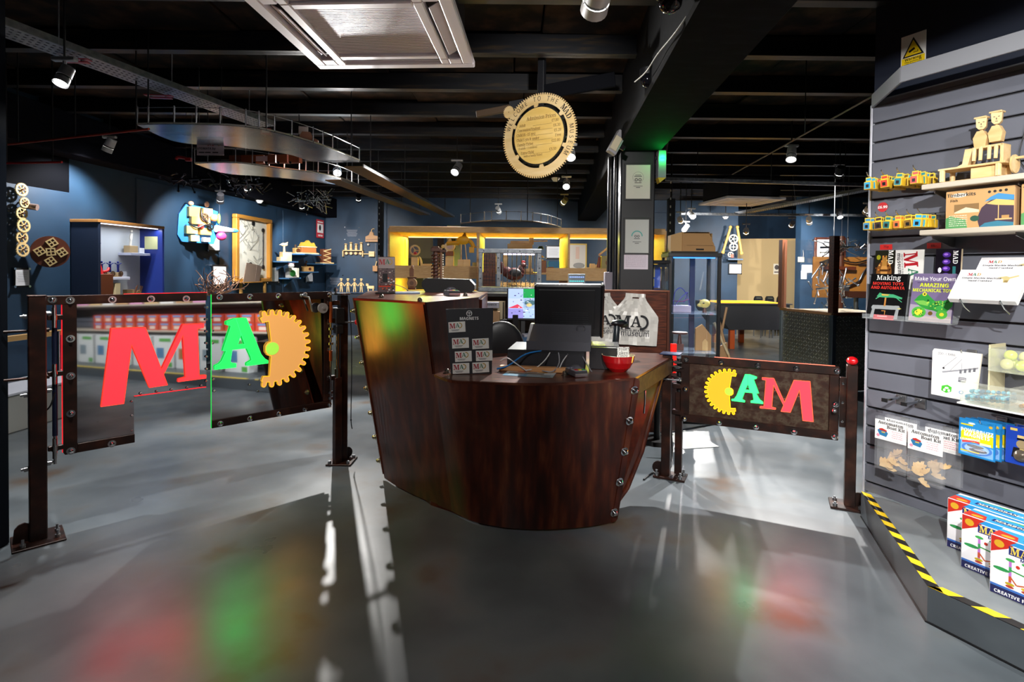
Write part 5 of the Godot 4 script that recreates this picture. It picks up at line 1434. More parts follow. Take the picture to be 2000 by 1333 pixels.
# ---------------------------------------------------------------- round price sign
func build_sign() -> void:
	var R := 0.298
	var p := at(1053, 265.5, 3.9)
	var t := thing("price_sign", "round wooden gear sign with admission prices hanging from the ceiling", "sign", Transform3D(Basis.from_euler(Vector3(0, -0.56, 0)), p))
	var light_ply := noisy("sign_ply", noise_tex(81, 0.008, [[0.0, "d6b478"], [0.5, "e2c48c"], [1.0, "ead2a2"]], 256, 4), Vector3(1.2, 5, 5), 0.45, 0.0, false)
	var loop := gear_loop(R * 0.96, R * 0.045, 104)
	var inner := []
	for i in loop.size():
		var a := loop[i].angle() as float
		var d := fposmod(rad_to_deg(a) - 97.0, 60.0)
		d = minf(d, 60.0 - d)
		inner.append(Vector2.from_angle(a) * R * (0.69 if d < 3.6 else 0.765))
	part("toothed_ring", sh().ring(loop, inner, 0.0, 0.009), light_ply, t)
	part("dark_disc", sh().ring(gear_loop(R * 0.70, R * 0.016, 90), circle(R * 0.5, 360), -0.004, 0.006), mt("14120f", 0.5), t)
	part("price_disc", sh().cyl(Vector3(0, 0, 0.002), Vector3(0, 0, 0.011), R * 0.672, R * 0.672, 48), noisy("disc_ply", noise_tex(82, 0.008, [[0.0, "d9b25c"], [0.5, "e4c06e"], [1.0, "ebcd86"]], 256, 4), Vector3(1.2, 5, 5), 0.3, 0.0, false), t)
	part("small_gear", sh().at(tf(Vector3(-R * 0.86, R * 0.68, -0.002))).ring(gear_loop(R * 0.13, R * 0.022, 22), circle(R * 0.02, 88), 0.0, 0.009), light_ply, t)
	var ink := mt("2a1e10", 0.6)
	var ink2 := mt("6a3f10", 0.6)
	var words := "WELCOME TO THE MAD MUSEUM"
	for i in words.length():
		if words[i] == " ":
			continue
		var a := deg_to_rad(163.0 - 196.0 * i / (words.length() - 1))
		var bold := i >= 15 and i <= 17
		text(t, words[i], 0.052 if bold else 0.043, Vector3(cos(a) * R * 0.875, sin(a) * R * 0.875, 0.0098), mt("0e0b08", 0.6) if bold else ink, "serif_bold" if bold else "sans", Basis(Vector3(0, 0, 1), a - PI / 2), 0.9)
	text(t, "Admission Prices", 0.034, Vector3(0.02, 0.128, 0.0116), ink2, "serif", Basis.IDENTITY, 0.85)
	var rows := [["Adult", "£7.80", 0.086], ["Concession/Student", "£6.30", 0.051], ["Child (6 - 15 yrs)", "£5.20", 0.016], ["Child 5 yrs & under", "Free", -0.019], ["Family Ticket", "£22.00", -0.054], ["(2 adults + 2 children)", "", -0.079], ["Extra Child", "£3.50", -0.112], ["(with a Family Ticket)", "", -0.138]]
	for r in rows:
		var half := sqrt(maxf(0.001, pow(R * 0.63, 2) - r[2] * r[2]))
		text(t, r[0], 0.026 if r[1] != "" else 0.019, Vector3(-half + 0.008, r[2], 0.0116), ink2, "serif", Basis.IDENTITY, 0.78, HORIZONTAL_ALIGNMENT_LEFT)
		if r[1] != "":
			text(t, r[1], 0.026, Vector3(half - 0.008, r[2] + 0.006, 0.0116), ink2, "serif", Basis.IDENTITY, 0.85, HORIZONTAL_ALIGNMENT_RIGHT)
			part("price_rule", sh().box(Vector3(0.03, r[2] - 0.012, 0.0114), Vector3(half * 0.9, 0.0014, 0.0006)), ink2, t)
	part("hanger", sh().box(Vector3(0.0, 0.28, -0.03), Vector3(0.05, 0.72, 0.04), 0.004).box(Vector3(0.0, 0.0, -0.018), Vector3(0.36, 0.05, 0.03), 0.003), mt("14151a", 0.5), t)
	part("arm", sh().at(tf(Vector3(0.16, 0.33, -0.08), 0.35, 0, 0.12)).box(Vector3(0.1, 0, 0), Vector3(0.5, 0.1, 0.03), 0.004), matte(mt("0c0d11", 0.51)), t)
	part("arm", sh().at(tf(Vector3(-0.25, 0.27, -0.05), 0.3, 0, 0.12)).box(Vector3(-0.12, -0.02, 0), Vector3(0.34, 0.05, 0.03), 0.004), mt("4a3826", 0.6), t)
	part("arm_tip", sh().at(tf(Vector3(-0.25, 0.27, -0.05), 0.3, 0, 0.12)).box(Vector3(0.03, -0.01, 0.012), Vector3(0.11, 0.07, 0.012), 0.003), mt("191b22", 0.5), t)

# ---------------------------------------------------------------- goods on the counter
func logo(t: Node, size: float, c: Vector3, b := Basis.IDENTITY, inks := ["a01420", "1f6a4a", "b08a2a"]) -> void:
	text(t, "M", size, c + b * Vector3(-size * 0.62, 0, 0), mt(inks[0], 0.4), "serif_bold", b)
	text(t, "A", size * 0.82, c + b * Vector3(size * 0.14, size * 0.06, 0), mt(inks[1], 0.4), "serif_bold", b)
	var hg := half_gear(1.0, size * 0.42, size * 0.34, v2([-size * 0.1, -size * 0.3, -size * 0.08, -size * 0.24]))
	var n := hg.size()
	var arc := []
	for i in 13:
		var a := deg_to_rad(100.0 - i * 16.6)
		arc.append(Vector2(cos(a), sin(a)))
	var poly := []
	for q in arc:
		poly.append(q * size * 0.42)
	for i in 13:
		poly.append(arc[12 - i] * size * 0.3)
	part("logo_gear", sh().prism(poly, 0.0, 0.0006), mt(inks[2], 0.4), t, Transform3D(b, c + b * Vector3(size * 0.42, 0.02 * size, 0)))

func carrier_bag(label: String, x: float, y: float, z: float, w: float, h: float, roll: float) -> void:
	var t := thing("carrier_bag", label, "bag", tf(Vector3(x, y, z), 0, 0, roll), "white carrier bags")
	var s := sh()
	var nz := FastNoiseLite.new()
	nz.seed = int(x * 100)
	nz.frequency = 9.0
	var rows := 14
	var cols := 12
	var pt := func(i: int, j: int) -> Vector3:
		var v := float(j) / rows
		var hw := w / 2
		if v > 0.55:
			hw = lerpf(w / 2, w * 0.2, clampf((v - 0.55) / 0.36, 0, 1))
		var xx := (2.0 * i / cols - 1.0) * hw
		return Vector3(xx, v * h, 0.012 + 0.02 * nz.get_noise_2d(xx, v * h * 0.5) + 0.012 * (1.0 - pow(2.0 * i / cols - 1.0, 2)))
	for j in rows:
		for i in cols:
			if j == rows - 2 and (i >= 4 and i < 8):
				continue
			s.face([pt.call(i, j), pt.call(i + 1, j), pt.call(i + 1, j + 1), pt.call(i, j + 1)], Vector3.ZERO)
	part("bag_film", s, mt("c9c6c0", 0.3), t)
	part("back_film", sh().prism([Vector2(-w / 2, 0), Vector2(w / 2, 0), Vector2(w / 2, h * 0.55), Vector2(w * 0.2, h * 0.9), Vector2(-w * 0.2, h * 0.9), Vector2(-w / 2, h * 0.55)], -0.004, -0.003), mt("bdbab4", 0.4), t)
	logo(t, w * 0.36, Vector3(-0.005, h * 0.44, 0.037), Basis.IDENTITY, ["15151a", "15151a", "15151a"])
	text(t, "MECHANICAL ART & DESIGN", w * 0.05, Vector3(-0.01, h * 0.29, 0.037), mt("2a2a30", 0.4), "sans_bold")
	text(t, "museum", w * 0.15, Vector3(0.01, h * 0.22, 0.037), mt("3a3a42", 0.4), "sans")

func build_counter_goods() -> void:
	var L := LOW
	# magnets board
	var t := thing("magnet_board", "black display board headed magnets leaning on the counter step", "display board", tf(at_y(920, 731, L) + Vector3(0, 0.001, 0), 0.12, -0.04))
	part("board", sh().prism(v2([-0.108, 0.0, 0.112, 0.0, 0.118, 0.355, -0.138, 0.348]), -0.006, 0.0), mt("2b2b2f", 0.5), t)
	part("emblem", sh().ring(circle(0.0155, 20, Vector2(-0.012, 0.325)), circle(0.0125, 20, Vector2(-0.012, 0.325)), 0.0, 0.001).box(Vector3(-0.012, 0.328, 0.0005), Vector3(0.022, 0.003, 0.001)).box(Vector3(-0.012, 0.322, 0.0005), Vector3(0.003, 0.02, 0.001)), white, t)
	text(t, "MAGNETS", 0.022, Vector3(-0.012, 0.298, 0.0006), white, "sans_bold", Basis(Vector3(0, 0, 1), 0.02))
	var spots := [[-0.077, 0.252, 0.06], [-0.058, 0.166, 0.04], [0.05, 0.162, 0.05], [-0.042, 0.094, 0.04], [0.07, 0.097, 0.03], [-0.054, 0.03, 0.03], [0.052, 0.034, 0.05]]
	var tell := ["single white logo magnet in the top row of the board", "left white logo magnet in the board's second row", "right white logo magnet in the board's second row", "left white logo magnet in the board's third row", "right white logo magnet in the board's third row", "left white logo magnet in the board's bottom row", "right white logo magnet in the board's bottom row"]
	for k in 7:
		var m := thing("logo_magnet", tell[k], "magnet", t.transform * tf(Vector3(spots[k][0], spots[k][1], 0.0006), 0, 0, spots[k][2]), "logo magnets")
		part("plate", sh().box(Vector3(0, 0, 0.0015), Vector3(0.09, 0.056, 0.003), 0.001), mt("e4e2dc", 0.35), m)
		logo(m, 0.036, Vector3(-0.002, 0.007, 0.0032))
		part("small_print", sh().box(Vector3(-0.01, -0.014, 0.0032), Vector3(0.045, 0.0022, 0.0004)).box(Vector3(-0.01, -0.019, 0.0032), Vector3(0.034, 0.0022, 0.0004)), mt("55555a", 0.5), m)
	# flat leaflet
	var pl := Pic.new(320, 160, col("c2ced2"))
	pl.rect(0, 90, 320, 70, col("3f8fb4")).rect(150, 95, 170, 65, col("8aa8b4")).rect(40, 20, 230, 26, col("d8c8bc")).rect(70, 24, 60, 16, col("b8402c")).rect(140, 26, 60, 18, col("5a4a3c")).rect(205, 22, 60, 20, col("c8a048")).rect(20, 56, 230, 28, col("4a5a5c")).rect(30, 58, 90, 12, col("a8542c")).rect(130, 70, 110, 18, col("1c2a30")).rect(240, 110, 60, 24, col("5c666a"))
	pl.rows(30, 105, 100, 10, 4, 3, col("dce8ec"), rng)
	solo("leaflet", sh().at(Transform3D(Basis(Vector3.RIGHT, -PI / 2), Vector3.ZERO)).card(0.27, 0.16, 0.0015), pl.mat(0.3), "pale blue printed leaflet lying flat on the counter", "leaflet", tf(at_y(1035, 731, L), -0.22))
	# wooden plank and cash drawer
	var dz := at_y(1050, 716, L)
	var yaw := -0.16
	make("wooden_plank", "light wooden strip lying along the cash drawer", "plank", tf(Vector3(0.135, L, -3.03), yaw), [["plank", "b", 0, 0.014, 0, 0.40, 0.026, 0.05, mt("d89c66", 0.5)]])
	var till := tf(Vector3(0.27, L, -3.24), yaw)
	make("cash_drawer", "wide black cash drawer under the till screen", "cash drawer", till, [["casing", "b", -0.05, 0.055, 0, 0.44, 0.11, 0.34, mt("232327", 0.4)], ["drawer_front", "b", -0.05, 0.05, 0.172, 0.43, 0.085, 0.006, mt("2c2c31", 0.4)]])
	make("receipt_printer", "black box shaped receipt printer beside the cash drawer", "printer", tf(Vector3(0.55, L, -3.23), yaw), [["casing", "b", 0, 0.062, 0, 0.17, 0.124, 0.25, mt("1d1d21", 0.35)], ["lid", "b", 0, 0.126, -0.02, 0.165, 0.006, 0.2, mt("2f2f34", 0.25)], ["slot", "b", 0.086, 0.07, 0.02, 0.003, 0.04, 0.05, black]])
	var sc := thing("till_screen", "black point of sale screen seen from behind on its wedge base", "till", till * tf(Vector3(0.02, 0.111, -0.02)))
	part("base", sh().prism(v2([-0.19, 0.0, 0.19, 0.0, 0.19, 0.055, 0.05, 0.13, -0.02, 0.13, -0.19, 0.05]), -0.18, 0.18), mt("55555c", 0.3), sc, Transform3D(Basis(Vector3(0, 0, -1), Vector3.UP, Vector3(1, 0, 0)), Vector3(0.0, 0, 0)))
	var cas := part("casing", sh().box(Vector3(0, 0.16, 0), Vector3(0.40, 0.32, 0.05), 0.012), mt("19191c", 0.4), sc, tf(Vector3(0.04, 0.06, -0.05), 0.06, 0.22))
	part("vent_panel", sh().box(Vector3(-0.01, 0.17, 0.026), Vector3(0.33, 0.24, 0.006), 0.002), mt("121215", 0.5), cas)
	var holes := sh()
	for r in 7:
		for c in 26:
			holes.box(Vector3(-0.09 + c * 0.0082, 0.07 + r * 0.0135, 0.0295), Vector3(0.004, 0.004, 0.001))
	var ho := part("vent_holes", holes, mt("2e2e33", 0.5), cas)
	ho.set_meta("kind", "stuff")
	part("rim", sh().box(Vector3(0.20, 0.16, 0.0), Vector3(0.02, 0.33, 0.07), 0.008), mt("151518", 0.35), cas)
	part("hinge", sh().box(Vector3(0.12, 0.1, 0.06), Vector3(0.05, 0.06, 0.05), 0.01), mt("4a4a50", 0.3), sc)
	part("maker_plate", sh().box(Vector3(-0.03, 0.088, 0.12), Vector3(0.06, 0.002, 0.02)), mt("9a9488", 0.4), sc, Transform3D(Basis(Vector3.RIGHT, 0.42), Vector3(0, 0.035, -0.04)))
	# cables
	var cab := [["f2f2f2", [[-0.02, 0.108, 0.16, -0.05, 0.06, 0.2, -0.1, 0.02, 0.24, -0.15, 0.012, 0.27]]], ["9a9aa0", [[0.02, 0.11, 0.16, 0.03, 0.05, 0.21, 0.0, 0.012, 0.27, -0.06, 0.012, 0.26]]], ["c8c8cc", [[0.09, 0.11, 0.15, 0.05, 0.06, 0.2, 0.03, 0.012, 0.25]]], ["7a7a80", [[0.14, 0.11, 0.15, 0.18, 0.05, 0.2, 0.21, 0.012, 0.235]]], ["1e86d8", [[-0.06, 0.108, 0.16, -0.16, 0.09, 0.2, -0.25, 0.03, 0.25, -0.31, 0.014, 0.27]]], ["d8d8da", [[-0.3, 0.05, 0.22, -0.26, 0.07, 0.23, -0.2, 0.04, 0.25, -0.14, 0.012, 0.29]]]]
	var names := ["white cable looping from the till base to the counter", "grey cable looping in front of the cash drawer", "pale cable hanging from the till base", "thin grey cable running to the card reader", "bright blue network cable curving off the till", "white cable arching beside the magnets board"]
	for k in cab.size():
		make("till_cable", names[k], "cable", till, [["cable", "t", cab[k][1][0], 0.0032 if k != 4 else 0.0045, cab[k][0]]], "till cables")
	# card readers
	for q in [[1128, 738, L, 0.35, 0.12, "card payment terminal on the lower worktop by the bowl"], [880, 579, HIGH, 0.4, 0.14, "card payment terminal on the raised top in front of the black tray"]]:
		var cr := make("card_reader", q[5], "card reader", tf(at_y(q[0], q[1], q[2]) + Vector3(0, 0, -0.06), q[3]), [["body", "b", 0, 0.018, 0, 0.075, 0.03, q[4], mt("3a3a40", 0.3)], ["face_plate", "b", 0, 0.034, 0.0, 0.066, 0.004, q[4] * 0.94, mt("8a8a90", 0.3)], ["screen", "b", 0.006, 0.037, -0.03, 0.05, 0.002, 0.03, mt("6a62b0", 0.2)], ["shield", "s", -0.005, 0.036, 0.0, 0.036, 0.022, 0.012, pane("55555a", 0.5, 0.1)], ["red_key", "b", -0.02, 0.038, q[4] * 0.33, 0.014, 0.004, 0.022, "b0201c"], ["yellow_key", "b", 0.0, 0.038, q[4] * 0.33, 0.014, 0.004, 0.022, "d8b820"], ["green_key", "b", 0.02, 0.038, q[4] * 0.33, 0.014, 0.004, 0.022, "1f8a44"], ["bumper", "b", 0, 0.012, q[4] * 0.5, 0.074, 0.018, 0.006, chrome]], "card readers")
	# bowl and note
	var bp := at_y(1209, 727, L) + Vector3(0, 0, -0.03)
	var bowl := thing("token_bowl", "glossy red bowl with cream inside on the worktop", "bowl", tf(bp))
	part("shell", sh().lathe(v2([0.0, 0.0, 0.045, 0.0, 0.068, 0.022, 0.085, 0.055, 0.093, 0.092]), 32), mt("b01218", 0.15, 0.0, 0.8), bowl)
	part("inside", sh().lathe(v2([0.0905, 0.092, 0.083, 0.055, 0.066, 0.024, 0.04, 0.008, 0, 0.008]), 32).lathe(v2([0.093, 0.092, 0.0905, 0.0925]), 32), mt("d8c8a4", 0.35), bowl)
	var note := thing("bowl_note", "small handwritten note standing in the red bowl", "note", tf(bp + Vector3(0.015, 0.065, 0.02), 0.1, -0.1))
	part("card", sh().box(Vector3(0.01, 0.035, 0), Vector3(0.07, 0.075, 0.001)), mt("e6e6e2", 0.5), note)
	text(note, "Trolley", 0.024, Vector3(0.01, 0.06, 0.0009), black, "serif")
	text(note, "Tokens", 0.024, Vector3(0.01, 0.04, 0.0009), black, "serif")
	text(note, "Only", 0.024, Vector3(0.01, 0.02, 0.0009), black, "serif")
	# scanner gun
	var sp := at_y(1202, 690, L)
	make("barcode_scanner", "dark barcode scanner gun standing on its stalk behind the bowl", "scanner", tf(sp + Vector3(-0.03, 0, 0.1), 0.3), [["stand", "c", 0, 0, 0, 0, 0.012, 0, 0.05, 0.045, black], ["stalk", "t", [0, 0.01, 0, 0, 0.06, 0.005, 0.005, 0.11, 0.01], 0.016, mt("14161a", 0.35)], ["grip", "t", [0.005, 0.07, 0.01, 0.01, 0.13, 0.012, 0.02, 0.2, 0.0], 0.022, mt("1a2228", 0.3)], ["head", "s", 0.035, 0.215, 0.0, 0.06, 0.024, 0.036, mt("11151a", 0.3)], ["nozzle", "s", 0.07, 0.202, 0.0, 0.034, 0.02, 0.03, mt("2a2f24", 0.35)]])
	# on the raised top
	var pc := Pic.new(160, 330, col("5a4a4c"))
	pc.rect(0, 0, 160, 100, col("a89c9a")).rect(4, 4, 152, 92, col("9a8c8c"))
	rng.seed = 33
	for k in 90:
		pc.rect(rng.randf_range(0, 150), rng.randf_range(104, 320), rng.randf_range(6, 22), rng.randf_range(5, 16), col(["c8beb4", "7a3a2c", "b8502c", "2a2626", "d8d0c8", "4a2a22", "8a7a70", "1c1a1c"][k % 8]))
	pc.rect(40, 150, 50, 80, col("1a1a1c")).rect(0, 262, 120, 12, col("b83a20"))
	var ls := thing("leaflet_stand", "easel stand with a photo collage poster on the raised counter top", "stand", tf(at_y(752, 575, HIGH) + Vector3(0, 0, -0.05), 0.35, -0.12))
	part("panel", sh().box(Vector3(0, 0.13, 0), Vector3(0.118, 0.26, 0.008), 0.003), mt("4a3a3a", 0.4), ls)
	part("poster_print", sh().card(0.11, 0.25, 0.0045), pc.mat(0.3), ls, tf(Vector3(0, 0.13, 0)))
	logo(ls, 0.05, Vector3(0, 0.222, 0.0052))
	part("rear_leg", sh().cyl(Vector3(0.05, 0.14, -0.01), Vector3(0.065, 0.0, -0.09), 0.006, 0.006, 8), mt("5a2a1c", 0.5), ls)
	part("foot", sh().box(Vector3(0, 0.006, -0.02), Vector3(0.15, 0.012, 0.06), 0.003), mt("1c1614", 0.5), ls)
	make("desk_tray", "black angular tray standing on the raised top", "tray", tf(at_y(868, 572, HIGH) + Vector3(0.02, 0, -0.16), 0.0), [["casing", "p", [-0.2, 0.045, -0.17, 0.0, 0.17, 0.0, 0.2, 0.02, 0.2, 0.055, 0.16, 0.098, -0.17, 0.105, -0.2, 0.075], -0.1, 0.1, mt("08080a", 0.6)]])
	make("clock_figure", "small carved wooden clock figure behind the black tray", "carving", tf(at_y(805, 566, HIGH)), [["base", "b", 0, 0.008, 0, 0.06, 0.016, 0.05, dark_wood], ["clock_body", "c", 0, 0.055, -0.02, 0, 0.055, 0.02, 0.04, 0.04, mt("7d5638", 0.5)], ["platform", "b", 0, 0.10, 0, 0.075, 0.012, 0.04, dark_wood], ["figure", "b", -0.004, 0.145, 0, 0.036, 0.07, 0.03, mt("6a4128", 0.5)], ["dial", "c", 0, 0.055, 0.02, 0, 0.055, 0.023, 0.018, 0.018, mt("5a3a24", 0.5)], ["neck", "c", 0, 0.016, 0, 0, 0.03, 0, 0.02, 0.03, mt("7d5638", 0.5)], ["head", "s", 0.0, 0.19, 0, 0.014, 0.016, 0.014, mt("8d644a", 0.5)]])
	var tw := thing("spiral_tower", "tall brown wooden marble tower with a spiral and rope edge", "tower", tf(at_y(852, 570, HIGH)))
	part("post", sh().box(Vector3(0.035, 0.17, 0), Vector3(0.014, 0.34, 0.02), 0.002), mt("6a4228", 0.5), tw)
	part("column", sh().cyl(Vector3(-0.005, 0, 0), Vector3(-0.005, 0.31, 0), 0.02, 0.02, 12), mt("5a3826", 0.5), tw)
	for k in 10:
		part("spiral_step", sh().at(tf(Vector3(-0.005, 0.05 + k * 0.026, 0), 0, 0, 0.35)).cyl(Vector3(0, 0, 0), Vector3(0, 0.009, 0), 0.037, 0.037, 14), dark_wood, tw)
	part("cap", sh().box(Vector3(-0.005, 0.325, 0), Vector3(0.07, 0.03, 0.06), 0.003).box(Vector3(-0.005, 0.345, 0), Vector3(0.045, 0.015, 0.04), 0.003).box(Vector3(0.04, 0.315, 0), Vector3(0.08, 0.02, 0.03), 0.003), mt("4a2a1c", 0.5), tw)
	for k in 16:
		part("rope_knot", sh().ball(Vector3(0.05, 0.015 + k * 0.018, 0.0), Vector3.ONE * 0.006, 8, 6), mt("c8c0b0", 0.6), tw)
	make("paper_pad", "pale blue paper pad lying on the raised counter top", "pad", tf(at_y(795, 574, HIGH), 0.3), [["sheets", "b", 0, 0.006, 0, 0.17, 0.012, 0.1, mt("8a9ab0", 0.5)]])
	make("desk_cable", "thin dark cable curving over the raised counter top", "cable", tf(at_y(780, 570, HIGH)), [["cable", "t", [-0.06, 0.06, 0, -0.02, 0.05, 0, 0.04, 0.03, 0.0, 0.07, 0.006, 0.02], 0.003, black]])
	# behind the counter
	make("office_chair", "black office chair with a curved back behind the counter", "chair", tf(Vector3(-0.07, 0, -3.72), 0.3), [["backrest", "s", 0, 0.80, 0, 0.17, 0.2, 0.05, mt("111114", 0.45)], ["seat", "b", 0, 0.48, -0.2, 0.42, 0.08, 0.4, mt("111114", 0.6)], ["spine", "c", 0, 0.4, -0.04, 0, 0.72, -0.03, 0.02, 0.02, black], ["column", "c", 0, 0.06, -0.2, 0, 0.45, -0.2, 0.025, 0.025, steel], ["base", "c", 0, 0.0, -0.2, 0, 0.06, -0.2, 0.26, 0.05, black]])
	var bdesk := thing("service_desk", "dark shelf desk behind the counter under the lit wooden unit", "desk", tf(Vector3(0.15, 0, -4.75)))
	fill(bdesk, [["top", "b", -0.05, 0.76, -0.06, 2.0, 0.04, 0.38, mt("2a2320", 0.5)], ["upper_shelf", "b", -0.13, 1.13, -0.16, 2.0, 0.03, 0.5, mt("15130f", 0.5)], ["back_panel", "b", -0.05, 0.94, -0.26, 2.0, 0.33, 0.02, mt("4c463a", 0.6)], ["side", "b", -1.04, 0.38, -0.06, 0.03, 0.76, 0.38, mt("1c1916", 0.5)], ["side", "b", 0.94, 0.38, -0.06, 0.03, 0.76, 0.38, mt("1c1916", 0.5)]])
	var ps := Pic.new(192, 200, col("9fb4dc"))
	rng.seed = 5
	ps.rect(96, 0, 96, 62, col("189048")).rect(0, 66, 96, 66, col("b0bedc")).rect(98, 66, 94, 66, col("90a8c4")).poly(v2([0, 132, 60, 105, 96, 132]), col("c83a50")).rect(0, 136, 96, 64, col("8a86c8")).rect(98, 136, 94, 64, col("a0b8e0")).disc(140, 95, 36, 18, col("40626c")).disc(135, 110, 18, 12, col("c8b878"))
	for k in 40:
		ps.rect(rng.randf_range(10, 180), rng.randf_range(10, 190), rng.randf_range(3, 14), rng.randf_range(2, 7), col(["2a2440", "e8eef8", "402a50", "5a6a80"][k % 4]))
	var mon := thing("camera_monitor", "bright security camera monitor standing behind the counter", "monitor", tf(at(1022, 592, 4.45) + Vector3(0, -0.13, 0), 0.0, -0.12))
	part("casing", sh().box(Vector3(0, 0.12, -0.014), Vector3(0.265, 0.265, 0.024), 0.005), mt("101014", 0.4), mon)
	var scm := ps.mat(0.2)
	scm.emission_enabled = true
	scm.emission = Color.BLACK
	scm.emission_texture = scm.albedo_texture
	scm.emission_energy_multiplier = 1.1
	part("screen", sh().card(0.245, 0.24, -0.0012), scm, mon, tf(Vector3(0, 0.125, 0)))
	part("stand", sh().box(Vector3(0, -0.06, -0.03), Vector3(0.04, 0.14, 0.02), 0.004).box(Vector3(0, -0.13, -0.03), Vector3(0.16, 0.012, 0.12), 0.004), black, mon)
	make("feedback_box", "cream box with a white feedback card behind the magnets board", "box", tf(Vector3(-0.17, 0.78, -4.62), 0.1), [["carton", "b", 0, 0.11, 0, 0.13, 0.22, 0.14, mt("a5845f", 0.7)], ["back_card", "b", 0.02, 0.22, -0.05, 0.2, 0.16, 0.01, mt("b9ab8c", 0.7)], ["folder", "b", -0.01, 0.27, 0.03, 0.14, 0.05, 0.06, mt("9a9ca8", 0.4)]])
	var fb := get_node("feedback_box")
	text(fb, "FEEDBACK", 0.02, Vector3(-0.01, 0.275, 0.061), black, "sans_bold")
	make("desk_phone", "black cordless phone standing in front of the camera monitor", "phone", tf(Vector3(0.03, 0.78, -4.4)), [["cradle", "b", 0, 0.03, 0, 0.09, 0.06, 0.09, black], ["handset", "b", 0.0, 0.12, 0.0, 0.045, 0.17, 0.03, mt("0e0e10", 0.35)]])
	make("radio_set", "black handheld radio with antenna left of the camera monitor", "radio", tf(Vector3(-0.05, 0.78, -4.5)), [["body", "b", 0, 0.08, 0, 0.06, 0.16, 0.04, black], ["antenna", "c", -0.02, 0.16, 0, -0.02, 0.3, 0, 0.005, 0.004, black], ["stand", "b", 0, 0.01, 0, 0.1, 0.02, 0.1, black]])
	make("paper_stack", "blue and white papers stacked under the camera monitor", "papers", tf(Vector3(0.13, 0.78, -4.35), 0.2), [["blue_sheets", "b", 0, 0.02, 0, 0.2, 0.04, 0.16, mt("3a5a7c", 0.5)], ["white_sheets", "b", 0.02, 0.05, 0.02, 0.13, 0.02, 0.1, mt("9a9aa4", 0.5)]])
	# panel with carrier bags
	make("bag_panel", "dark red brown wooden panel with carrier bags hung on it", "panel", tf(Vector3(0.98, 0, -4.5)), [["board", "b", 0, 0.6, 0, 0.62, 1.16, 0.03, dark_wood], ["top_rail", "b", 0, 1.185, 0, 0.62, 0.012, 0.05, mt("7a4a34", 0.4)], ["side_rail", "b", 0.3, 0.6, 0.02, 0.02, 1.16, 0.03, mt("4a2416", 0.4)]])
	carrier_bag("white carrier bag nearest the column, fully shown on the panel", 0.985, 0.745, -4.465, 0.40, 0.42, -0.05)
	carrier_bag("white carrier bag half hidden behind the till screen", 0.765, 0.765, -4.475, 0.34, 0.40, 0.08)

# ---------------------------------------------------------------- lit wooden display unit and what is in it
func led_bar(t: Node, x: float, w: float, y: float, z: float, hue: String, e: float) -> void:
	part("led_strip", sh().box(Vector3(x, y, z), Vector3(w, 0.008, 0.012)), glow("ffe88a", 4.0), t)
	var l := AreaLight3D.new()
	l.name = "led_light"
	l.area_size = Vector2(w, 0.03)
	l.area_normalize_energy = true
	l.light_color = col(hue)
	l.light_energy = e
	l.area_range = 8.0
	l.area_attenuation = 2.0
	l.shadow_enabled = true
	t.add_child(l, true)
	l.transform = Transform3D(Basis(Vector3.RIGHT, -PI / 2), Vector3(x, y - 0.007, z))

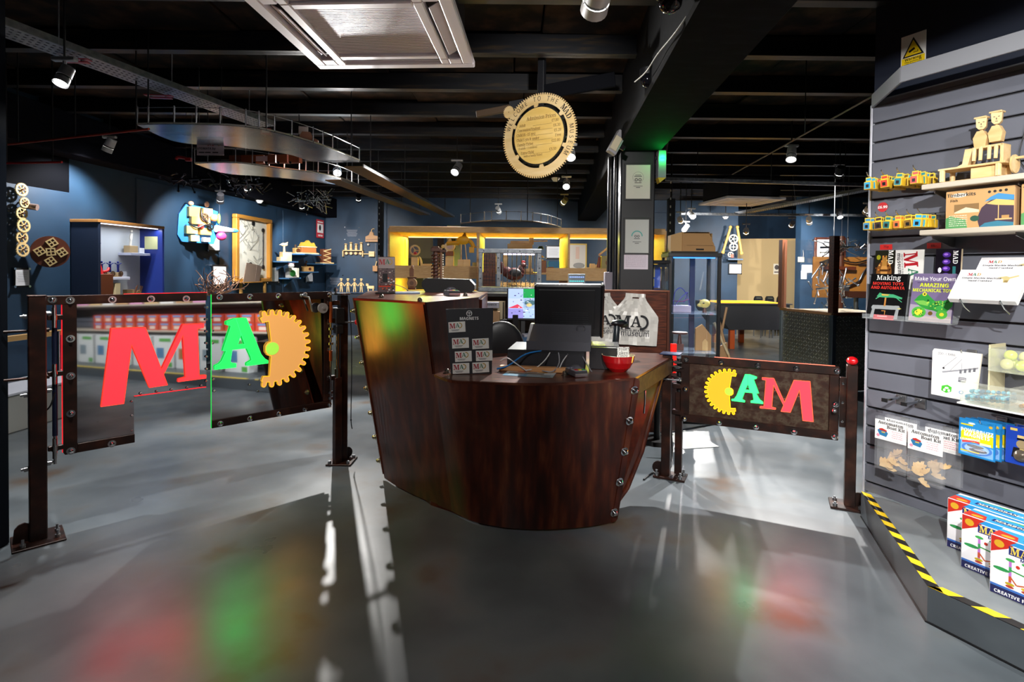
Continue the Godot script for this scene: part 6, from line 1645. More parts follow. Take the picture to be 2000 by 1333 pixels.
func build_display_unit() -> void:
	var u := thing("display_unit", "long pale wooden display unit lit yellow from inside, behind the counter", "display unit", tf(Vector3(0, 0, -5.6)))
	var W := wood
	fill(u, [["fascia", "b", 0.152, 1.75, 0.0, 2.816, 0.06, 0.02, W], ["top_deck", "b", 0.152, 1.745, -0.51, 2.816, 0.03, 1.0, W], ["shelf", "b", 0.152, 1.31, -0.5, 2.816, 0.02, 0.98, W], ["plank", "b", -0.81, 1.315, 0.0, 0.89, 0.13, 0.02, W], ["plank", "b", 0.76, 1.305, 0.0, 0.82, 0.13, 0.02, W], ["plank", "b", 1.42, 1.31, 0.0, 0.28, 0.13, 0.02, W], ["side", "b", -1.262, 0.88, -0.5, 0.02, 1.76, 1.0, W], ["side", "b", 1.565, 0.88, -0.5, 0.02, 1.76, 1.0, W], ["divider", "b", -0.35, 0.88, -0.5, 0.03, 1.70, 1.0, W], ["divider", "b", 0.578, 1.0, -0.5, 0.02, 1.46, 1.0, W], ["lower_shelf", "b", 0.152, 1.09, -0.5, 2.816, 0.02, 0.98, W], ["side_label", "b", -1.249, 1.58, -0.86, 0.004, 0.22, 0.14, mt("d8c060", 0.5)]])
	led_bar(u, -0.81, 0.84, 1.722, -0.9, "ecff58", 2.6)
	led_bar(u, 0.115, 0.86, 1.722, -0.9, "ecff58", 2.6)
	led_bar(u, 1.06, 0.9, 1.722, -0.9, "ecff58", 2.6)
	led_bar(u, -0.81, 0.6, 1.29, -0.5, "ecff58", 1.2)
	var y := 1.32
	var z := -5.75
	var Y := ply
	make("flower_automaton", "wooden automaton with a round halo and pink flower, leftmost in the lit unit", "automaton", tf(Vector3(-1.02, y, z)), [["box", "b", 0, 0.075, 0, 0.07, 0.15, 0.06, Y], ["halo", "g", 0, 0.22, 0, 0.06, 24, 0.008, 3, Y], ["face", "c", 0, 0.22, -0.004, 0, 0.22, 0.0, 0.042, 0.042, mt("6a6a72", 0.5)], ["petals", "s", 0.005, 0.19, 0.012, 0.02, 0.016, 0.01, mt("c85a6a", 0.5)], ["flower_core", "s", 0.005, 0.19, 0.02, 0.01, 0.01, 0.006, mt("a01c1c", 0.5)], ["arm", "t", [0.04, 0.15, 0, 0.06, 0.12, 0, 0.07, 0.06, 0], 0.012, Y]])
	make("toy_block", "low wooden block beside the flower automaton", "block", tf(Vector3(-0.9, y, z)), [["block", "b", 0, 0.04, 0, 0.11, 0.08, 0.06, Y]])
	make("toy_block", "small blue cube in the lit unit", "block", tf(Vector3(-0.81, y, z)), [["block", "b", 0, 0.045, 0, 0.05, 0.09, 0.05, mt("1f6a8a", 0.5)]])
	make("cuckoo_automaton", "round topped wooden cuckoo clock automaton in the lit unit", "automaton", tf(Vector3(-0.655, y, z)), [["box", "b", 0, 0.08, 0, 0.085, 0.16, 0.06, Y], ["drawer", "b", 0, 0.19, 0, 0.085, 0.05, 0.06, mt("8a4a1c", 0.5)], ["face", "c", 0, 0.265, -0.02, 0, 0.265, 0.02, 0.055, 0.055, Y], ["dial", "c", 0, 0.265, 0.02, 0, 0.265, 0.024, 0.032, 0.032, mt("c8a8a0", 0.5)], ["side_ball", "s", -0.07, 0.265, 0, 0.02, 0.02, 0.02, Y], ["peak", "c", 0, 0.31, 0, 0, 0.36, 0, 0.03, 0.0, Y]])
	make("wooden_block_kit", "plain wooden box automaton next to the cuckoo clock", "automaton", tf(Vector3(-0.535, y, z)), [["box", "b", 0, 0.065, 0, 0.07, 0.13, 0.06, Y], ["rod", "c", 0, 0.13, 0, 0, 0.3, 0, 0.006, 0.006, Y]])
	make("dragon_automaton", "yellow jointed wooden dragon raised on thin rods", "automaton", tf(Vector3(-0.475, y, z + 0.02)), [["box", "b", 0, 0.065, 0, 0.07, 0.13, 0.06, Y], ["stand_rod", "c", 0, 0.13, 0, -0.02, 0.3, 0, 0.005, 0.005, Y], ["tail", "t", [-0.21, 0.29, 0, -0.14, 0.3, 0, -0.08, 0.3, 0], 0.022, mt("c8961c", 0.5)], ["body", "s", -0.04, 0.33, 0, 0.07, 0.045, 0.03, mt("d8a420", 0.5)], ["neck", "t", [0.02, 0.33, 0, 0.05, 0.3, 0, 0.07, 0.26, 0], 0.022, mt("c8961c", 0.5)], ["head", "b", 0.05, 0.23, 0, 0.05, 0.06, 0.03, mt("d8a420", 0.5)], ["crest", "p", [-0.06, 0.36, 0.0, 0.36, -0.02, 0.42], -0.01, 0.01, mt("c8961c", 0.5)], ["fin", "b", 0.085, 0.26, 0, 0.04, 0.014, 0.02, mt("b8861c", 0.5)]])
	make("glass_block", "clear patterned block at the right end of the first bay", "block", tf(Vector3(-0.40 + 0.0, y, z - 0.12)), [["block", "b", 0.02, 0.05, 0, 0.09, 0.1, 0.03, mt("8a8a84", 0.2)]])
	# middle bay
	make("carousel_automaton", "large yellow wooden fairground automaton behind the cage bars", "automaton", tf(Vector3(0.03, y, z - 0.05)), [["base", "b", 0.02, 0.02, 0, 0.34, 0.04, 0.16, Y], ["column", "b", -0.1, 0.12, 0, 0.05, 0.2, 0.05, Y], ["column", "b", 0.16, 0.12, 0, 0.03, 0.2, 0.05, Y], ["canopy", "b", 0.05, 0.25, 0, 0.26, 0.1, 0.12, Y], ["hood", "b", 0.05, 0.315, 0, 0.2, 0.03, 0.1, Y], ["tower", "b", 0.17, 0.33, 0, 0.05, 0.07, 0.05, Y], ["arm", "c", 0.17, 0.33, 0, 0.34, 0.335, 0, 0.006, 0.006, Y], ["gear", "g", -0.02, 0.24, 0.065, 0.04, 14, 0.008, 4, Y], ["gear", "g", 0.08, 0.24, 0.065, 0.045, 14, 0.008, 4, Y]])
	make("figure_automaton", "small wooden figures on a box at the cage's left", "automaton", tf(Vector3(-0.2, y, z - 0.03)), [["box", "b", 0, 0.05, 0, 0.12, 0.1, 0.06, Y], ["figure", "c", -0.03, 0.1, 0, -0.02, 0.19, 0, 0.014, 0.008, Y], ["figure", "c", 0.03, 0.1, 0, 0.02, 0.2, 0, 0.014, 0.008, Y], ["head", "s", -0.02, 0.2, 0, 0.013, 0.015, 0.013, Y], ["head", "s", 0.02, 0.21, 0, 0.013, 0.015, 0.013, Y], ["wheel", "g", 0.0, 0.15, 0.02, 0.035, 14, 0.006, 4, Y]])
	make("lamp_automaton", "small green shaded lamp figure right of the cage", "automaton", tf(Vector3(0.3, y, z - 0.05)), [["base", "c", 0, 0, 0, 0, 0.14, 0, 0.03, 0.03, Y], ["stem", "c", 0, 0.14, 0, 0, 0.27, 0, 0.008, 0.008, Y], ["lower_shade", "c", 0, 0.16, 0, 0, 0.185, 0, 0.04, 0.012, mt("c8a040", 0.5)], ["shade", "c", 0, 0.25, 0, 0, 0.28, 0, 0.035, 0.02, mt("1c3a30", 0.5)]])
	make("brown_crate", "upright brown box in the middle bay", "box", tf(Vector3(0.315, y, z + 0.08)), [["box", "b", 0, 0.06, 0, 0.07, 0.13, 0.06, mt("8a4f22", 0.5)]])
	make("brown_crate", "small brown box beside the blue case", "box", tf(Vector3(0.40, y, z + 0.08)), [["box", "b", 0, 0.03, 0, 0.06, 0.06, 0.06, mt("8a4f22", 0.5)]])
	make("blue_case", "bright blue case at the end of the middle bay", "case", tf(Vector3(0.44, y, z - 0.08)), [["case", "b", 0, 0.06, 0, 0.12, 0.12, 0.1, mt("1f78b0", 0.4)]])
	# right bay
	make("crane_automaton", "wooden crane automaton with a leaning arm in the right bay", "automaton", tf(Vector3(0.98, y, z)), [["box", "b", 0.02, 0.1, 0, 0.14, 0.16, 0.1, mt("a8a06a", 0.5)], ["arm", "c", -0.07, 0.19, 0, 0.05, 0.29, 0, 0.01, 0.01, Y], ["jib", "b", 0.06, 0.29, 0, 0.07, 0.07, 0.05, Y], ["bucket", "b", 0.09, 0.36, 0, 0.04, 0.04, 0.04, Y], ["figure", "c", -0.08, 0.06, 0.04, -0.07, 0.17, 0.04, 0.02, 0.012, mt("7a3a2c", 0.5)], ["head", "s", -0.07, 0.19, 0.04, 0.014, 0.014, 0.014, mt("c8a080", 0.5)], ["gear", "g", 0.03, 0.11, 0.055, 0.04, 14, 0.006, 4, mt("7a3a2c", 0.5)]])
	make("stepped_blocks", "yellow stepped wooden blocks beside the crane automaton", "blocks", tf(Vector3(0.84, y, z)), [["block", "b", -0.05, 0.03, 0, 0.05, 0.06, 0.05, Y], ["block", "b", 0.0, 0.05, 0, 0.05, 0.1, 0.05, Y], ["block", "b", 0.05, 0.045, 0, 0.05, 0.09, 0.05, Y]])
	# cage with the toy hen
	var cg := tf(Vector3(-0.02, 1.145, -5.05))
	var cage := thing("hen_cage", "riveted metal cage with bars and a dark wooden door", "cage", cg)
	fill(cage, [["top_rail", "b", 0, 0.375, 0, 0.58, 0.04, 0.05, galv], ["bottom_rail", "b", 0, 0.02, 0, 0.58, 0.04, 0.05, galv], ["post", "b", -0.27, 0.2, 0, 0.035, 0.31, 0.05, galv], ["post", "b", -0.105, 0.2, 0, 0.035, 0.31, 0.05, galv], ["post", "b", 0.27, 0.2, 0, 0.04, 0.31, 0.05, galv], ["rear_frame", "b", 0, 0.375, -0.3, 0.58, 0.03, 0.03, galv], ["floor_tray", "b", 0, 0.03, -0.15, 0.56, 0.02, 0.3, mt("3a3028", 0.6)]])
	for k in 4:
		part("door_slat", sh().box(Vector3(-0.231 + k * 0.0285, 0.2, 0.01), Vector3(0.027, 0.3, 0.014), 0.002), dark_wood, cage)
	for k in 8:
		part("bar", sh().cyl(Vector3(-0.065 + k * 0.042, 0.04, 0), Vector3(-0.065 + k * 0.042, 0.36, 0), 0.004, 0.004, 8), chrome, cage)
	for q in [[-0.24, 0.375], [-0.02, 0.375], [0.09, 0.375], [0.22, 0.375], [-0.27, 0.12], [-0.27, 0.22], [-0.105, 0.12], [-0.105, 0.22], [-0.105, 0.31], [0.27, 0.12], [0.27, 0.22], [0.27, 0.31], [-0.02, 0.02], [0.09, 0.02]]:
		part("rivet", bolt_mesh(0.006), mt("5a5c62", 0.35, 0.8), cage, tf(Vector3(q[0], q[1], 0.026)))
	part("led_strip", sh().box(Vector3(0.085, 0.345, -0.02), Vector3(0.29, 0.012, 0.01)), glow("f0e8ff", 3.0), cage)
	var hen := sh()
	hen.ball(Vector3(0, 0.12, 0), Vector3(0.095, 0.06, 0.055), 18, 12).ball(Vector3(-0.07, 0.14, 0), Vector3(0.05, 0.05, 0.03), 14, 10).ball(Vector3(-0.12, 0.18, 0), Vector3(0.03, 0.055, 0.018), 14, 10).ball(Vector3(0.065, 0.155, 0), Vector3(0.034, 0.055, 0.032), 14, 10).ball(Vector3(0.085, 0.205, 0), Vector3(0.025, 0.025, 0.021), 14, 10).cyl(Vector3(0.105, 0.203, 0), Vector3(0.128, 0.196, 0), 0.008, 0.0, 8).cyl(Vector3(0.0, 0.07, 0.02), Vector3(0.005, 0.0, 0.02), 0.006, 0.005, 8).cyl(Vector3(0.0, 0.07, -0.02), Vector3(0.005, 0.0, -0.02), 0.006, 0.005, 8)
	var hn := thing("toy_hen", "dark red and black toy hen standing in the straw of the cage", "hen", cg * tf(Vector3(0.04, 0.042, -0.14)))
	part("body", hen, mt("43130f", 0.6), hn)
	part("wing", sh().ball(Vector3(0.01, 0.13, 0.04), Vector3(0.06, 0.04, 0.02), 14, 8), mt("12161a", 0.5), hn)
	part("comb", sh().ball(Vector3(0.085, 0.235, 0), Vector3(0.02, 0.014, 0.005), 10, 6), mt("a01818", 0.5), hn)
	rng.seed = 77
	var straw := sh()
	for k in 420:
		var p := Vector3(rng.randf_range(-0.08, 0.24), rng.randf_range(0.042, 0.075), rng.randf_range(-0.28, -0.02))
		var d := Vector3(rng.randf_range(-1, 1), rng.randf_range(-0.2, 0.5), rng.randf_range(-1, 1)).normalized() * rng.randf_range(0.02, 0.06)
		straw.cyl(p, p + d, 0.0012, 0.0012, 3, false)
	var stt := solo("straw", straw, mt("b08844", 0.7), "loose golden straw on the cage floor", "straw", cg)
	stt.set_meta("kind", "stuff")
	# token board and speaker
	var tb := thing("token_display", "small panel of teal lit tokens standing on the back shelf", "display", tf(Vector3(0.59, 1.145, -5.0)))
	part("panel", sh().box(Vector3(0, 0.085, 0), Vector3(0.155, 0.17, 0.012), 0.003), mt("8a96a0", 0.3), tb)
	for r in 4:
		for c in 8:
			part("lit_token_light", sh().box(Vector3(-0.06 + c * 0.017, 0.03 + r * 0.037, 0.008), Vector3(0.012, 0.011, 0.004), 0.002), glow(["46c8d0", "4ac8e8", "5adfe0", "9ab8ff"][r], 0.8), tb)
	make("speaker_box", "plain grey upright box at the end of the wooden unit", "box", tf(Vector3(0.885, 1.145, -5.0)), [["box", "b", 0, 0.095, 0, 0.085, 0.19, 0.08, mt("7a7480", 0.5)], ["edge_light", "b", -0.044, 0.14, 0.03, 0.003, 0.03, 0.006, mt("d0d4dc", 0.4)]])
	make("roll_tin", "row of cream paper rolls on the back shelf", "rolls", tf(Vector3(0.36, 1.145, -4.95)), [["tray", "b", 0.05, 0.006, 0, 0.3, 0.012, 0.06, mt("8a8c86", 0.5)], ["roll", "c", 0.05, 0.03, -0.02, 0.05, 0.03, 0.02, 0.018, 0.018, mt("d0c8b0", 0.6)], ["roll", "c", 0.09, 0.03, -0.02, 0.09, 0.03, 0.02, 0.018, 0.018, mt("d0c8b0", 0.6)], ["roll", "c", 0.13, 0.03, -0.02, 0.13, 0.03, 0.02, 0.018, 0.018, mt("d0c8b0", 0.6)], ["roll", "c", 0.17, 0.03, -0.02, 0.17, 0.03, 0.02, 0.018, 0.018, mt("d0c8b0", 0.6)]])
	# framed sheets on the column
	var cf := wall_frame(Vector3(0.955, 0, -4.87), Vector3(0.997, 0, 0.0714))
	var rows := [[0.15, 2.135, 0.21, 0.297, "d6d2c8", "upper framed certificate with a round travel emblem on the column"], [0.147, 1.655, 0.205, 0.295, "b9bcb8", "lower framed certificate with a green arc on the column"], [0.143, 1.43, 0.21, 0.135, "cfc6d2", "printed notice sheet under the certificates on the column"]]
	for k in 3:
		var q: Array = rows[k]
		var o := thing("certificate", q[5], "certificate", cf * tf(Vector3(q[0], q[1], 0.0)))
		if k < 2:
			part("frame", sh().box(Vector3(0, 0, 0.004), Vector3(q[2] + 0.03, q[3] + 0.03, 0.008), 0.002), black, o)
		part("sheet", sh().box(Vector3(0, 0, 0.0085 if k < 2 else 0.001), Vector3(q[2], q[3], 0.001)), mt(q[4], 0.25), o)
		var zz := 0.0095 if k < 2 else 0.002
		var ink := mt("3a3a3a", 0.5)
		if k == 0:
			part("emblem", sh().ring(circle(0.048, 24, Vector2(0, 0.04)), circle(0.0465, 24, Vector2(0, 0.04)), zz, zz + 0.0004).ring(circle(0.014, 16, Vector2(-0.016, 0.018)), circle(0.008, 16, Vector2(-0.016, 0.018)), zz, zz + 0.0004).ring(circle(0.014, 16, Vector2(0.016, 0.018)), circle(0.008, 16, Vector2(0.016, 0.018)), zz, zz + 0.0004).box(Vector3(0, 0.048, zz), Vector3(0.066, 0.006, 0.0006)), ink, o)
			part("small_print", sh().box(Vector3(0, 0.06, zz), Vector3(0.05, 0.004, 0.0006)).box(Vector3(0, -0.008, zz), Vector3(0.06, 0.005, 0.0006)).box(Vector3(0, -0.038, zz), Vector3(0.08, 0.004, 0.0006)).box(Vector3(0, -0.05, zz), Vector3(0.036, 0.005, 0.0006)), ink, o)
		elif k == 1:
			part("emblem", sh().ring(circle(0.05, 24, Vector2(0, 0.0), 0.0, PI), circle(0.04, 24, Vector2(0, 0.0), 0.0, PI), zz, zz + 0.0004), mt("4a9a94", 0.4), o)
			part("owl_mark", sh().ring(circle(0.011, 16, Vector2(-0.012, 0.0)), circle(0.006, 16, Vector2(-0.012, 0.0)), zz, zz + 0.0004).ring(circle(0.011, 16, Vector2(0.012, 0.0)), circle(0.006, 16, Vector2(0.012, 0.0)), zz, zz + 0.0004), ink, o)
			part("small_print", sh().box(Vector3(0, -0.022, zz), Vector3(0.05, 0.005, 0.0006)).box(Vector3(0, -0.05, zz), Vector3(0.075, 0.004, 0.0006)).box(Vector3(0, -0.063, zz), Vector3(0.036, 0.005, 0.0006)), ink, o)
		else:
			var prn := Pic.new(256, 160, col(q[4]))
			prn.rows(14, 14, 228, 11, 12, 4, col("9a8c9c"), rng)
			part("small_print", sh().card(0.206, 0.131, zz), prn.mat(0.4), o)

# ---------------------------------------------------------------- ceiling: air conditioners, trays, glass marble tracks
func cassette(label: String, c: Vector3, yaw: float) -> void:
	var t := thing("air_conditioner", label, "air conditioner", tf(c, yaw), "ceiling air conditioners")
	var plastic := mt("ebe6ee", 0.4)
	var up := 0.0
	# square fascia with an opening for the grille and four vents, drawn as strips round them
	for q in [[0, 0.4425, 0.95, 0.065], [0, -0.4425, 0.95, 0.065], [0.4425, 0, 0.065, 0.82], [-0.4425, 0, 0.065, 0.82], [0.31, 0, 0.05, 0.67], [-0.31, 0, 0.05, 0.67], [0, 0.31, 0.57, 0.05], [0, -0.31, 0.57, 0.05], [0.3725, 0.3725, 0.075, 0.075], [-0.3725, 0.3725, 0.075, 0.075], [0.3725, -0.3725, 0.075, 0.075], [-0.3725, -0.3725, 0.075, 0.075], [0.31, 0.3725, 0.05, 0.075], [-0.31, 0.3725, 0.05, 0.075], [0.31, -0.3725, 0.05, 0.075], [-0.31, -0.3725, 0.05, 0.075]]:
		part("fascia", sh().box(Vector3(q[0], 0.02, q[1]), Vector3(q[2], 0.04, q[3]), 0.006), plastic, t)
	part("body", sh().box(Vector3(0, 0.2, 0), Vector3(0.84, 0.28, 0.84), 0.01), mt("1a1b22", 0.6), t)
	part("intake", sh().box(Vector3(0, 0.034, 0), Vector3(0.57, 0.012, 0.57)), mt("b4b0ba", 0.6), t)
	for k in 34:
		part("grille_slat", sh().box(Vector3(0, 0.022, -0.272 + k * 0.0165), Vector3(0.565, 0.012, 0.0105)), plastic, t)
	for k in 4:
		var b := Basis(Vector3.UP, k * PI / 2)
		part("vent", sh().at(Transform3D(b, Vector3.ZERO)).box(Vector3(0.3725, 0.045, 0), Vector3(0.075, 0.01, 0.67)), mt("3a3a40", 0.6), t)
		part("vane", sh().at(Transform3D(b, Vector3.ZERO) * tf(Vector3(0.375, 0.016, 0), 0, 0, 0.5 if k != 3 else 0.05)).box(Vector3.ZERO, Vector3(0.055, 0.006, 0.56), 0.002), plastic, t)

func strip(a: Vector3, b: Vector3, w: float, h: float, s: Shape) -> Shape:
	var d := (b - a).normalized()
	var f := Transform3D(Basis(d, Vector3.UP, d.cross(Vector3.UP).normalized()).orthonormalized(), (a + b) / 2)
	s.at(f).box(Vector3.ZERO, Vector3((b - a).length(), h, w), 0.002)
	s.at(Transform3D.IDENTITY)
	return s

func perforated_tray(label: String, a: Vector3, b: Vector3, w: float) -> void:
	var t := thing("cable_tray", label, "cable tray", Transform3D.IDENTITY, "cable trays")
	var d := (b - a).normalized()
	var f := Transform3D(Basis(d, Vector3.UP, d.cross(Vector3.UP).normalized()).orthonormalized(), a)
	var l := (b - a).length()
	part("pan", sh().at(f).box(Vector3(l / 2, 0, 0), Vector3(l, 0.003, w)), galv, t)
	for s in [-1.0, 1.0]:
		part("side_rail", sh().at(f).box(Vector3(l / 2, 0.02, s * w / 2), Vector3(l, 0.04, 0.004)), galv, t)
	var holes := sh().at(f)
	for i in int(l / 0.035):
		for k in 4:
			holes.box(Vector3(0.02 + i * 0.035 + (0.017 if k % 2 else 0.0), -0.0022, (k - 1.5) * w / 4.6), Vector3(0.016, 0.0012, 0.007))
	var ho := part("slot_holes", holes, mt("0d0e12", 0.8), t)
	ho.set_meta("kind", "stuff")
	for q in [0.15, 0.5, 0.85]:
		part("drop_rod", sh().at(f).cyl(Vector3(l * q, 0, w / 2), Vector3(l * q, 2.94 - lerpf(a.y, b.y, q), w / 2), 0.004, 0.004, 6), galv, t)

func crescent(called: String, label: String, near: Array, far: Array, y: float, post_h: float, m: Material, posts: int) -> Node3D:
	var t := thing(called, label, "marble track", Transform3D.IDENTITY, "glass marble tracks")
	var np := []
	var fp := []
	for q in near:
		var p := at_y(q[0], q[1], y)
		np.append(Vector2(p.x, p.z))
	for q in far:
		var p := at_y(q[0], q[1], y)
		fp.append(Vector2(p.x, p.z))
	np = smooth(np, 5)
	fp = smooth(fp, 5)
	var poly := np.duplicate()
	for i in fp.size():
		poly.append(fp[fp.size() - 1 - i])
	part("glass_deck", sh().at(Transform3D(Basis(Vector3.RIGHT, Vector3(0, 0, 1), Vector3(0, -1, 0)), Vector3(0, y, 0))).prism(poly, -0.005, 0.005), m, t)
	var edge := []
	var rail := []
	for q in np:
		edge.append(Vector3(q.x, y + 0.006, q.y))
		rail.append(Vector3(q.x, y + post_h * 0.92, q.y))
	part("deck_edge", sh().tube(edge, 0.006, 6), mt("a8a79c", 0.4, 0.4), t)
	part("rail_wire", sh().tube(rail, 0.0025, 6), steel, t)
	for k in posts:
		var q: Vector2 = np[int(round(float(k) / (posts - 1) * (np.size() - 1)))]
		part("post", sh().cyl(Vector3(q.x, y, q.y), Vector3(q.x, y + post_h, q.y), 0.006, 0.006, 8), mt("aeb0b4", 0.25, 0.9), t)
	for q in [np[2], np[np.size() / 2], np[np.size() - 3]]:
		part("drop_rod", sh().cyl(Vector3(q.x, y, q.y), Vector3(q.x, 2.94, q.y), 0.005, 0.005, 6), mt("1c1d22", 0.4, 0.4), t)
	return t

func wire_machine(label: String, c: Vector3, size: Vector3, sd: int, m: Material, count := 46, called := "wire_machine", cat := "machine") -> void:
	var t := thing(called, label, cat, tf(c))
	rng.seed = sd
	part("spine", sh().cyl(Vector3(-size.x * 0.5, 0, 0), Vector3(size.x * 0.5, size.y * 0.1, 0), 0.014, 0.012, 8), m, t)
	for k in count:
		var x := rng.randf_range(-0.5, 0.5)
		var a := Vector3(x * size.x, rng.randf_range(-0.3, 0.4) * size.y, rng.randf_range(-0.5, 0.5) * size.z)
		var b := a + Vector3(rng.randf_range(-0.22, 0.22) * size.x, rng.randf_range(-0.4, 0.4) * size.y, rng.randf_range(-0.3, 0.3) * size.z)
		part("rod", sh().cyl(a, b, 0.007, 0.006, 6).ball(b, Vector3.ONE * 0.012, 8, 6), m, t)
	part("hanging_wire", sh().cyl(Vector3(0, 0, 0), Vector3(0, 2.94 - c.y, 0), 0.004, 0.004, 6), steel, t)

func smoke_detector(label: String, p: Vector3) -> void:
	make("smoke_detector", label, "detector", tf(Vector3(p.x, p.y, p.z)), [["base", "c", 0, 0.02, 0, 0, 0.035, 0, 0.055, 0.055, white], ["head", "c", 0, -0.01, 0, 0, 0.02, 0, 0.03, 0.05, white], ["drop_rod", "c", 0, 0.03, 0, 0, 2.94 - p.y, 0, 0.008, 0.008, black]], "smoke detectors")

func build_ceiling_things() -> void:
	cassette("white ceiling air conditioner cassette at the picture's top edge", Vector3(-0.735, 2.558, -2.862), -0.055)
	cassette("cream ceiling air conditioner cassette far behind the column", Vector3(3.62, 2.45, -8.75), 0.12)
	perforated_tray("long perforated cable tray running over the left gates", Vector3(-2.76, 2.6, -2.85), Vector3(-2.2, 2.6, -4.9), 0.19)
	perforated_tray("cable tray crossing the ceiling above the light table", at(1440, 420, 9.5), at(1700, 371, 8.0), 0.2)
	var red := mt("a82030", 0.3)
	for q in [[143, 116, "red acrylic bracket under the cable tray, nearer one"], [310, 187, "red acrylic bracket under the cable tray, farther one"]]:
		var p := at_y(q[0], q[1], 2.575)
		make("red_bracket", q[2], "bracket", tf(p, 0.1), [["plate", "b", 0, 0.0, 0, 0.19, 0.006, 0.04, red], ["plate", "b", 0.02, -0.02, 0.01, 0.15, 0.006, 0.03, red], ["spacer", "b", -0.05, -0.01, 0, 0.01, 0.02, 0.02, steel], ["spacer", "b", 0.05, -0.01, 0, 0.01, 0.02, 0.02, steel]], "red brackets")
	var glass := pane("2c3742", 0.5, 0.2)
	crescent("glass_track", "upper curved glass marble track with a row of steel posts", [[268, 243], [340, 242], [450, 245], [520, 254], [600, 275], [650, 292], [702, 314]], [[268, 243], [330, 272], [380, 281], [450, 285], [560, 300], [615, 315], [702, 316]], 2.3, 0.12, glass, 14)
	crescent("glass_track", "lower curved glass marble track reflecting light near the hanging machines", [[380, 319], [460, 318], [540, 328], [610, 337], [660, 347], [700, 362]], [[380, 319], [440, 338], [520, 344], [580, 350], [640, 358], [700, 364]], 2.27, 0.13, glass, 12)
	crescent("glass_track", "metal edged track standing on top of the lit wooden unit", [[900, 437], [960, 432], [1030, 433], [1070, 438], [1096, 445]], [[900, 441], [960, 443], [1030, 445], [1070, 446], [1096, 447]], 1.87, 0.11, mt("55585c", 0.3, 0.7), 12)
	# long plank tracks
	for q in [[690, 326, 878, 424, "upper brown plank track descending behind the glass track"], [650, 352, 830, 420, "lower brown plank track descending behind the glass track"]]:
		var a := at_y(q[0], q[1], 2.22)
		var b := at_y(q[2], q[3], 2.22)
		var t := thing("plank_track", q[4], "track", Transform3D.IDENTITY, "plank tracks")
		part("plank", strip(a, b, 0.16, 0.012, sh()), mt("6d5636", 0.6), t)
		part("edge_strip", strip(a + Vector3(0.085, 0.01, 0), b + Vector3(0.085, 0.01, 0), 0.01, 0.03, sh()), steel, t)
		for k in 4:
			var p := a.lerp(b, 0.1 + k * 0.27)
			part("drop_rod", sh().cyl(p, Vector3(p.x, 2.785, p.z), 0.005, 0.005, 6), black, t)
	# thin rails on the left
	for q in [[-4.5, 2.19, -4.2, -2.45, 2.27, -3.7, "b8402c", "thin copper rail high on the left, leading to the glass track"], [-4.6, 2.06, -4.0, -3.2, 2.08, -3.9, "c01c1c", "glowing red edged rail high on the left"]]:
		var t := thing("marble_rail", q[7], "rail", Transform3D.IDENTITY, "marble rails")
		part("rail", sh().cyl(Vector3(q[0], q[1], q[2]), Vector3(q[3], q[4], q[5]), 0.008, 0.008, 8), mt(q[6], 0.3, 0.4), t)
		for k in 3:
			var p := Vector3(q[0], q[1], q[2]).lerp(Vector3(q[3], q[4], q[5]), 0.45 + 0.25 * k)
			part("drop_rod", sh().cyl(p, Vector3(p.x, 2.94, p.z), 0.005, 0.005, 6), black, t)
	# signs and toys on the tracks
	var hs := thing("hanging_card", "white card with a coloured logo hanging under the glass track", "card", tf(at(411, 287, 4.4)))
	part("card", sh().box(Vector3.ZERO, Vector3(0.215, 0.135, 0.003)), mt("c9b9c0", 0.5), hs)
	logo(hs, 0.06, Vector3(0.04, 0.03, 0.002))
	text(hs, "AUTOMATA by", 0.024, Vector3(-0.04, -0.016, 0.002), black, "sans_bold")
	for x in [-0.07, -0.02, 0.04]:
		part("print_line", sh().box(Vector3(x, -0.045, 0.002), Vector3(0.045, 0.008, 0.0006)), black, hs)
	part("hanging_wire", sh().cyl(Vector3(-0.09, 0.06, 0), Vector3(-0.09, 0.85, 0), 0.002, 0.002, 6).cyl(Vector3(0.09, 0.06, 0), Vector3(0.09, 0.85, 0), 0.002, 0.002, 6), steel, hs)
	var cs := at_y(612, 282, 2.306)
	make("toy_castle", "small card castle standing on the upper glass track", "toy", tf(Vector3(-1.60, 2.306, -4.25), 0.3), [["wall", "p", [-0.09, 0, 0.09, 0, 0.09, 0.03, 0.05, 0.05, 0.03, 0.09, -0.03, 0.09, -0.05, 0.05, -0.09, 0.04], -0.01, 0.01, mt("8a5a40", 0.6)], ["flag_card", "b", -0.02, 0.1, 0.0, 0.07, 0.06, 0.004, mt("b8b0a8", 0.5)]])
	make("toy_flag", "tiny red and white flag card on the upper glass track", "toy", tf(Vector3(-1.80, 2.306, -4.0), 0.3), [["card", "b", 0, 0.03, 0, 0.07, 0.05, 0.003, mt("b02030", 0.5)], ["stripe", "b", 0, 0.03, 0.002, 0.05, 0.02, 0.001, white]])
	var tr := thing("toy_train", "row of orange wooden wagons on the lower glass track", "toy train", tf(at_y(500, 316, 2.28) + Vector3(0, 0, -0.15), -0.12))
	for k in 6:
		part("wagon", sh().box(Vector3(-0.27 + k * 0.115, 0.05, 0), Vector3(0.105, 0.075, 0.06), 0.004), mt(["7a3a22", "8d4526", "9c4d2a"][k % 3], 0.6), tr)
		part("wheel", sh().cyl(Vector3(-0.3 + k * 0.115, 0.012, 0.03), Vector3(-0.3 + k * 0.115, 0.012, 0.036), 0.012, 0.012, 10), black, tr)
	part("logo_card", sh().box(Vector3(0.0, 0.05, 0.033), Vector3(0.11, 0.045, 0.003)), mt("d0b0b0", 0.5), tr)
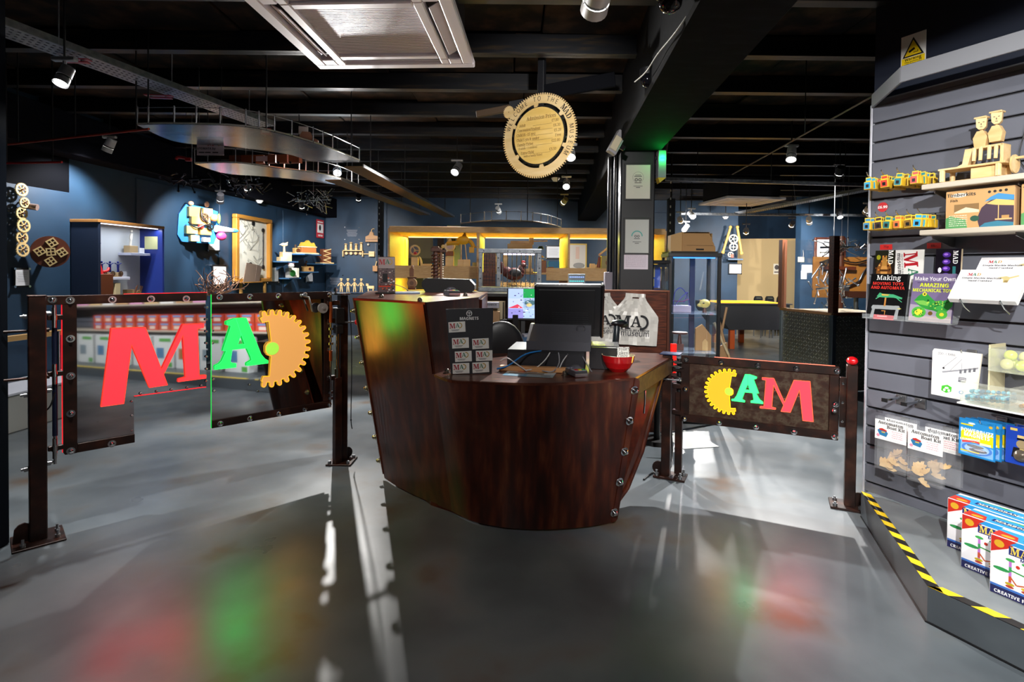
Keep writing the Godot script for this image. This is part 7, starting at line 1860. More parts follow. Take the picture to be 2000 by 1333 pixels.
	make("toy_engine", "little red toy engine on the thin rail", "toy", tf(at(355, 316, 4.9)), [["boiler", "t", [-0.05, 0.02, 0, -0.03, 0.04, 0, 0.04, 0.03, 0], 0.014, mt("a01818", 0.4)], ["cab", "b", 0.06, 0.02, 0, 0.05, 0.03, 0.03, mt("a01818", 0.4)], ["hanging_wire", "c", 0.04, 0.03, 0, 0.04, 0.62, 0, 0.002, 0.002, black]])
	# hanging machines
	wire_machine("chrome skeleton machine of rods hanging before the blue wall", at(612, 393, 7.6), Vector3(0.5, 0.3, 0.3), 101, chrome, 54)
	wire_machine("dark hanging machine with bright rods over the round exhibit", at(480, 362, 6.4), Vector3(0.4, 0.25, 0.3), 102, mt("5a5c62", 0.25, 0.9), 34)
	wire_machine("black propeller machine hanging at the upper left", at(375, 352, 5.6), Vector3(0.4, 0.2, 0.3), 103, mt("1d1e23", 0.3, 0.6), 24)
	smoke_detector("white smoke detector above the alcove", at(180, 341, 6.0))
	smoke_detector("white smoke detector below the round price sign", at(1085, 353, 7.0))
	smoke_detector("white smoke detector beside the golden frame's lamp", at(507, 396, 8.8))
	smoke_detector("white smoke detector above the wooden wall clock", at(1417, 427, 10.5))
	# on the beam and column
	make("dome_camera", "dark glossy dome camera at the top edge beside the beam", "camera", tf(at(1309, 2, 2.25)), [["dome", "s", 0, 0, 0, 0.05, 0.05, 0.05, mt("1a1512", 0.08, 0.5)], ["collar", "c", 0, 0.02, 0, 0, 0.06, 0, 0.06, 0.06, mt("b8b4ae", 0.4)], ["mount", "c", 0, 0.06, 0, 0, 2.94 - at(1309, 2, 2.25).y, 0, 0.02, 0.02, black]])
	make("dome_camera", "small dome camera on the side of the beam", "camera", tf(at(1266, 155, 3.25)), [["dome", "s", 0, 0, 0, 0.045, 0.05, 0.045, mt("14141a", 0.08, 0.6)], ["collar", "c", 0.0, 0.02, 0, 0, 0.06, 0, 0.05, 0.05, mt("101014", 0.4)], ["bracket", "b", 0.07, 0.04, 0, 0.12, 0.03, 0.04, black]])
	make("bulkhead_lamp", "unlit oblong emergency light on the beam's left side", "emergency light", tf(at(1204, 279, 4.5) + Vector3(0, 0, 0), 0.2, 0.0, -0.5), [["casing", "b", 0, 0, 0, 0.075, 0.2, 0.06, mt("9a9aa0", 0.4)], ["diffuser", "b", -0.01, -0.02, 0.035, 0.06, 0.12, 0.02, mt("c8c0a8", 0.3)], ["bracket", "b", 0.05, 0.0, -0.02, 0.08, 0.04, 0.02, black]])
	var ex := thing("exit_light", "grey emergency box with a green indicator on the column's right side", "emergency light", tf(at(1291, 322, 4.85)))
	fill(ex, [["casing", "b", 0, 0, 0, 0.07, 0.24, 0.09, mt("8a8d98", 0.4)], ["yellow_tip", "p", [-0.035, -0.12, 0.035, -0.12, -0.02, -0.165], -0.045, 0.045, mt("c8a83a", 0.5)], ["bracket", "b", -0.05, 0.06, -0.02, 0.05, 0.03, 0.03, black]])
	part("green_led_light", sh().box(Vector3(0.0, 0.05, 0.046), Vector3(0.032, 0.014, 0.004), 0.001), glow("20ff50", 5.0), ex)
	var gl := OmniLight3D.new()
	gl.name = "green_glow"
	gl.light_color = col("10ff60")
	gl.light_energy = 0.05
	gl.light_size = 0.02
	gl.omni_range = 6.0
	gl.omni_attenuation = 2.0
	gl.shadow_enabled = true
	ex.add_child(gl)
	gl.position = Vector3(0.0, 0.05, 0.06)
	make("tube_sign", "short brown and yellow tube sign above the emergency box", "sign", tf(at(1299, 292, 4.9)), [["tube", "c", 0, -0.01, 0, 0.01, 0.07, 0, 0.02, 0.02, mt("6a5a58", 0.4)], ["tip", "b", 0, -0.03, 0, 0.03, 0.04, 0.03, mt("c8a83a", 0.5)], ["bracket", "b", -0.03, 0.0, 0, 0.05, 0.02, 0.02, black]])
	# struts on the right
	for q in [[1300, 350, 1712, 362, 6.2, "galvanised strut rail behind the column"], [1330, 418, 1712, 421, 9.4, "far galvanised strut rail above the light table"]]:
		var a := at(q[0], q[1], q[4])
		var b := at(q[2], q[3], q[4])
		var t := thing("strut_rail", q[5], "rail", Transform3D.IDENTITY, "strut rails")
		part("strut", strip(a, b, 0.04, 0.04, sh()), galv, t)
		for k in 3:
			var p := a.lerp(b, 0.15 + k * 0.35)
			part("drop_rod", sh().cyl(p, Vector3(p.x, 2.94, p.z), 0.005, 0.005, 6), black, t)
	var dg := thing("marble_rail", "thin straight rod slanting up to the slat wall canopy", "rail", Transform3D.IDENTITY, "marble rails")
	part("rail", sh().cyl(at(1712, 184, 3.2), at(1430, 341, 5.6), 0.006, 0.006, 8), mt("6a5a50", 0.4, 0.4), dg)
	part("drop_rod", sh().cyl(at(1572, 262, 4.1), Vector3(at(1572, 262, 4.1).x, 2.94, at(1572, 262, 4.1).z), 0.004, 0.004, 6), black, dg)
	var cb := thing("ceiling_cable", "pale cable clipped along the beam's left edge", "cable")
	part("cable", sh().tube(smooth([at(1352, 15, 2.3), at(1320, 62, 2.45), at(1285, 105, 2.75), at(1262, 140, 3.0), at(1240, 160, 3.2)]), 0.004), mt("8a8880", 0.5), cb)
	# slotted steel uprights
	for q in [[743, 590, 9.6, 2.62, "dark slotted steel upright left of the lit unit"], [1309, 520, 7.2, 2.3, "dark slotted steel upright right of the column"]]:
		var p := at(q[0], q[1], q[2])
		var t := thing("slotted_upright", q[4], "upright", tf(Vector3(p.x, 0, p.z)), "slotted uprights")
		part("angle", sh().box(Vector3(0, q[3] / 2, 0), Vector3(0.09, q[3], 0.08), 0.004), mt("141a26", 0.4), t)
		part("top_rod", sh().cyl(Vector3(0, q[3], 0), Vector3(0, 2.94, 0), 0.012, 0.012, 8), black, t)
		for k in 22:
			part("slot", sh().box(Vector3(-0.02, 0.3 + k * 0.105, 0.0405), Vector3(0.016, 0.03, 0.002), 0.001), mt("b8bcc4", 0.5), t)

# ---------------------------------------------------------------- exhibits on the left and far walls
func wall_label(f: Transform3D, s: float, y: float, w: float, h: float, label: String, paper := "d4d6dc") -> void:
	var t := thing("wall_label", label, "label", f * tf(Vector3(s, y, 0.03)), "exhibit labels")
	part("backing", sh().box(Vector3(0, 0, 0), Vector3(w * 1.14, h * 1.2, 0.006), 0.002), black, t)
	var paper_sheet := part("sheet", sh().box(Vector3(0, 0.0, 0.008), Vector3(w, h, 0.003)), mt(paper, 0.4), t)
	for k in 6:
		part("print_line", sh().box(Vector3(0, h * (0.3 - 0.11 * k), 0.0098), Vector3(w * (0.8 - 0.07 * (k % 3)), h * 0.025, 0.0005)), mt("9a9aa2", 0.5), paper_sheet)
	for q in [[-1, -1], [1, -1], [1, 1], [-1, 1]]:
		part("standoff", sh().cyl(Vector3(q[0] * w * 0.53, q[1] * h * 0.56, -0.03), Vector3(q[0] * w * 0.53, q[1] * h * 0.56, 0.012), 0.012, 0.012, 8), chrome, t)

func wall_shelf(f: Transform3D, s: float, y: float, w: float, d: float, label: String) -> void:
	var t := thing("wall_shelf", label, "shelf", f * tf(Vector3(s, y, 0)), "blue wall shelves")
	part("board", sh().box(Vector3(0, -0.012, d / 2), Vector3(w, 0.024, d), 0.003), mt("34618c", 0.5), t)
	part("bracket", sh().prism(v2([0, 0, d * 0.8, 0, 0, -0.16]), -0.01, 0.01), mt("2a4f74", 0.5), t, Transform3D(Basis(Vector3(0, 0, 1), Vector3.UP, Vector3(-1, 0, 0)), Vector3(0, -0.024, 0)))

func build_left_exhibits() -> void:
	var f := left_wall
	var Y := ply
	# chain of wooden gears
	var gc := thing("gear_chain", "column of pale wooden gear wheels on the wall beside the dark wall end", "automaton", f * tf(Vector3(5.0, 0, 0.06)))
	var gp := [[0.0, 2.03, 0.062], [0.02, 1.915, 0.05], [0.0, 1.815, 0.058], [0.01, 1.705, 0.066], [0.0, 1.595, 0.06], [0.0, 1.485, 0.066]]
	for k in gp.size():
		fill(gc, [["gear", "g", gp[k][0], gp[k][1], 0.006 * (k % 2), gp[k][2], 30, 0.012, 6, mt("d8bc86", 0.5)], ["axle", "c", gp[k][0], gp[k][1], -0.045, gp[k][0], gp[k][1], 0.03, 0.008, 0.008, dark_wood]])
	fill(gc, [["motor", "c", 0.07, 1.89, -0.02, 0.1, 1.88, 0.06, 0.03, 0.03, mt("8a7a78", 0.3, 0.5)]])
	var pq := thing("wooden_plaque", "round dark wooden plaque with five pale cut out squares", "plaque", f * tf(Vector3(5.19, 1.473, 0.16), -0.6, 0, 0.12))
	part("disc", sh().cyl(Vector3(0, 0, -0.03), Vector3(0, 0, 0), 0.148, 0.148, 40), mt("5c2c1a", 0.45), pq)
	part("mount", sh().cyl(Vector3(0, 0, -0.14), Vector3(0, 0, -0.03), 0.02, 0.02, 10), black, pq)
	for q in [[0, 0, 0.0], [0.02, 0.085, 0.5], [-0.08, 0.012, 0.5], [0.082, -0.012, 0.5], [-0.012, -0.088, 0.5]]:
		var s := sh().at(tf(Vector3(q[0], q[1], 0.001), 0, 0, q[2]))
		s.ring(v2([-0.036, -0.036, 0.036, -0.036, 0.036, 0.036, -0.036, 0.036]), v2([-0.025, -0.025, 0.025, -0.025, 0.025, 0.025, -0.025, 0.025]), 0.0, 0.008)
		s.box(Vector3(0, 0, 0.004), Vector3(0.066, 0.009, 0.007)).box(Vector3(0, 0, 0.004), Vector3(0.009, 0.066, 0.0068))
		part("cut_square", s, mt("e0c890", 0.5), pq)
	wall_label(f, 5.03, 1.23, 0.13, 0.145, "white label sheet by the dark wall end, under the gear wheels")
	# alcove
	var al := thing("display_alcove", "open display alcove with white back and wooden top edge on the left wall", "display case", f)
	var navy := mt("16243c", 0.5)
	fill(al, [["near_side", "b", 5.58, 1.08, 0.16, 0.03, 1.46, 0.3, navy], ["far_side", "b", 6.49, 1.08, 0.16, 0.03, 1.46, 0.3, mt("1c2f78", 0.4)], ["top_trim", "b", 6.03, 1.80, 0.16, 0.95, 0.03, 0.31, mt("a8763f", 0.5)], ["back", "b", 6.03, 1.08, 0.02, 0.9, 1.46, 0.02, mt("c9cfcf", 0.5)], ["bottom", "b", 6.03, 0.36, 0.16, 0.9, 0.03, 0.3, navy], ["shelf", "b", 6.3, 1.48, 0.1, 0.3, 0.03, 0.16, mt("c8cad8", 0.4)], ["shelf", "b", 5.93, 1.21, 0.1, 0.42, 0.03, 0.16, mt("c8cad8", 0.4)], ["shelf", "b", 6.25, 0.93, 0.1, 0.4, 0.14, 0.16, mt("b9bcd0", 0.4)], ["plinth", "b", 5.98, 1.02, 0.12, 0.07, 0.28, 0.1, mt("c8b890", 0.5)], ["cabinet", "b", 5.72, 1.05, 0.16, 0.18, 0.42, 0.2, mt("6e3a20", 0.5)], ["notice", "b", 6.474, 1.62, 0.17, 0.002, 0.15, 0.16, mt("c8c890", 0.5)]])
	part("led_strip_light", sh().box(Vector3(6.03, 1.78, 0.26), Vector3(0.86, 0.008, 0.012)), glow("dfe8ff", 3.0), al)
	var l := AreaLight3D.new()
	l.name = "led_light"
	l.area_size = Vector2(0.85, 0.03)
	l.area_normalize_energy = true
	l.light_color = col("e4ecff")
	l.light_energy = 0.42
	l.area_range = 6.0
	l.area_attenuation = 2.0
	l.shadow_enabled = true
	al.add_child(l)
	l.transform = Transform3D(Basis(Vector3.RIGHT, -PI / 2), Vector3(6.03, 1.772, 0.26))
	make("red_devil", "red horned figure with a blue creature on the alcove's wooden cabinet", "figure", f * tf(Vector3(5.70, 1.262, 0.17)), [["robe", "c", 0, 0, 0, 0, 0.15, 0, 0.06, 0.025, mt("b01818", 0.5)], ["head", "s", 0, 0.19, 0, 0.03, 0.035, 0.03, mt("a01818", 0.5)], ["horn", "c", 0.02, 0.21, 0, 0.04, 0.25, 0, 0.008, 0.0, mt("a01818", 0.5)], ["creature", "s", 0.0, 0.29, 0, 0.02, 0.03, 0.02, mt("1c3a8a", 0.5)], ["creature_arm", "t", [0, 0.29, 0, 0.03, 0.3, 0, 0.05, 0.32, 0], 0.006, mt("1c3a8a", 0.5)], ["tail", "t", [0.04, 0.02, 0.03, 0.09, 0.03, 0.04, 0.12, 0.06, 0.03], 0.014, mt("b01818", 0.5)]])
	for k in 3:
		make("blue_dancer", "%s of three small blue dancers on gear stands" % ["nearest", "middle one", "farthest"][k], "figure", f * tf(Vector3(5.82 + k * 0.11, 1.226, 0.12)), [["stand", "b", 0, 0.025, 0, 0.06, 0.05, 0.05, Y], ["gear", "g", 0, 0.035, 0.03, 0.03, 14, 0.008, 4, mt("6a4a34", 0.5)], ["leg", "c", -0.008, 0.05, 0, -0.004, 0.1, 0, 0.006, 0.007, mt("1c2c8a", 0.5)], ["leg", "c", 0.012, 0.05, 0, 0.004, 0.1, 0, 0.006, 0.007, mt("1c2c8a", 0.5)], ["torso", "c", 0, 0.095, 0, 0, 0.14, 0, 0.011, 0.013, mt("1c2c8a", 0.5)], ["head", "s", 0, 0.158, 0, 0.011, 0.013, 0.011, mt("1c2c8a", 0.5)], ["arms", "t", [-0.045, 0.15, 0, 0, 0.135, 0, 0.045, 0.15, 0], 0.005, mt("1c2c8a", 0.5)]], "blue dancers")
	make("name_card", "small white name card at the end of the dancers' shelf", "card", f * tf(Vector3(6.11, 1.226, 0.13)), [["card", "b", 0, 0.03, 0, 0.08, 0.06, 0.004, white]])
	make("ivory_figure", "slender ivory figure on a block on the upper alcove shelf", "figure", f * tf(Vector3(6.25, 1.496, 0.1)), [["block", "b", 0, 0.04, 0, 0.12, 0.08, 0.08, mt("b0966a", 0.5)], ["leg", "c", -0.01, 0.08, 0, 0, 0.15, 0, 0.012, 0.014, mt("d8d4c4", 0.5)], ["torso", "c", 0, 0.15, 0, 0.01, 0.22, 0, 0.016, 0.014, mt("d8d4c4", 0.5)], ["head", "s", 0.01, 0.245, 0, 0.014, 0.017, 0.014, mt("d8d4c4", 0.5)], ["arm", "t", [0.0, 0.2, 0, -0.03, 0.17, 0.02, -0.03, 0.14, 0.03], 0.006, mt("d8d4c4", 0.5)]])
	make("name_card", "small white name card on the upper alcove shelf", "card", f * tf(Vector3(6.39, 1.496, 0.12)), [["card", "b", 0, 0.03, 0, 0.08, 0.06, 0.004, white]])
	make("leaf_machine", "little wooden machine with upright leaves on the lowest alcove shelf", "automaton", f * tf(Vector3(6.28, 1.001, 0.11)), [["box", "b", -0.08, 0.04, 0, 0.1, 0.08, 0.06, mt("a88a5c", 0.5)], ["base", "b", 0.05, 0.015, 0, 0.16, 0.03, 0.07, mt("a8865a", 0.5)], ["leaf", "p", [0.0, 0.03, 0.03, 0.03, 0.06, 0.13, 0.03, 0.1], -0.004, 0.004, mt("7a5238", 0.5)], ["leaf", "p", [0.06, 0.03, 0.09, 0.03, 0.12, 0.11, 0.08, 0.12], 0.01, 0.018, mt("6a4a34", 0.5)], ["wheel", "g", 0.03, 0.04, 0.03, 0.03, 14, 0.008, 4, mt("8a6a44", 0.5)]])
	# blue and yellow round exhibit
	var be := thing("wheel_exhibit", "blue and yellow mechanical relief with pink ball on the left wall", "automaton", f * tf(Vector3(7.40, 1.91, 0.16), -0.4))
	fill(be, [["mount", "c", 0, 0, -0.16, 0, 0, -0.04, 0.05, 0.05, black], ["blue_plate", "p", [-0.3, -0.15, -0.24, -0.24, 0.2, -0.25, 0.26, -0.1, 0.3, -0.03, 0.24, 0.06, 0.26, 0.2, 0.1, 0.24, -0.18, 0.26, -0.28, 0.12], -0.05, -0.02, mt("2f7fd0", 0.4)], ["yellow_block", "b", -0.1, 0.16, 0.01, 0.16, 0.13, 0.06, mt("d8b25a", 0.5)], ["yellow_block", "b", 0.08, 0.17, 0.01, 0.13, 0.11, 0.06, mt("e0bc60", 0.5)], ["yellow_block", "b", -0.02, 0.05, 0.015, 0.26, 0.1, 0.06, mt("c89a48", 0.5)], ["yellow_block", "b", -0.14, -0.08, 0.01, 0.15, 0.1, 0.06, mt("e0c070", 0.5)], ["yellow_block", "b", 0.05, -0.09, 0.01, 0.16, 0.09, 0.06, mt("c8a050", 0.5)], ["yellow_block", "b", -0.1, -0.19, 0.01, 0.12, 0.08, 0.06, mt("e0c880", 0.5)], ["white_block", "b", 0.06, -0.2, 0.02, 0.1, 0.06, 0.05, mt("d8d8d0", 0.5)], ["pink_ball", "s", 0.27, -0.14, 0.04, 0.07, 0.06, 0.05, mt("d83a78", 0.4)], ["tan_ball", "s", 0.15, 0.1, 0.06, 0.05, 0.05, 0.05, mt("c87a4a", 0.4)], ["ear", "s", -0.14, 0.27, 0.01, 0.035, 0.03, 0.03, mt("d8a080", 0.5)], ["ear", "s", 0.08, 0.28, 0.01, 0.03, 0.04, 0.03, mt("d8a080", 0.5)], ["green_pod", "s", 0.24, 0.1, 0.03, 0.02, 0.07, 0.03, mt("6fae3a", 0.4)], ["spout", "c", 0.2, -0.04, 0.03, 0.44, -0.05, 0.03, 0.05, 0.03, mt("b8c8d8", 0.3)], ["spout_tip", "s", 0.47, -0.05, 0.03, 0.07, 0.03, 0.03, mt("2f7fd0", 0.4)], ["red_core", "s", -0.03, -0.03, 0.05, 0.04, 0.03, 0.03, mt("b02020", 0.4)], ["linkage", "t", [-0.2, 0.02, 0.05, -0.1, -0.05, 0.07, 0.02, 0.0, 0.08, 0.12, -0.06, 0.07], 0.01, black], ["linkage", "t", [-0.02, 0.22, 0.05, -0.03, 0.1, 0.07, 0.06, 0.03, 0.07], 0.01, black], ["gear", "g", 0.02, 0.1, 0.05, 0.06, 16, 0.02, 5, mt("3a2a20", 0.4)], ["gear", "g", 0.1, -0.02, 0.05, 0.05, 14, 0.02, 5, black]])
	wall_label(f, 7.88, 1.686, 0.25, 0.2, "white label right under the blue and yellow relief")
	# copper wire branches
	var br := thing("wire_branches", "tangle of copper wire branches standing before the left wall", "sculpture", f * tf(Vector3(7.35, 0.0, 0.35)))
	rng.seed = 12
	part("stand", sh().cyl(Vector3(0, 0, 0), Vector3(0, 1.0, 0), 0.02, 0.015, 8).cyl(Vector3(0, 0, 0), Vector3(0, 0.02, 0), 0.2, 0.2, 20), black, br)
	for k in 46:
		var a := Vector3(rng.randf_range(-0.1, 0.35), 1.0, rng.randf_range(-0.1, 0.1))
		var b := a + Vector3(rng.randf_range(-0.4, 0.35), rng.randf_range(0.02, 0.22), rng.randf_range(-0.15, 0.15))
		var c := b + Vector3(rng.randf_range(-0.15, 0.2), rng.randf_range(-0.06, 0.14), rng.randf_range(-0.1, 0.1))
		part("branch", sh().tube(smooth([Vector3(0, 0.97, 0), a, b, c], 3), 0.005, 5), mt("8d6a58", 0.3, 0.6), br)
	wall_label(f, 8.02, 1.22, 0.3, 0.26, "white label behind the copper wire branches")
	# golden frame
	var gf := thing("framed_machine", "tall golden frame with a wire drawing machine on a pale ground", "framed picture", f * tf(Vector3(8.84, 1.628, 0.05)))
	var fw := 1.06
	var fh := 1.05
	for q in [[0, fh / 2 - 0.03, fw, 0.06], [0, -fh / 2 + 0.03, fw, 0.06]]:
		part("frame_rail", sh().box(Vector3(q[0], q[1], 0.03), Vector3(q[2], q[3], 0.08), 0.01), gold, gf)
	for s in [-1, 1]:
		part("frame_stile", sh().box(Vector3(s * (fw / 2 - 0.04), 0, 0.031), Vector3(0.08, fh - 0.12, 0.08), 0.01), gold, gf)
	part("backing", sh().box(Vector3(0, 0, 0.0), Vector3(fw - 0.1, fh - 0.08, 0.02)), mt("c9c8bd", 0.5), gf)
	rng.seed = 44
	for k in 26:
		var a := Vector3(rng.randf_range(-0.3, 0.3), rng.randf_range(-0.35, 0.38), 0.02)
		part("wire", sh().tube(smooth([a, a + Vector3(rng.randf_range(-0.15, 0.15), rng.randf_range(-0.15, 0.15), 0.01), a + Vector3(rng.randf_range(-0.25, 0.25), rng.randf_range(-0.2, 0.2), 0)], 3), 0.0025, 4), mt("9a9a96", 0.4, 0.4), gf)
	for q in [[0.32, 0.33], [0.32, -0.28], [0.02, 0.42], [-0.06, -0.24]]:
		part("pulley", sh().cyl(Vector3(q[0], q[1], 0.012), Vector3(q[0], q[1], 0.03), 0.035, 0.035, 16), black, gf)
	part("mast", sh().box(Vector3(0.32, 0.02, 0.02), Vector3(0.018, 0.64, 0.012)), mt("3a3a3c", 0.4), gf)
	for s in [-0.35, 0.35]:
		part("leg", sh().box(Vector3(s, -1.07, 0.03), Vector3(0.04, 1.10, 0.04), 0.004), mt("8d6a34", 0.5), gf)
	make("cardboard_folder", "grey brown cardboard folder propped on the golden frame's bottom rail", "folder", f * tf(Vector3(8.72, 1.115, 0.15)), [["cover", "p", [-0.3, 0.0, 0.02, 0.0, 0.08, 0.27, -0.2, 0.3], 0.0, 0.01, mt("6d5c50", 0.7)], ["cover", "p", [0.03, 0.0, 0.16, 0.0, 0.24, 0.24, 0.09, 0.27], 0.0, 0.01, mt("63534a", 0.7)], ["ledge", "b", -0.05, -0.008, -0.02, 0.6, 0.012, 0.08, gold]])
	wall_label(f, 9.55, 1.22, 0.36, 0.24, "white label just right of the golden frame")
	# wall shelves with small machines
	wall_shelf(f, 9.66, 1.455, 0.42, 0.34, "blue wall shelf carrying the pale bird machine")
	wall_shelf(f, 10.31, 1.60, 0.72, 0.42, "wide blue wall shelf carrying the long train machine")
	wall_shelf(f, 11.2, 1.43, 0.62, 0.38, "blue wall shelf carrying the striped tower machine")
	wall_shelf(f, 10.62, 1.27, 0.4, 0.3, "small blue wall shelf between tower and robot")
	wall_shelf(f, 10.0, 1.16, 0.46, 0.22, "lowest blue wall shelf carrying the robot")
	make("bird_machine", "pale wooden bird on a stepped block", "automaton", f * tf(Vector3(9.66, 1.455, 0.18), -0.5), [["base", "b", 0, 0.035, 0, 0.22, 0.07, 0.12, Y], ["block", "b", 0.03, 0.115, 0, 0.18, 0.09, 0.1, Y], ["post", "c", 0, 0.16, 0, 0, 0.27, 0, 0.02, 0.016, Y], ["bird", "s", 0.0, 0.29, 0, 0.07, 0.03, 0.025, Y], ["wing", "p", [-0.06, 0.28, 0.05, 0.29, 0.07, 0.34], -0.01, 0.01, Y], ["beak", "c", -0.06, 0.29, 0, -0.1, 0.28, 0, 0.012, 0.0, Y]])
	make("train_machine", "long orange wooden machine with a zigzag roof", "automaton", f * tf(Vector3(10.33, 1.60, 0.24), -0.5), [["base", "b", 0.02, 0.012, 0, 0.5, 0.024, 0.14, Y], ["body", "b", 0.06, 0.075, 0, 0.32, 0.1, 0.1, mt("9c5a2c", 0.5)], ["deck", "b", 0.06, 0.135, 0, 0.34, 0.02, 0.12, Y], ["roof", "p", [-0.1, 0.15, 0.22, 0.15, 0.18, 0.22, 0.12, 0.2, 0.06, 0.26, 0.0, 0.21, -0.06, 0.22], -0.04, 0.04, mt("a8862c", 0.5)], ["engine", "b", -0.18, 0.06, 0, 0.1, 0.09, 0.09, mt("b08a50", 0.5)], ["wheel", "g", -0.18, 0.06, 0.05, 0.04, 14, 0.01, 5, dark_wood], ["funnel", "c", -0.2, 0.1, 0, -0.2, 0.17, 0, 0.016, 0.02, mt("3a2a1c", 0.5)]])
	var tm := make("striped_tower", "striped wooden stair tower machine with a sloping chute", "automaton", f * tf(Vector3(11.24, 1.43, 0.24), -0.5), [["base", "b", 0, 0.012, 0, 0.34, 0.024, 0.16, Y], ["tower", "b", 0.02, 0.16, 0, 0.2, 0.27, 0.1, mt("6a3a22", 0.5)], ["chute", "p", [-0.34, 0.32, -0.3, 0.33, -0.08, 0.1, -0.08, 0.06], -0.03, 0.03, mt("5a3020", 0.5)]])
	for k in 6:
		part("step", sh().at(tf(Vector3(0.02, 0.05 + k * 0.045, 0.055), 0, 0, 0.25 if k % 2 else -0.25)).box(Vector3.ZERO, Vector3(0.19, 0.016, 0.02), 0.003), Y, tm)
	make("pony_machine", "small tan machine with a seated figure", "automaton", f * tf(Vector3(10.62, 1.27, 0.16), -0.5), [["box", "b", 0, 0.05, 0, 0.22, 0.1, 0.1, mt("b08850", 0.5)], ["hole", "c", 0.02, 0.05, 0.05, 0.02, 0.05, 0.054, 0.03, 0.03, dark_wood], ["figure", "c", -0.04, 0.1, 0, -0.03, 0.17, 0, 0.03, 0.012, mt("7a5a48", 0.5)], ["head", "s", -0.02, 0.19, 0, 0.02, 0.022, 0.02, mt("8a6a54", 0.5)]])
	make("robot_machine", "white and green little robot machine on the lowest shelf", "automaton", f * tf(Vector3(10.0, 1.16, 0.14), -0.5), [["body", "b", 0, 0.09, 0, 0.17, 0.18, 0.1, mt("d0d0cc", 0.4)], ["belly", "s", 0.0, 0.08, 0.05, 0.06, 0.06, 0.02, mt("3aa04a", 0.4)], ["panel", "b", 0.11, 0.09, 0, 0.05, 0.17, 0.09, mt("c0c0b0", 0.4)], ["head", "s", 0, 0.22, 0, 0.06, 0.045, 0.05, mt("c8c8c8", 0.4)], ["ear", "s", -0.05, 0.27, 0, 0.02, 0.03, 0.02, mt("8a5a70", 0.4)], ["ear", "s", 0.05, 0.27, 0, 0.02, 0.03, 0.02, mt("6a4a58", 0.4)]])
	var rs := thing("warning_poster", "narrow red and white hands off poster high at the end of the left wall", "poster", f * tf(Vector3(11.52, 2.16, 0.02)))
	fill(rs, [["board", "b", 0, 0, 0, 0.36, 0.38, 0.006, mt("b0202c", 0.4)], ["field", "b", 0, 0.01, 0.004, 0.28, 0.19, 0.003, mt("dcdcdc", 0.4)], ["hand", "s", -0.02, 0.02, 0.006, 0.05, 0.06, 0.002, black], ["stripe", "b", 0, 0.14, 0.004, 0.26, 0.025, 0.003, mt("e0e0e0", 0.4)]])
	text(rs, "DO NOT TOUCH", 0.05, Vector3(0, -0.14, 0.006), white, "sans_bold", Basis.IDENTITY, 0.6)
	wall_label(f, 10.98, 1.17, 0.3, 0.2, "white label below the striped tower's shelf")
	# far wall
	wall_label(back, -3.44, 2.09, 0.29, 0.23, "white label alone high on the far blue wall")
	wall_label(back, -3.79, 1.056, 0.30, 0.23, "white label low on the far blue wall beside the dancing figures")
	var bd := thing("band_machine", "wooden band machine with capped figures on the far blue wall", "automaton", back * tf(Vector3(-3.36, 1.62, 0.08)))
	fill(bd, [["frame_top", "b", -0.04, 0.1, 0, 0.44, 0.02, 0.1, Y], ["side", "b", -0.25, 0.04, 0, 0.02, 0.14, 0.1, Y], ["side", "b", 0.17, 0.04, 0, 0.02, 0.14, 0.1, Y], ["mount", "b", -0.04, 0.04, -0.06, 0.4, 0.05, 0.06, dark_wood], ["crank_box", "b", 0.36, 0.03, 0, 0.12, 0.11, 0.08, Y], ["crank", "c", 0.18, 0.03, 0, 0.31, 0.03, 0, 0.012, 0.012, Y]])
	for k in 4:
		fill(bd, [["player", "c", -0.2 + k * 0.11, 0.11, 0, -0.2 + k * 0.11, 0.22 + 0.03 * (k % 2), 0, 0.03, 0.022, Y], ["cap", "c", -0.2 + k * 0.11, 0.23 + 0.03 * (k % 2), 0, -0.2 + k * 0.11, 0.25 + 0.03 * (k % 2), 0, 0.04, 0.02, Y], ["cam", "c", -0.18 + k * 0.1, 0.04, -0.02, -0.18 + k * 0.1, 0.04, 0.03, 0.03, 0.03, Y]])
	make("cloud_machine", "wooden wave machine with a crescent hook on the far wall", "automaton", back * tf(Vector3(-3.0, 1.97, 0.08)), [["body", "p", [-0.13, -0.06, 0.14, -0.06, 0.14, 0.06, 0.04, 0.08, 0.03, 0.14, -0.03, 0.16, -0.06, 0.08, -0.13, 0.05], -0.04, 0.04, mt("b88a5c", 0.5)], ["wave", "p", [-0.12, -0.02, 0.13, -0.01, 0.13, 0.0, -0.12, -0.01], 0.04, 0.046, dark_wood], ["hook", "t", [0.0, 0.14, 0.0, -0.01, 0.19, 0, 0.02, 0.22, 0.0, 0.05, 0.21, 0.0], 0.009, Y], ["bob", "s", -0.08, -0.12, 0, 0.025, 0.025, 0.025, mt("d0c8b8", 0.5)], ["bob_string", "c", -0.08, -0.1, 0, -0.08, -0.05, 0, 0.004, 0.004, steel], ["mount", "b", 0, 0, -0.06, 0.1, 0.06, 0.05, dark_wood]])
	make("bell_post", "small wooden bell box hanging on a string beside the upright", "automaton", back * tf(Vector3(-2.92, 1.28, 0.1)), [["box", "b", 0, 0.06, 0, 0.1, 0.12, 0.08, mt("a87848", 0.5)], ["string", "c", 0, 0.12, 0, 0.0, 0.6, 0, 0.005, 0.005, steel], ["arm", "c", 0.0, 0.12, 0, 0.03, 0.22, 0, 0.01, 0.01, Y], ["mount", "b", 0, 0.06, -0.07, 0.04, 0.04, 0.06, dark_wood]])
	var plz := thing("exhibit_plinth", "dark plinth carrying the dancing wooden figures", "plinth", tf(Vector3(-3.2, 0, -11.2)))
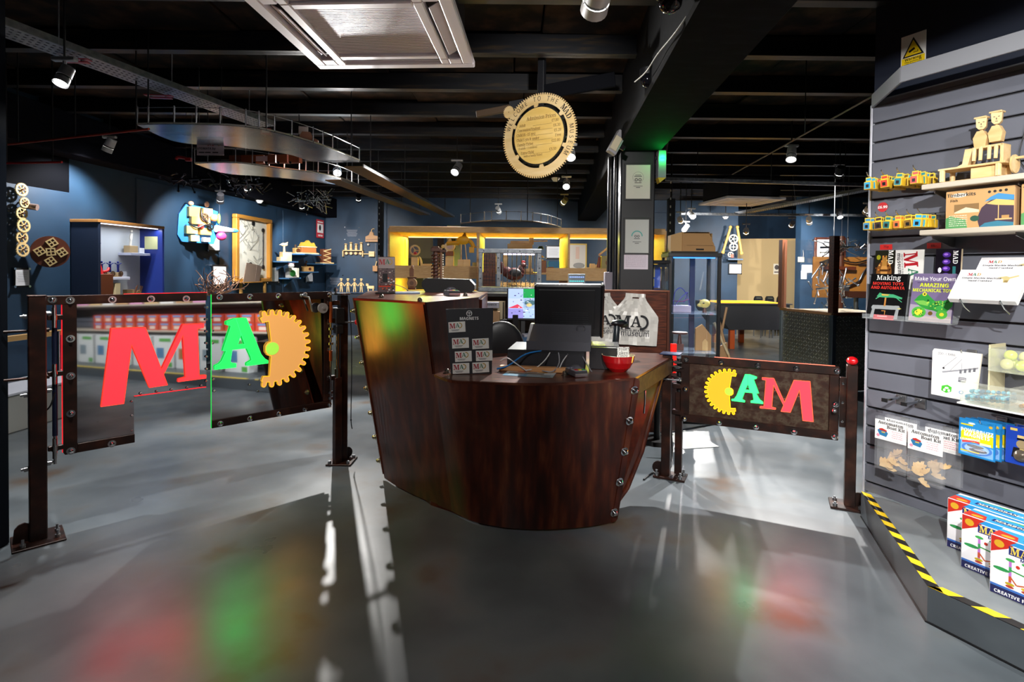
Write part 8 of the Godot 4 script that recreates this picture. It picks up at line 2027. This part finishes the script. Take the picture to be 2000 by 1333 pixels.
	fill(plz, [["body", "b", 0, 0.42, 0, 1.2, 0.84, 0.5, mt("16202e", 0.5)], ["top", "b", 0, 0.85, 0, 1.26, 0.02, 0.54, mt("2a3a50", 0.4)]])
	for k in 4:
		make("wooden_dancer", "%s capped wooden dancing figure on the far plinth" % ["leftmost", "second", "third", "rightmost"][k], "figure", tf(Vector3(-3.46 + k * 0.135, 0.86, -11.1)), [["leg", "c", -0.02, 0, 0, -0.012, 0.12, 0, 0.01, 0.012, Y], ["leg", "c", 0.025, 0, 0, 0.012, 0.12, 0, 0.01, 0.012, Y], ["torso", "c", 0, 0.12, 0, 0, 0.2, 0, 0.028, 0.022, Y], ["head", "s", 0, 0.235, 0, 0.02, 0.024, 0.02, Y], ["cap", "c", 0, 0.255, 0, 0, 0.275, 0, 0.034, 0.018, Y], ["arms", "t", [-0.06, 0.12, 0.03, -0.03, 0.17, 0, 0.03, 0.17, 0, 0.06, 0.13, 0.03], 0.009, Y]], "wooden dancers")
	make("toy_dog", "low wooden dog following the dancers", "figure", tf(Vector3(-2.86, 0.86, -11.1)), [["body", "b", 0, 0.1, 0, 0.14, 0.06, 0.05, Y], ["leg", "b", -0.05, 0.035, 0, 0.02, 0.07, 0.04, Y], ["leg", "b", 0.05, 0.035, 0, 0.02, 0.07, 0.04, Y], ["head", "b", -0.07, 0.15, 0, 0.05, 0.05, 0.04, Y]])
	# along the foot of the left wall
	make("low_ledge", "pale low ledge along the foot of the left wall", "ledge", f * tf(Vector3(5.6, 0, 0.32)), [["body", "b", 0, 0.15, 0, 2.6, 0.3, 0.5, mt("9a9c98", 0.5)], ["top", "b", 0, 0.31, 0, 2.6, 0.02, 0.54, mt("b8bcc8", 0.4)]])
	make("hand_rail", "wooden hand rail in front of the left wall exhibits", "rail", f * tf(Vector3(5.2, 0, 0.22)), [["rail", "b", 0, 0.71, 0, 1.6, 0.05, 0.04, mt("b8925c", 0.5)], ["bracket", "b", -0.5, 0.69, -0.11, 0.03, 0.03, 0.2, steel], ["bracket", "b", 0.5, 0.69, -0.11, 0.03, 0.03, 0.2, steel]])
	# seen through the lit unit
	make("framed_print", "pale print in a yellow wooden frame on the wall behind the unit", "framed picture", back * tf(Vector3(1.40, 1.62, 0.02)), [["frame", "b", 0, 0, 0, 0.4, 0.6, 0.03, mt("c8a850", 0.5)], ["print", "b", 0, 0, 0.017, 0.34, 0.54, 0.004, mt("c4bdb4", 0.4)], ["smudge", "s", 0.03, -0.17, 0.02, 0.12, 0.06, 0.002, mt("8a8682", 0.5)], ["blush", "b", 0.0, 0.1, 0.0195, 0.08, 0.26, 0.001, mt("c8a898", 0.5)]])
	wall_label(back, 0.88, 1.73, 0.28, 0.24, "white label on the wall seen over the cage")
	make("cream_screen", "cream panel standing behind the first bay of the lit unit", "panel", tf(Vector3(-1.62, 0, -9.6)), [["panel", "b", 0, 0.95, 0, 0.46, 1.9, 0.04, mt("a59a86", 0.6)], ["darker_panel", "b", 0.0, 0.78, 0.03, 0.44, 1.5, 0.02, mt("6f6656", 0.6)], ["emblem", "g", -0.05, 1.36, 0.045, 0.06, 16, 0.01, 3, black], ["switch_box", "b", 0.1, 1.2, 0.045, 0.06, 0.1, 0.02, mt("c8c8c4", 0.4)]])
	make("white_banner", "white cloth banner with black lettering behind the lit unit", "banner", tf(Vector3(-0.88, 0, -8.2)), [["cloth", "b", 0, 1.0, 0, 0.2, 2.0, 0.01, mt("b8bcc8", 0.6)], ["mark", "b", 0.0, 1.72, 0.007, 0.06, 0.16, 0.002, black], ["base", "b", 0, 0.02, 0, 0.3, 0.04, 0.2, black]])
	make("brown_upright", "brown timber upright between screen and banner", "upright", tf(Vector3(-1.12, 0, -8.6)), [["post", "b", 0, 1.0, 0, 0.1, 2.0, 0.08, mt("4a2c20", 0.5)]])

# ---------------------------------------------------------------- exhibits on the right
func build_right_exhibits() -> void:
	var Y := ply
	var gl := pane("a8c0d8", 0.02)
	# glass cabinets
	var c1 := tf(Vector3(1.64, 0, -5.05), -0.12)
	var t := thing("glass_cabinet", "tall black framed glass cabinet lit blue, right of the bag panel", "cabinet", c1, "glass cabinets")
	for q in [[-0.21, -0.2], [0.21, -0.2], [-0.21, 0.2], [0.21, 0.2]]:
		part("post", sh().box(Vector3(q[0], 0.75, q[1]), Vector3(0.03, 1.46, 0.03), 0.003), mt("0d0e12", 0.35), t)
	fill(t, [["top", "b", 0, 1.495, 0, 0.46, 0.035, 0.44, mt("0d0e12", 0.35)], ["base", "b", 0, 0.06, 0, 0.45, 0.12, 0.43, mt("0d0e12", 0.4)], ["back_rail", "b", 0.06, 0.8, -0.2, 0.05, 1.36, 0.02, mt("16244a", 0.3)]])
	for y in [0.62, 0.97]:
		part("glass_shelf", sh().box(Vector3(0, y, 0), Vector3(0.4, 0.008, 0.38)), pane("bcd4ec", 0.15), t)
	part("front_glass", sh().box(Vector3(0, 0.8, 0.2), Vector3(0.39, 1.36, 0.004)), gl, t)
	part("side_glass", sh().box(Vector3(-0.21, 0.8, 0), Vector3(0.004, 1.36, 0.37)), gl, t)
	part("side_glass", sh().box(Vector3(0.21, 0.8, 0), Vector3(0.004, 1.36, 0.37)), gl, t)
	part("led_strip_light", sh().box(Vector3(0, 1.47, 0.17), Vector3(0.36, 0.01, 0.012)), glow("3a8aff", 3.0), t)
	var l := AreaLight3D.new()
	l.name = "led_light"
	l.area_size = Vector2(0.36, 0.03)
	l.area_normalize_energy = true
	l.light_color = col("4a90ff")
	l.light_energy = 0.2
	l.area_range = 6.0
	l.area_attenuation = 2.0
	l.shadow_enabled = true
	t.add_child(l)
	l.transform = Transform3D(Basis(Vector3.RIGHT, -PI / 2), Vector3(0, 1.463, 0.17))
	var t2 := thing("glass_cabinet", "blue tinted glass case half hidden behind the column", "cabinet", tf(Vector3(1.325, 0, -5.02)), "glass cabinets")
	fill(t2, [["frame", "b", 0.06, 1.40, 0, 0.03, 0.03, 0.3, mt("0d0e12", 0.35)], ["top", "b", 0, 1.43, 0, 0.16, 0.03, 0.32, mt("0d0e12", 0.35)], ["base", "b", 0, 0.6, 0, 0.15, 1.16, 0.3, mt("14161c", 0.4)], ["inner_card", "b", -0.02, 1.34, -0.1, 0.06, 0.1, 0.01, mt("c8b470", 0.5)], ["inner_card", "b", -0.02, 1.24, -0.1, 0.05, 0.07, 0.01, mt("c8b470", 0.5)], ["back", "b", 0, 1.3, -0.14, 0.14, 0.22, 0.01, mt("3a5aa8", 0.4)]])
	part("front_glass", sh().box(Vector3(0, 1.3, 0.15), Vector3(0.14, 0.22, 0.004)), gl, t2)
	make("wire_model", "violet blue wire model on the cabinet's upper shelf", "model", c1 * tf(Vector3(-0.08, 0.975, 0.02)), [["base", "b", 0, 0.03, 0, 0.16, 0.06, 0.12, mt("a8a0b0", 0.4)], ["loop", "t", [-0.07, 0.06, 0, -0.06, 0.18, 0.02, 0.0, 0.22, 0, 0.06, 0.14, 0, 0.07, 0.06, 0.02], 0.004, mt("3a3a8a", 0.3)], ["loop", "t", [-0.06, 0.06, 0.03, 0.0, 0.14, 0.04, 0.06, 0.18, 0.0, 0.03, 0.08, -0.03], 0.004, mt("5a4a9a", 0.3)], ["loop", "t", [-0.07, 0.1, -0.02, 0.0, 0.1, 0.05, 0.07, 0.12, 0.0], 0.004, mt("8a3a6a", 0.3)]])
	make("mask_model", "cream animal mask model on the cabinet's upper shelf", "model", c1 * tf(Vector3(0.13, 0.975, 0.02)), [["mask", "s", 0, 0.08, 0, 0.05, 0.04, 0.03, mt("c8b45a", 0.5)], ["snout", "s", -0.04, 0.065, 0.01, 0.03, 0.018, 0.02, mt("c8b45a", 0.5)], ["stand", "c", 0.0, 0, 0, 0, 0.05, 0, 0.02, 0.01, dark_wood], ["eye", "s", -0.015, 0.085, 0.028, 0.01, 0.006, 0.004, black]])
	make("folded_house", "pale wooden folded house on the cabinet's lower shelf", "model", c1 * tf(Vector3(0.11, 0.625, 0.02)), [["wall", "p", [-0.06, 0, 0.08, 0, 0.08, 0.14, 0.0, 0.24, -0.06, 0.2], -0.02, 0.02, mt("a8804a", 0.5)], ["door", "p", [0.0, 0, 0.05, 0, 0.05, 0.08, 0.025, 0.11, 0.0, 0.08], 0.02, 0.026, mt("c8a468", 0.5)]])
	make("spinning_top", "dark turned wooden stand on the cabinet's lower shelf", "model", c1 * tf(Vector3(-0.09, 0.625, 0.03)), [["disc", "c", 0, 0.15, 0, 0, 0.165, 0, 0.07, 0.07, dark_wood], ["stem", "c", 0, 0, 0, 0, 0.15, 0, 0.03, 0.01, dark_wood], ["panel", "b", -0.02, 0.03, 0.04, 0.1, 0.06, 0.02, mt("5a2a1c", 0.5)]])
	make("bead_toy", "small wooden bead toy with a blue ring at the cabinet's bottom", "model", c1 * tf(Vector3(-0.07, 0.121, 0.03)), [["column", "c", 0.02, 0, 0, 0.02, 0.38, 0, 0.012, 0.012, dark_wood], ["plate", "c", 0.02, 0.38, 0, 0.02, 0.39, 0, 0.1, 0.1, mt("8a94b0", 0.2)], ["plate", "c", 0.04, 0.16, 0, 0.04, 0.17, 0, 0.11, 0.11, mt("4a6ab0", 0.2)], ["egg", "s", -0.06, 0.21, 0.02, 0.06, 0.045, 0.04, mt("9a6034", 0.4)], ["spire", "c", 0.07, 0.17, 0.02, 0.07, 0.33, 0.02, 0.03, 0.004, mt("b88850", 0.4)]])
	make("red_tube", "bright red upright tube in front of the glass cabinet", "tube", tf(at(1315, 700, 4.5) + Vector3(0, -0.6, 0)), [["tube_body", "b", 0, 0.6, 0, 0.045, 0.24, 0.03, glow("ff2018", 0.6)], ["stand", "b", 0, 0.24, 0, 0.05, 0.48, 0.04, mt("3a1a14", 0.4)]])
	var ch := thing("cardboard_house", "large brown card house model on top of the glass cabinet", "model", c1 * tf(Vector3(-0.01, 1.513, 0.0), 0.12))
	fill(ch, [["tray", "b", 0, 0.008, 0, 0.42, 0.016, 0.3, mt("2a2018", 0.6)], ["front", "p", [-0.1, 0.016, 0.2, 0.016, 0.2, 0.05, 0.14, 0.19, -0.1, 0.19], 0.1, 0.11, mt("9a7448", 0.7)], ["side", "p", [-0.2, 0.016, -0.1, 0.016, -0.1, 0.19, -0.2, 0.16], 0.0, 0.1, mt("a88658", 0.7)], ["roof", "b", 0.03, 0.185, 0.02, 0.24, 0.012, 0.18, mt("a27c4e", 0.7)], ["far_side", "b", 0.17, 0.1, 0.02, 0.01, 0.16, 0.16, mt("8d6a42", 0.7)], ["handle_slot", "b", 0.06, 0.035, 0.112, 0.07, 0.014, 0.004, black], ["fold_line", "b", 0.06, 0.07, 0.112, 0.24, 0.003, 0.002, mt("5a4028", 0.7)]])
	# crossed sticks sculpture
	make("stick_sculpture", "crossed pale sticks sculpture beside the glass cabinet", "sculpture", tf(at(1402, 640, 5.6) + Vector3(0, -0.77, 0)), [["base", "b", 0.03, 0.2, 0, 0.26, 0.4, 0.22, mt("20222a", 0.5)], ["stick", "c", -0.02, 0.4, 0, 0.08, 0.98, 0.02, 0.012, 0.012, mt("b08a60", 0.4)], ["stick", "c", 0.06, 0.62, 0.03, -0.03, 1.0, 0, 0.012, 0.012, mt("b08a60", 0.4)], ["stick", "c", -0.04, 0.82, 0, 0.1, 0.5, 0.03, 0.014, 0.014, mt("c8b48c", 0.4)], ["stick", "c", 0.1, 0.5, 0.03, 0.14, 0.4, 0.02, 0.012, 0.012, mt("c8a878", 0.4)], ["wing", "p", [0.0, 0.4, 0.12, 0.4, 0.1, 0.62, 0.0, 0.56], -0.02, 0.0, mt("a8845a", 0.5)]])
	# wall clock
	var wc := thing("wooden_clock", "pale wooden skeleton clock with two pendulum bars on the far blue wall", "clock", back * tf(Vector3(4.66, 1.98, 0.22), -0.2))
	fill(wc, [["bar", "c", -0.06, 0.3, 0, -0.2, -0.22, 0, 0.025, 0.025, mt("d8b060", 0.5)], ["bar", "c", 0.08, 0.3, 0, 0.17, -0.24, 0, 0.025, 0.025, mt("d8b060", 0.5)], ["knob", "s", -0.06, 0.31, 0, 0.035, 0.035, 0.035, mt("d8b060", 0.5)], ["knob", "s", 0.08, 0.31, 0, 0.035, 0.035, 0.035, mt("d8b060", 0.5)], ["knob", "s", -0.2, -0.22, 0, 0.038, 0.038, 0.038, mt("d8b060", 0.5)], ["knob", "s", 0.17, -0.24, 0, 0.038, 0.038, 0.038, mt("d8b060", 0.5)], ["gear", "g", 0.0, 0.06, 0.02, 0.1, 30, 0.015, 5, mt("e0d4b8", 0.5)], ["gear", "g", 0.0, -0.11, 0.04, 0.09, 28, 0.015, 4, mt("e6dcc4", 0.5)], ["gear", "g", -0.05, -0.27, 0.02, 0.06, 20, 0.015, 4, mt("e0d4b8", 0.5)], ["red_weight", "b", -0.02, -0.3, 0.05, 0.05, 0.07, 0.03, mt("b8401c", 0.4)], ["spindle", "c", 0, -0.02, -0.24, 0, -0.02, 0.05, 0.014, 0.014, dark_wood], ["base_bracket", "b", 0.05, -0.37, -0.1, 0.3, 0.03, 0.25, mt("3a5a78", 0.4)]])
	wall_label(back, 4.79, 1.41, 0.25, 0.19, "white label under the wooden skeleton clock")
	var ns := thing("no_smoking_sign", "small white sign with a black round mark on the cream partition", "sign", wall_frame(Vector3(5.0, 0, -12.9), Vector3(1, 0, 0.3)) * tf(Vector3(1.12, 1.42, 0.002)))
	fill(ns, [["sheet", "b", 0, 0, 0, 0.14, 0.24, 0.003, mt("d0c8b4", 0.5)], ["round_mark", "s", 0, 0.04, 0.002, 0.045, 0.055, 0.002, mt("2a1a18", 0.5)], ["caption", "b", 0, -0.07, 0.002, 0.1, 0.03, 0.002, mt("5a4a48", 0.5)]])
	# light table
	var lt := thing("light_table", "dark table with a glowing amber top and orange legs", "table", tf(Vector3(4.3, 0, -9.95), 0.02))
	var orange := mt("a8481a", 0.45)
	for q in [[-0.46, 0.38], [0.46, 0.38], [-0.4, -0.5], [0.1, -0.5]]:
		part("leg", sh().box(Vector3(q[0], 0.17, q[1]), Vector3(0.085, 0.34, 0.085), 0.004), orange, lt)
	fill(lt, [["apron", "p", [-0.52, 0.34, 0.53, 0.34, 0.53, 0.78, -0.78, 0.78, -0.76, 0.66], -0.55, 0.44, mt("25262b", 0.45)], ["rim", "b", -0.1, 0.79, -0.05, 1.34, 0.02, 1.02, mt("3a3a40", 0.4)], ["stretcher", "b", 0.1, 0.31, -0.5, 1.0, 0.06, 0.03, mt("a02a14", 0.45)]])
	var amber := noise_tex(91, 0.02, [[0.0, "ffb000"], [0.5, "ffc420"], [1.0, "ff8a00"]], 128, 3)
	var am := StandardMaterial3D.new()
	am.albedo_texture = amber
	am.emission_enabled = true
	am.emission = Color.BLACK
	am.emission_texture = amber
	am.emission_energy_multiplier = 1.3
	part("light_panel", sh().at(Transform3D(Basis(Vector3.RIGHT, -PI / 2), Vector3(-0.12, 0.802, -0.05))).card(1.2, 0.9), am, lt)
	var al := AreaLight3D.new()
	al.name = "panel_light"
	al.area_size = Vector2(1.2, 0.9)
	al.area_normalize_energy = true
	al.light_color = col("ffb428")
	al.light_energy = 0.5
	al.area_range = 8.0
	al.area_attenuation = 2.0
	al.shadow_enabled = true
	lt.add_child(al)
	al.transform = Transform3D(Basis(Vector3.RIGHT, PI / 2), Vector3(-0.12, 0.812, -0.05))
	for k in 3:
		make("stacking_chair", "%s black plastic chair behind the light table" % ["leftmost", "middle", "rightmost"][k], "chair", tf(Vector3(5.22 + k * 0.24 - 0.02, 0, -11.55), 0.0), [["backrest", "p", [-0.1, 0.5, 0.1, 0.5, 0.085, 0.8, 0.06, 0.84, -0.06, 0.84, -0.085, 0.8], -0.02, 0.02, mt("0c0c0e", 0.4)], ["hand_hole", "b", 0, 0.8, 0.022, 0.1, 0.02, 0.004, mt("3a3c30", 0.5)], ["seat", "b", 0, 0.44, 0.18, 0.21, 0.03, 0.36, mt("0c0c0e", 0.4)], ["leg", "c", -0.09, 0, 0.02, -0.09, 0.44, 0.02, 0.011, 0.011, steel], ["leg", "c", 0.09, 0, 0.02, 0.09, 0.44, 0.02, 0.011, 0.011, steel], ["leg", "c", -0.09, 0, 0.34, -0.09, 0.43, 0.34, 0.011, 0.011, steel], ["leg", "c", 0.09, 0, 0.34, 0.09, 0.43, 0.34, 0.011, 0.011, steel]], "black chairs")
	# case of tread plate and glass
	var cf := Transform3D(Basis(Vector3(0.98, 0, -0.2), Vector3.UP, Vector3(0.2, 0, 0.98)).orthonormalized(), Vector3(3.6, 0, -6.13))
	var cs := thing("tread_plate_case", "tread plate and wood edged glass display case by the slat wall", "display case", cf)
	var plate := mt("9a958a", 0.3, 0.85)
	fill(cs, [["front_plate", "b", 0.45, 0.44, -0.01, 0.9, 0.86, 0.02, plate], ["side_plate", "b", 0.01, 0.44, -0.42, 0.02, 0.86, 0.8, plate], ["corner_angle", "b", -0.006, 0.44, 0.006, 0.05, 0.87, 0.05, mt("5a6470", 0.35, 0.8)], ["far_angle", "b", -0.004, 0.44, -0.83, 0.04, 0.87, 0.04, mt("8a939c", 0.35, 0.8)], ["wood_rim", "b", 0.45, 0.885, 0.0, 0.94, 0.035, 0.06, dark_wood], ["wood_rim", "b", 0.0, 0.886, -0.42, 0.06, 0.035, 0.86, mt("8a6238", 0.5)], ["floor", "b", 0.46, 0.875, -0.42, 0.9, 0.02, 0.82, mt("b8ad98", 0.5)], ["corner_post", "b", 0.0, 1.33, 0.0, 0.075, 0.86, 0.075, dark_wood], ["far_post", "b", 0.0, 1.33, -0.84, 0.07, 0.86, 0.07, mt("6a3c22", 0.5)]])
	part("front_glass", sh().box(Vector3(0.47, 1.32, 0.0), Vector3(0.86, 0.84, 0.006)), pane("c0d0dc", 0.04), cs)
	part("side_glass", sh().box(Vector3(0.0, 1.32, -0.42), Vector3(0.006, 0.84, 0.76)), pane("c0d0dc", 0.04), cs)
	var lug := SphereMesh.new()
	lug.radius = 0.5
	lug.height = 1.0
	lug.radial_segments = 8
	lug.rings = 4
	for side in 2:
		var mm := MultiMesh.new()
		mm.transform_format = MultiMesh.TRANSFORM_3D
		mm.mesh = lug
		var xs := []
		for r in 21:
			for k in 22:
				var sgn := 1.0 if (r + k) % 2 else -1.0
				var a := (k + 0.5) * 0.04
				var h := 0.03 + r * 0.041
				if side == 0:
					xs.append(Transform3D(Basis(Vector3(0, 0, 1), sgn * 0.8) * Basis.from_scale(Vector3(0.034, 0.012, 0.006)), Vector3(a, h, 0.001)))
				elif a < 0.8:
					xs.append(Transform3D(Basis(Vector3(1, 0, 0), sgn * 0.8) * Basis.from_scale(Vector3(0.006, 0.012, 0.034)), Vector3(-0.001, h, -a - 0.02)))
		mm.instance_count = xs.size()
		for i in xs.size():
			mm.set_instance_transform(i, xs[i])
		var mi := MultiMeshInstance3D.new()
		mi.name = "tread_lugs"
		mi.multimesh = mm
		mi.material_override = mt("c2bfb4", 0.22, 0.9)
		mi.set_meta("kind", "stuff")
		cs.add_child(mi, true)
	wire_machine("bright wire machine inside the glass case", cf * Vector3(0.35, 1.15, -0.4), Vector3(0.4, 0.45, 0.3), 205, mt("b0b2b6", 0.2, 0.95), 44)
	# picture, sheets and marble machine on the wall beyond
	var fr := wall_frame(Vector3(5.3, 0, -10.64), Vector3(1, 0, 0))
	make("framed_machine", "dark wooden framed wire picture behind the glass case", "framed picture", fr * tf(Vector3(0.85, 1.62, 0.02)), [["frame", "b", 0, 0, 0, 0.6, 0.82, 0.04, dark_wood], ["print", "b", 0, 0, 0.022, 0.52, 0.74, 0.004, mt("b9bcc0", 0.4)], ["wire", "t", [-0.15, -0.2, 0.03, -0.12, 0.1, 0.03, 0.1, 0.2, 0.03, 0.15, -0.1, 0.03], 0.006, steel], ["wire", "t", [-0.05, 0.25, 0.03, 0.0, 0.0, 0.03, 0.12, -0.22, 0.03], 0.006, steel]])
	make("wall_sheet", "upper white paper sheet pinned to the blue wall by the case", "paper", fr * tf(Vector3(0.42, 1.42, 0.005)), [["sheet", "b", 0, 0, 0, 0.2, 0.15, 0.003, white]])
	make("wall_sheet", "lower white paper sheet pinned to the blue wall by the case", "paper", fr * tf(Vector3(0.36, 1.30, 0.005)), [["sheet", "b", 0, 0, 0.004, 0.11, 0.16, 0.003, white]])
	make("wall_sheet", "small cream card with a wire hook on the blue wall by the case", "paper", fr * tf(Vector3(0.30, 1.60, 0.01)), [["card", "b", 0, 0, 0, 0.12, 0.1, 0.003, mt("c8bc9c", 0.5)], ["hook", "t", [0.03, 0.02, 0.01, 0.04, 0.1, 0.01, 0.03, 0.18, 0.01], 0.006, steel]])
	var mb := thing("marble_machine", "orange wooden marble machine board on brown posts behind the slat wall", "marble machine", tf(Vector3(5.05, 0, -8.3), -0.1))
	fill(mb, [["board", "b", 0, 1.28, 0, 0.95, 0.62, 0.03, mt("b8792f", 0.45)], ["post", "c", -0.1, 0.0, 0.06, -0.1, 1.9, 0.06, 0.045, 0.045, mt("5a2e1a", 0.4)], ["tray", "b", 0.15, 1.03, 0.14, 0.42, 0.09, 0.2, mt("4a2616", 0.4)], ["shelf", "b", -0.12, 1.42, 0.08, 0.42, 0.05, 0.1, mt("6a3018", 0.4)], ["leg", "c", 0.1, 0.0, 0.12, 0.1, 0.98, 0.12, 0.03, 0.03, steel], ["disc", "c", -0.22, 1.22, 0.02, -0.22, 1.22, 0.05, 0.07, 0.07, mt("6f8fa8", 0.2, 0.5)], ["disc", "c", -0.02, 1.10, 0.02, -0.02, 1.10, 0.05, 0.06, 0.06, steel], ["chute", "t", [0.02, 1.15, 0.06, 0.15, 1.22, 0.07, 0.22, 1.35, 0.07, 0.3, 1.45, 0.06], 0.016, chrome], ["chute", "t", [-0.4, 1.5, 0.06, -0.2, 1.56, 0.08, 0.1, 1.5, 0.08, 0.35, 1.58, 0.06], 0.012, chrome], ["slot", "b", 0.28, 1.47, 0.03, 0.22, 0.03, 0.03, mt("2a1810", 0.5)], ["gear", "g", -0.3, 1.45, 0.04, 0.08, 18, 0.02, 5, mt("2a2420", 0.4)]])
	wire_machine("silver mobile of rods above the marble machine board", Vector3(4.95, 1.72, -8.1), Vector3(0.8, 0.25, 0.3), 206, chrome, 40)
	wire_machine("low heap of silver wire springs under the marble machine", Vector3(4.95, 0.62, -8.25), Vector3(0.7, 0.5, 0.2), 207, mt("9fb0c4", 0.2, 0.9), 60, "wire_machine")
	# under the counter's corner
	make("round_stool", "dark round stool base behind the counter's right corner", "stool", tf(Vector3(1.15, 0, -4.28)), [["foot", "c", 0, 0, 0, 0, 0.03, 0, 0.12, 0.1, black], ["column", "c", 0, 0.03, 0, 0, 0.45, 0, 0.025, 0.02, black], ["seat", "c", 0, 0.45, 0, 0, 0.5, 0, 0.14, 0.15, black]])
	make("floor_paper", "large pale paper sheet lying on the floor behind the low gate", "paper", tf(Vector3(1.42, 0.002, -4.35), 0.2), [["sheet", "b", 0, 0.001, 0, 0.3, 0.002, 0.4, mt("b8bab8", 0.6)]])

# ---------------------------------------------------------------- the shop behind the viewer, seen in the mirrored gates
func build_shop_behind() -> void:
	var w := struct("wall_shop_side", sh().box(Vector3(4.3, 1.2, -0.031), Vector3(6.1, 2.15, 0.016)), mt("2a2b30", 0.6), "grey slatted display wall continuing beside the viewer", "wall", slat)
	boards(w, 1.26, 7.3, grey_slat)
	part("bulkhead", sh().box(Vector3(4.3, 2.61, -0.06), Vector3(6.0, 0.68, 0.1)), mt("131a29", 0.5), w)
	make("display_plinth", "long grey plinth with hazard tape beside the viewer", "plinth", slat, [["body", "b", 4.3, 0.07, 0.36, 5.98, 0.14, 0.72, mt("454b50", 0.4)], ["tape", "b", 4.3, 0.141, 0.70, 5.98, 0.003, 0.04, mt("e8c81c", 0.45)]])
	for q in [[1.12, "long upper shelf of the shop wall beside the viewer"], [0.70, "long lower shelf of the shop wall beside the viewer"]]:
		make("shop_shelf", q[1], "shelf", slat, [["board", "b", 4.3, q[0] - 0.012, 0.15, 5.9, 0.024, 0.3, mt("b9b0a0", 0.5)]])
	rng.seed = 55
	var tones := [["c8442a", "orange"], ["c03a24", "red"], ["d0562c", "bright orange"], ["b8482c", "rust red"]]
	for k in 14:
		var s := 1.6 + k * 0.33
		var h := 0.12
		for r in 2:
			var tone: Array = tones[(k + r * 2) % 4]
			var t := thing("game_box", "%s game box, %s in the %s row of the mirrored shelf" % [tone[1], ORD[k], ["lower", "upper"][r]], "box", on_slat(s, 0.702 + r * 0.123, 0.18), "orange game boxes")
			part("carton", sh().box(Vector3(0, h / 2, 0), Vector3(0.31, h, 0.14), 0.003), mt(tone[0], 0.4), t)
			part("title_strip", sh().box(Vector3(0, h * 0.78, 0.0715), Vector3(0.2, 0.025, 0.002)), mt("5a9ad0", 0.4), t)
			part("picture", sh().box(Vector3(0, h * 0.35, 0.0715), Vector3(0.15, 0.045, 0.002)), mt("e0d0c0", 0.4), t)
	for k in 13:
		var hue: String = ["b08a5f", "d8d8d8", "c8a878", "d090b8"][k % 4]
		make("parcel_box", "%s parcel box, %s from the corner on the mirrored upper shelf" % [["brown", "white", "tan", "pink"][k % 4], ORD[k]], "box", on_slat(1.7 + k * 0.43, 1.12, 0.15), [["carton", "b", 0, 0.08 + 0.015 * (k % 3), 0, 0.36, 0.16 + 0.03 * (k % 3), 0.2, mt(hue, 0.5)], ["red_print", "b", 0.05, 0.09, 0.101, 0.12, 0.06, 0.002, mt("b83030", 0.4)]], "parcel boxes")
	for k in 9:
		make("toy_box", "white and green toy box, %s from the corner on the mirrored plinth" % ORD[k], "box", on_slat(2.0 + k * 0.58, 0.142, 0.3), [["carton", "b", 0, 0.24, 0, 0.5, 0.48, 0.14, mt("d0d4d4", 0.4)], ["green_title", "b", -0.05, 0.42, 0.071, 0.3, 0.05, 0.002, mt("4a9a3a", 0.4)], ["blue_picture", "b", 0.08, 0.22, 0.071, 0.2, 0.16, 0.002, mt(["4a78a0", "7a8a94", "a86a3a"][k % 3], 0.4)], ["green_corner", "b", -0.17, 0.05, 0.071, 0.12, 0.07, 0.002, mt("4a9a3a", 0.4)]], "toy boxes on the plinth")
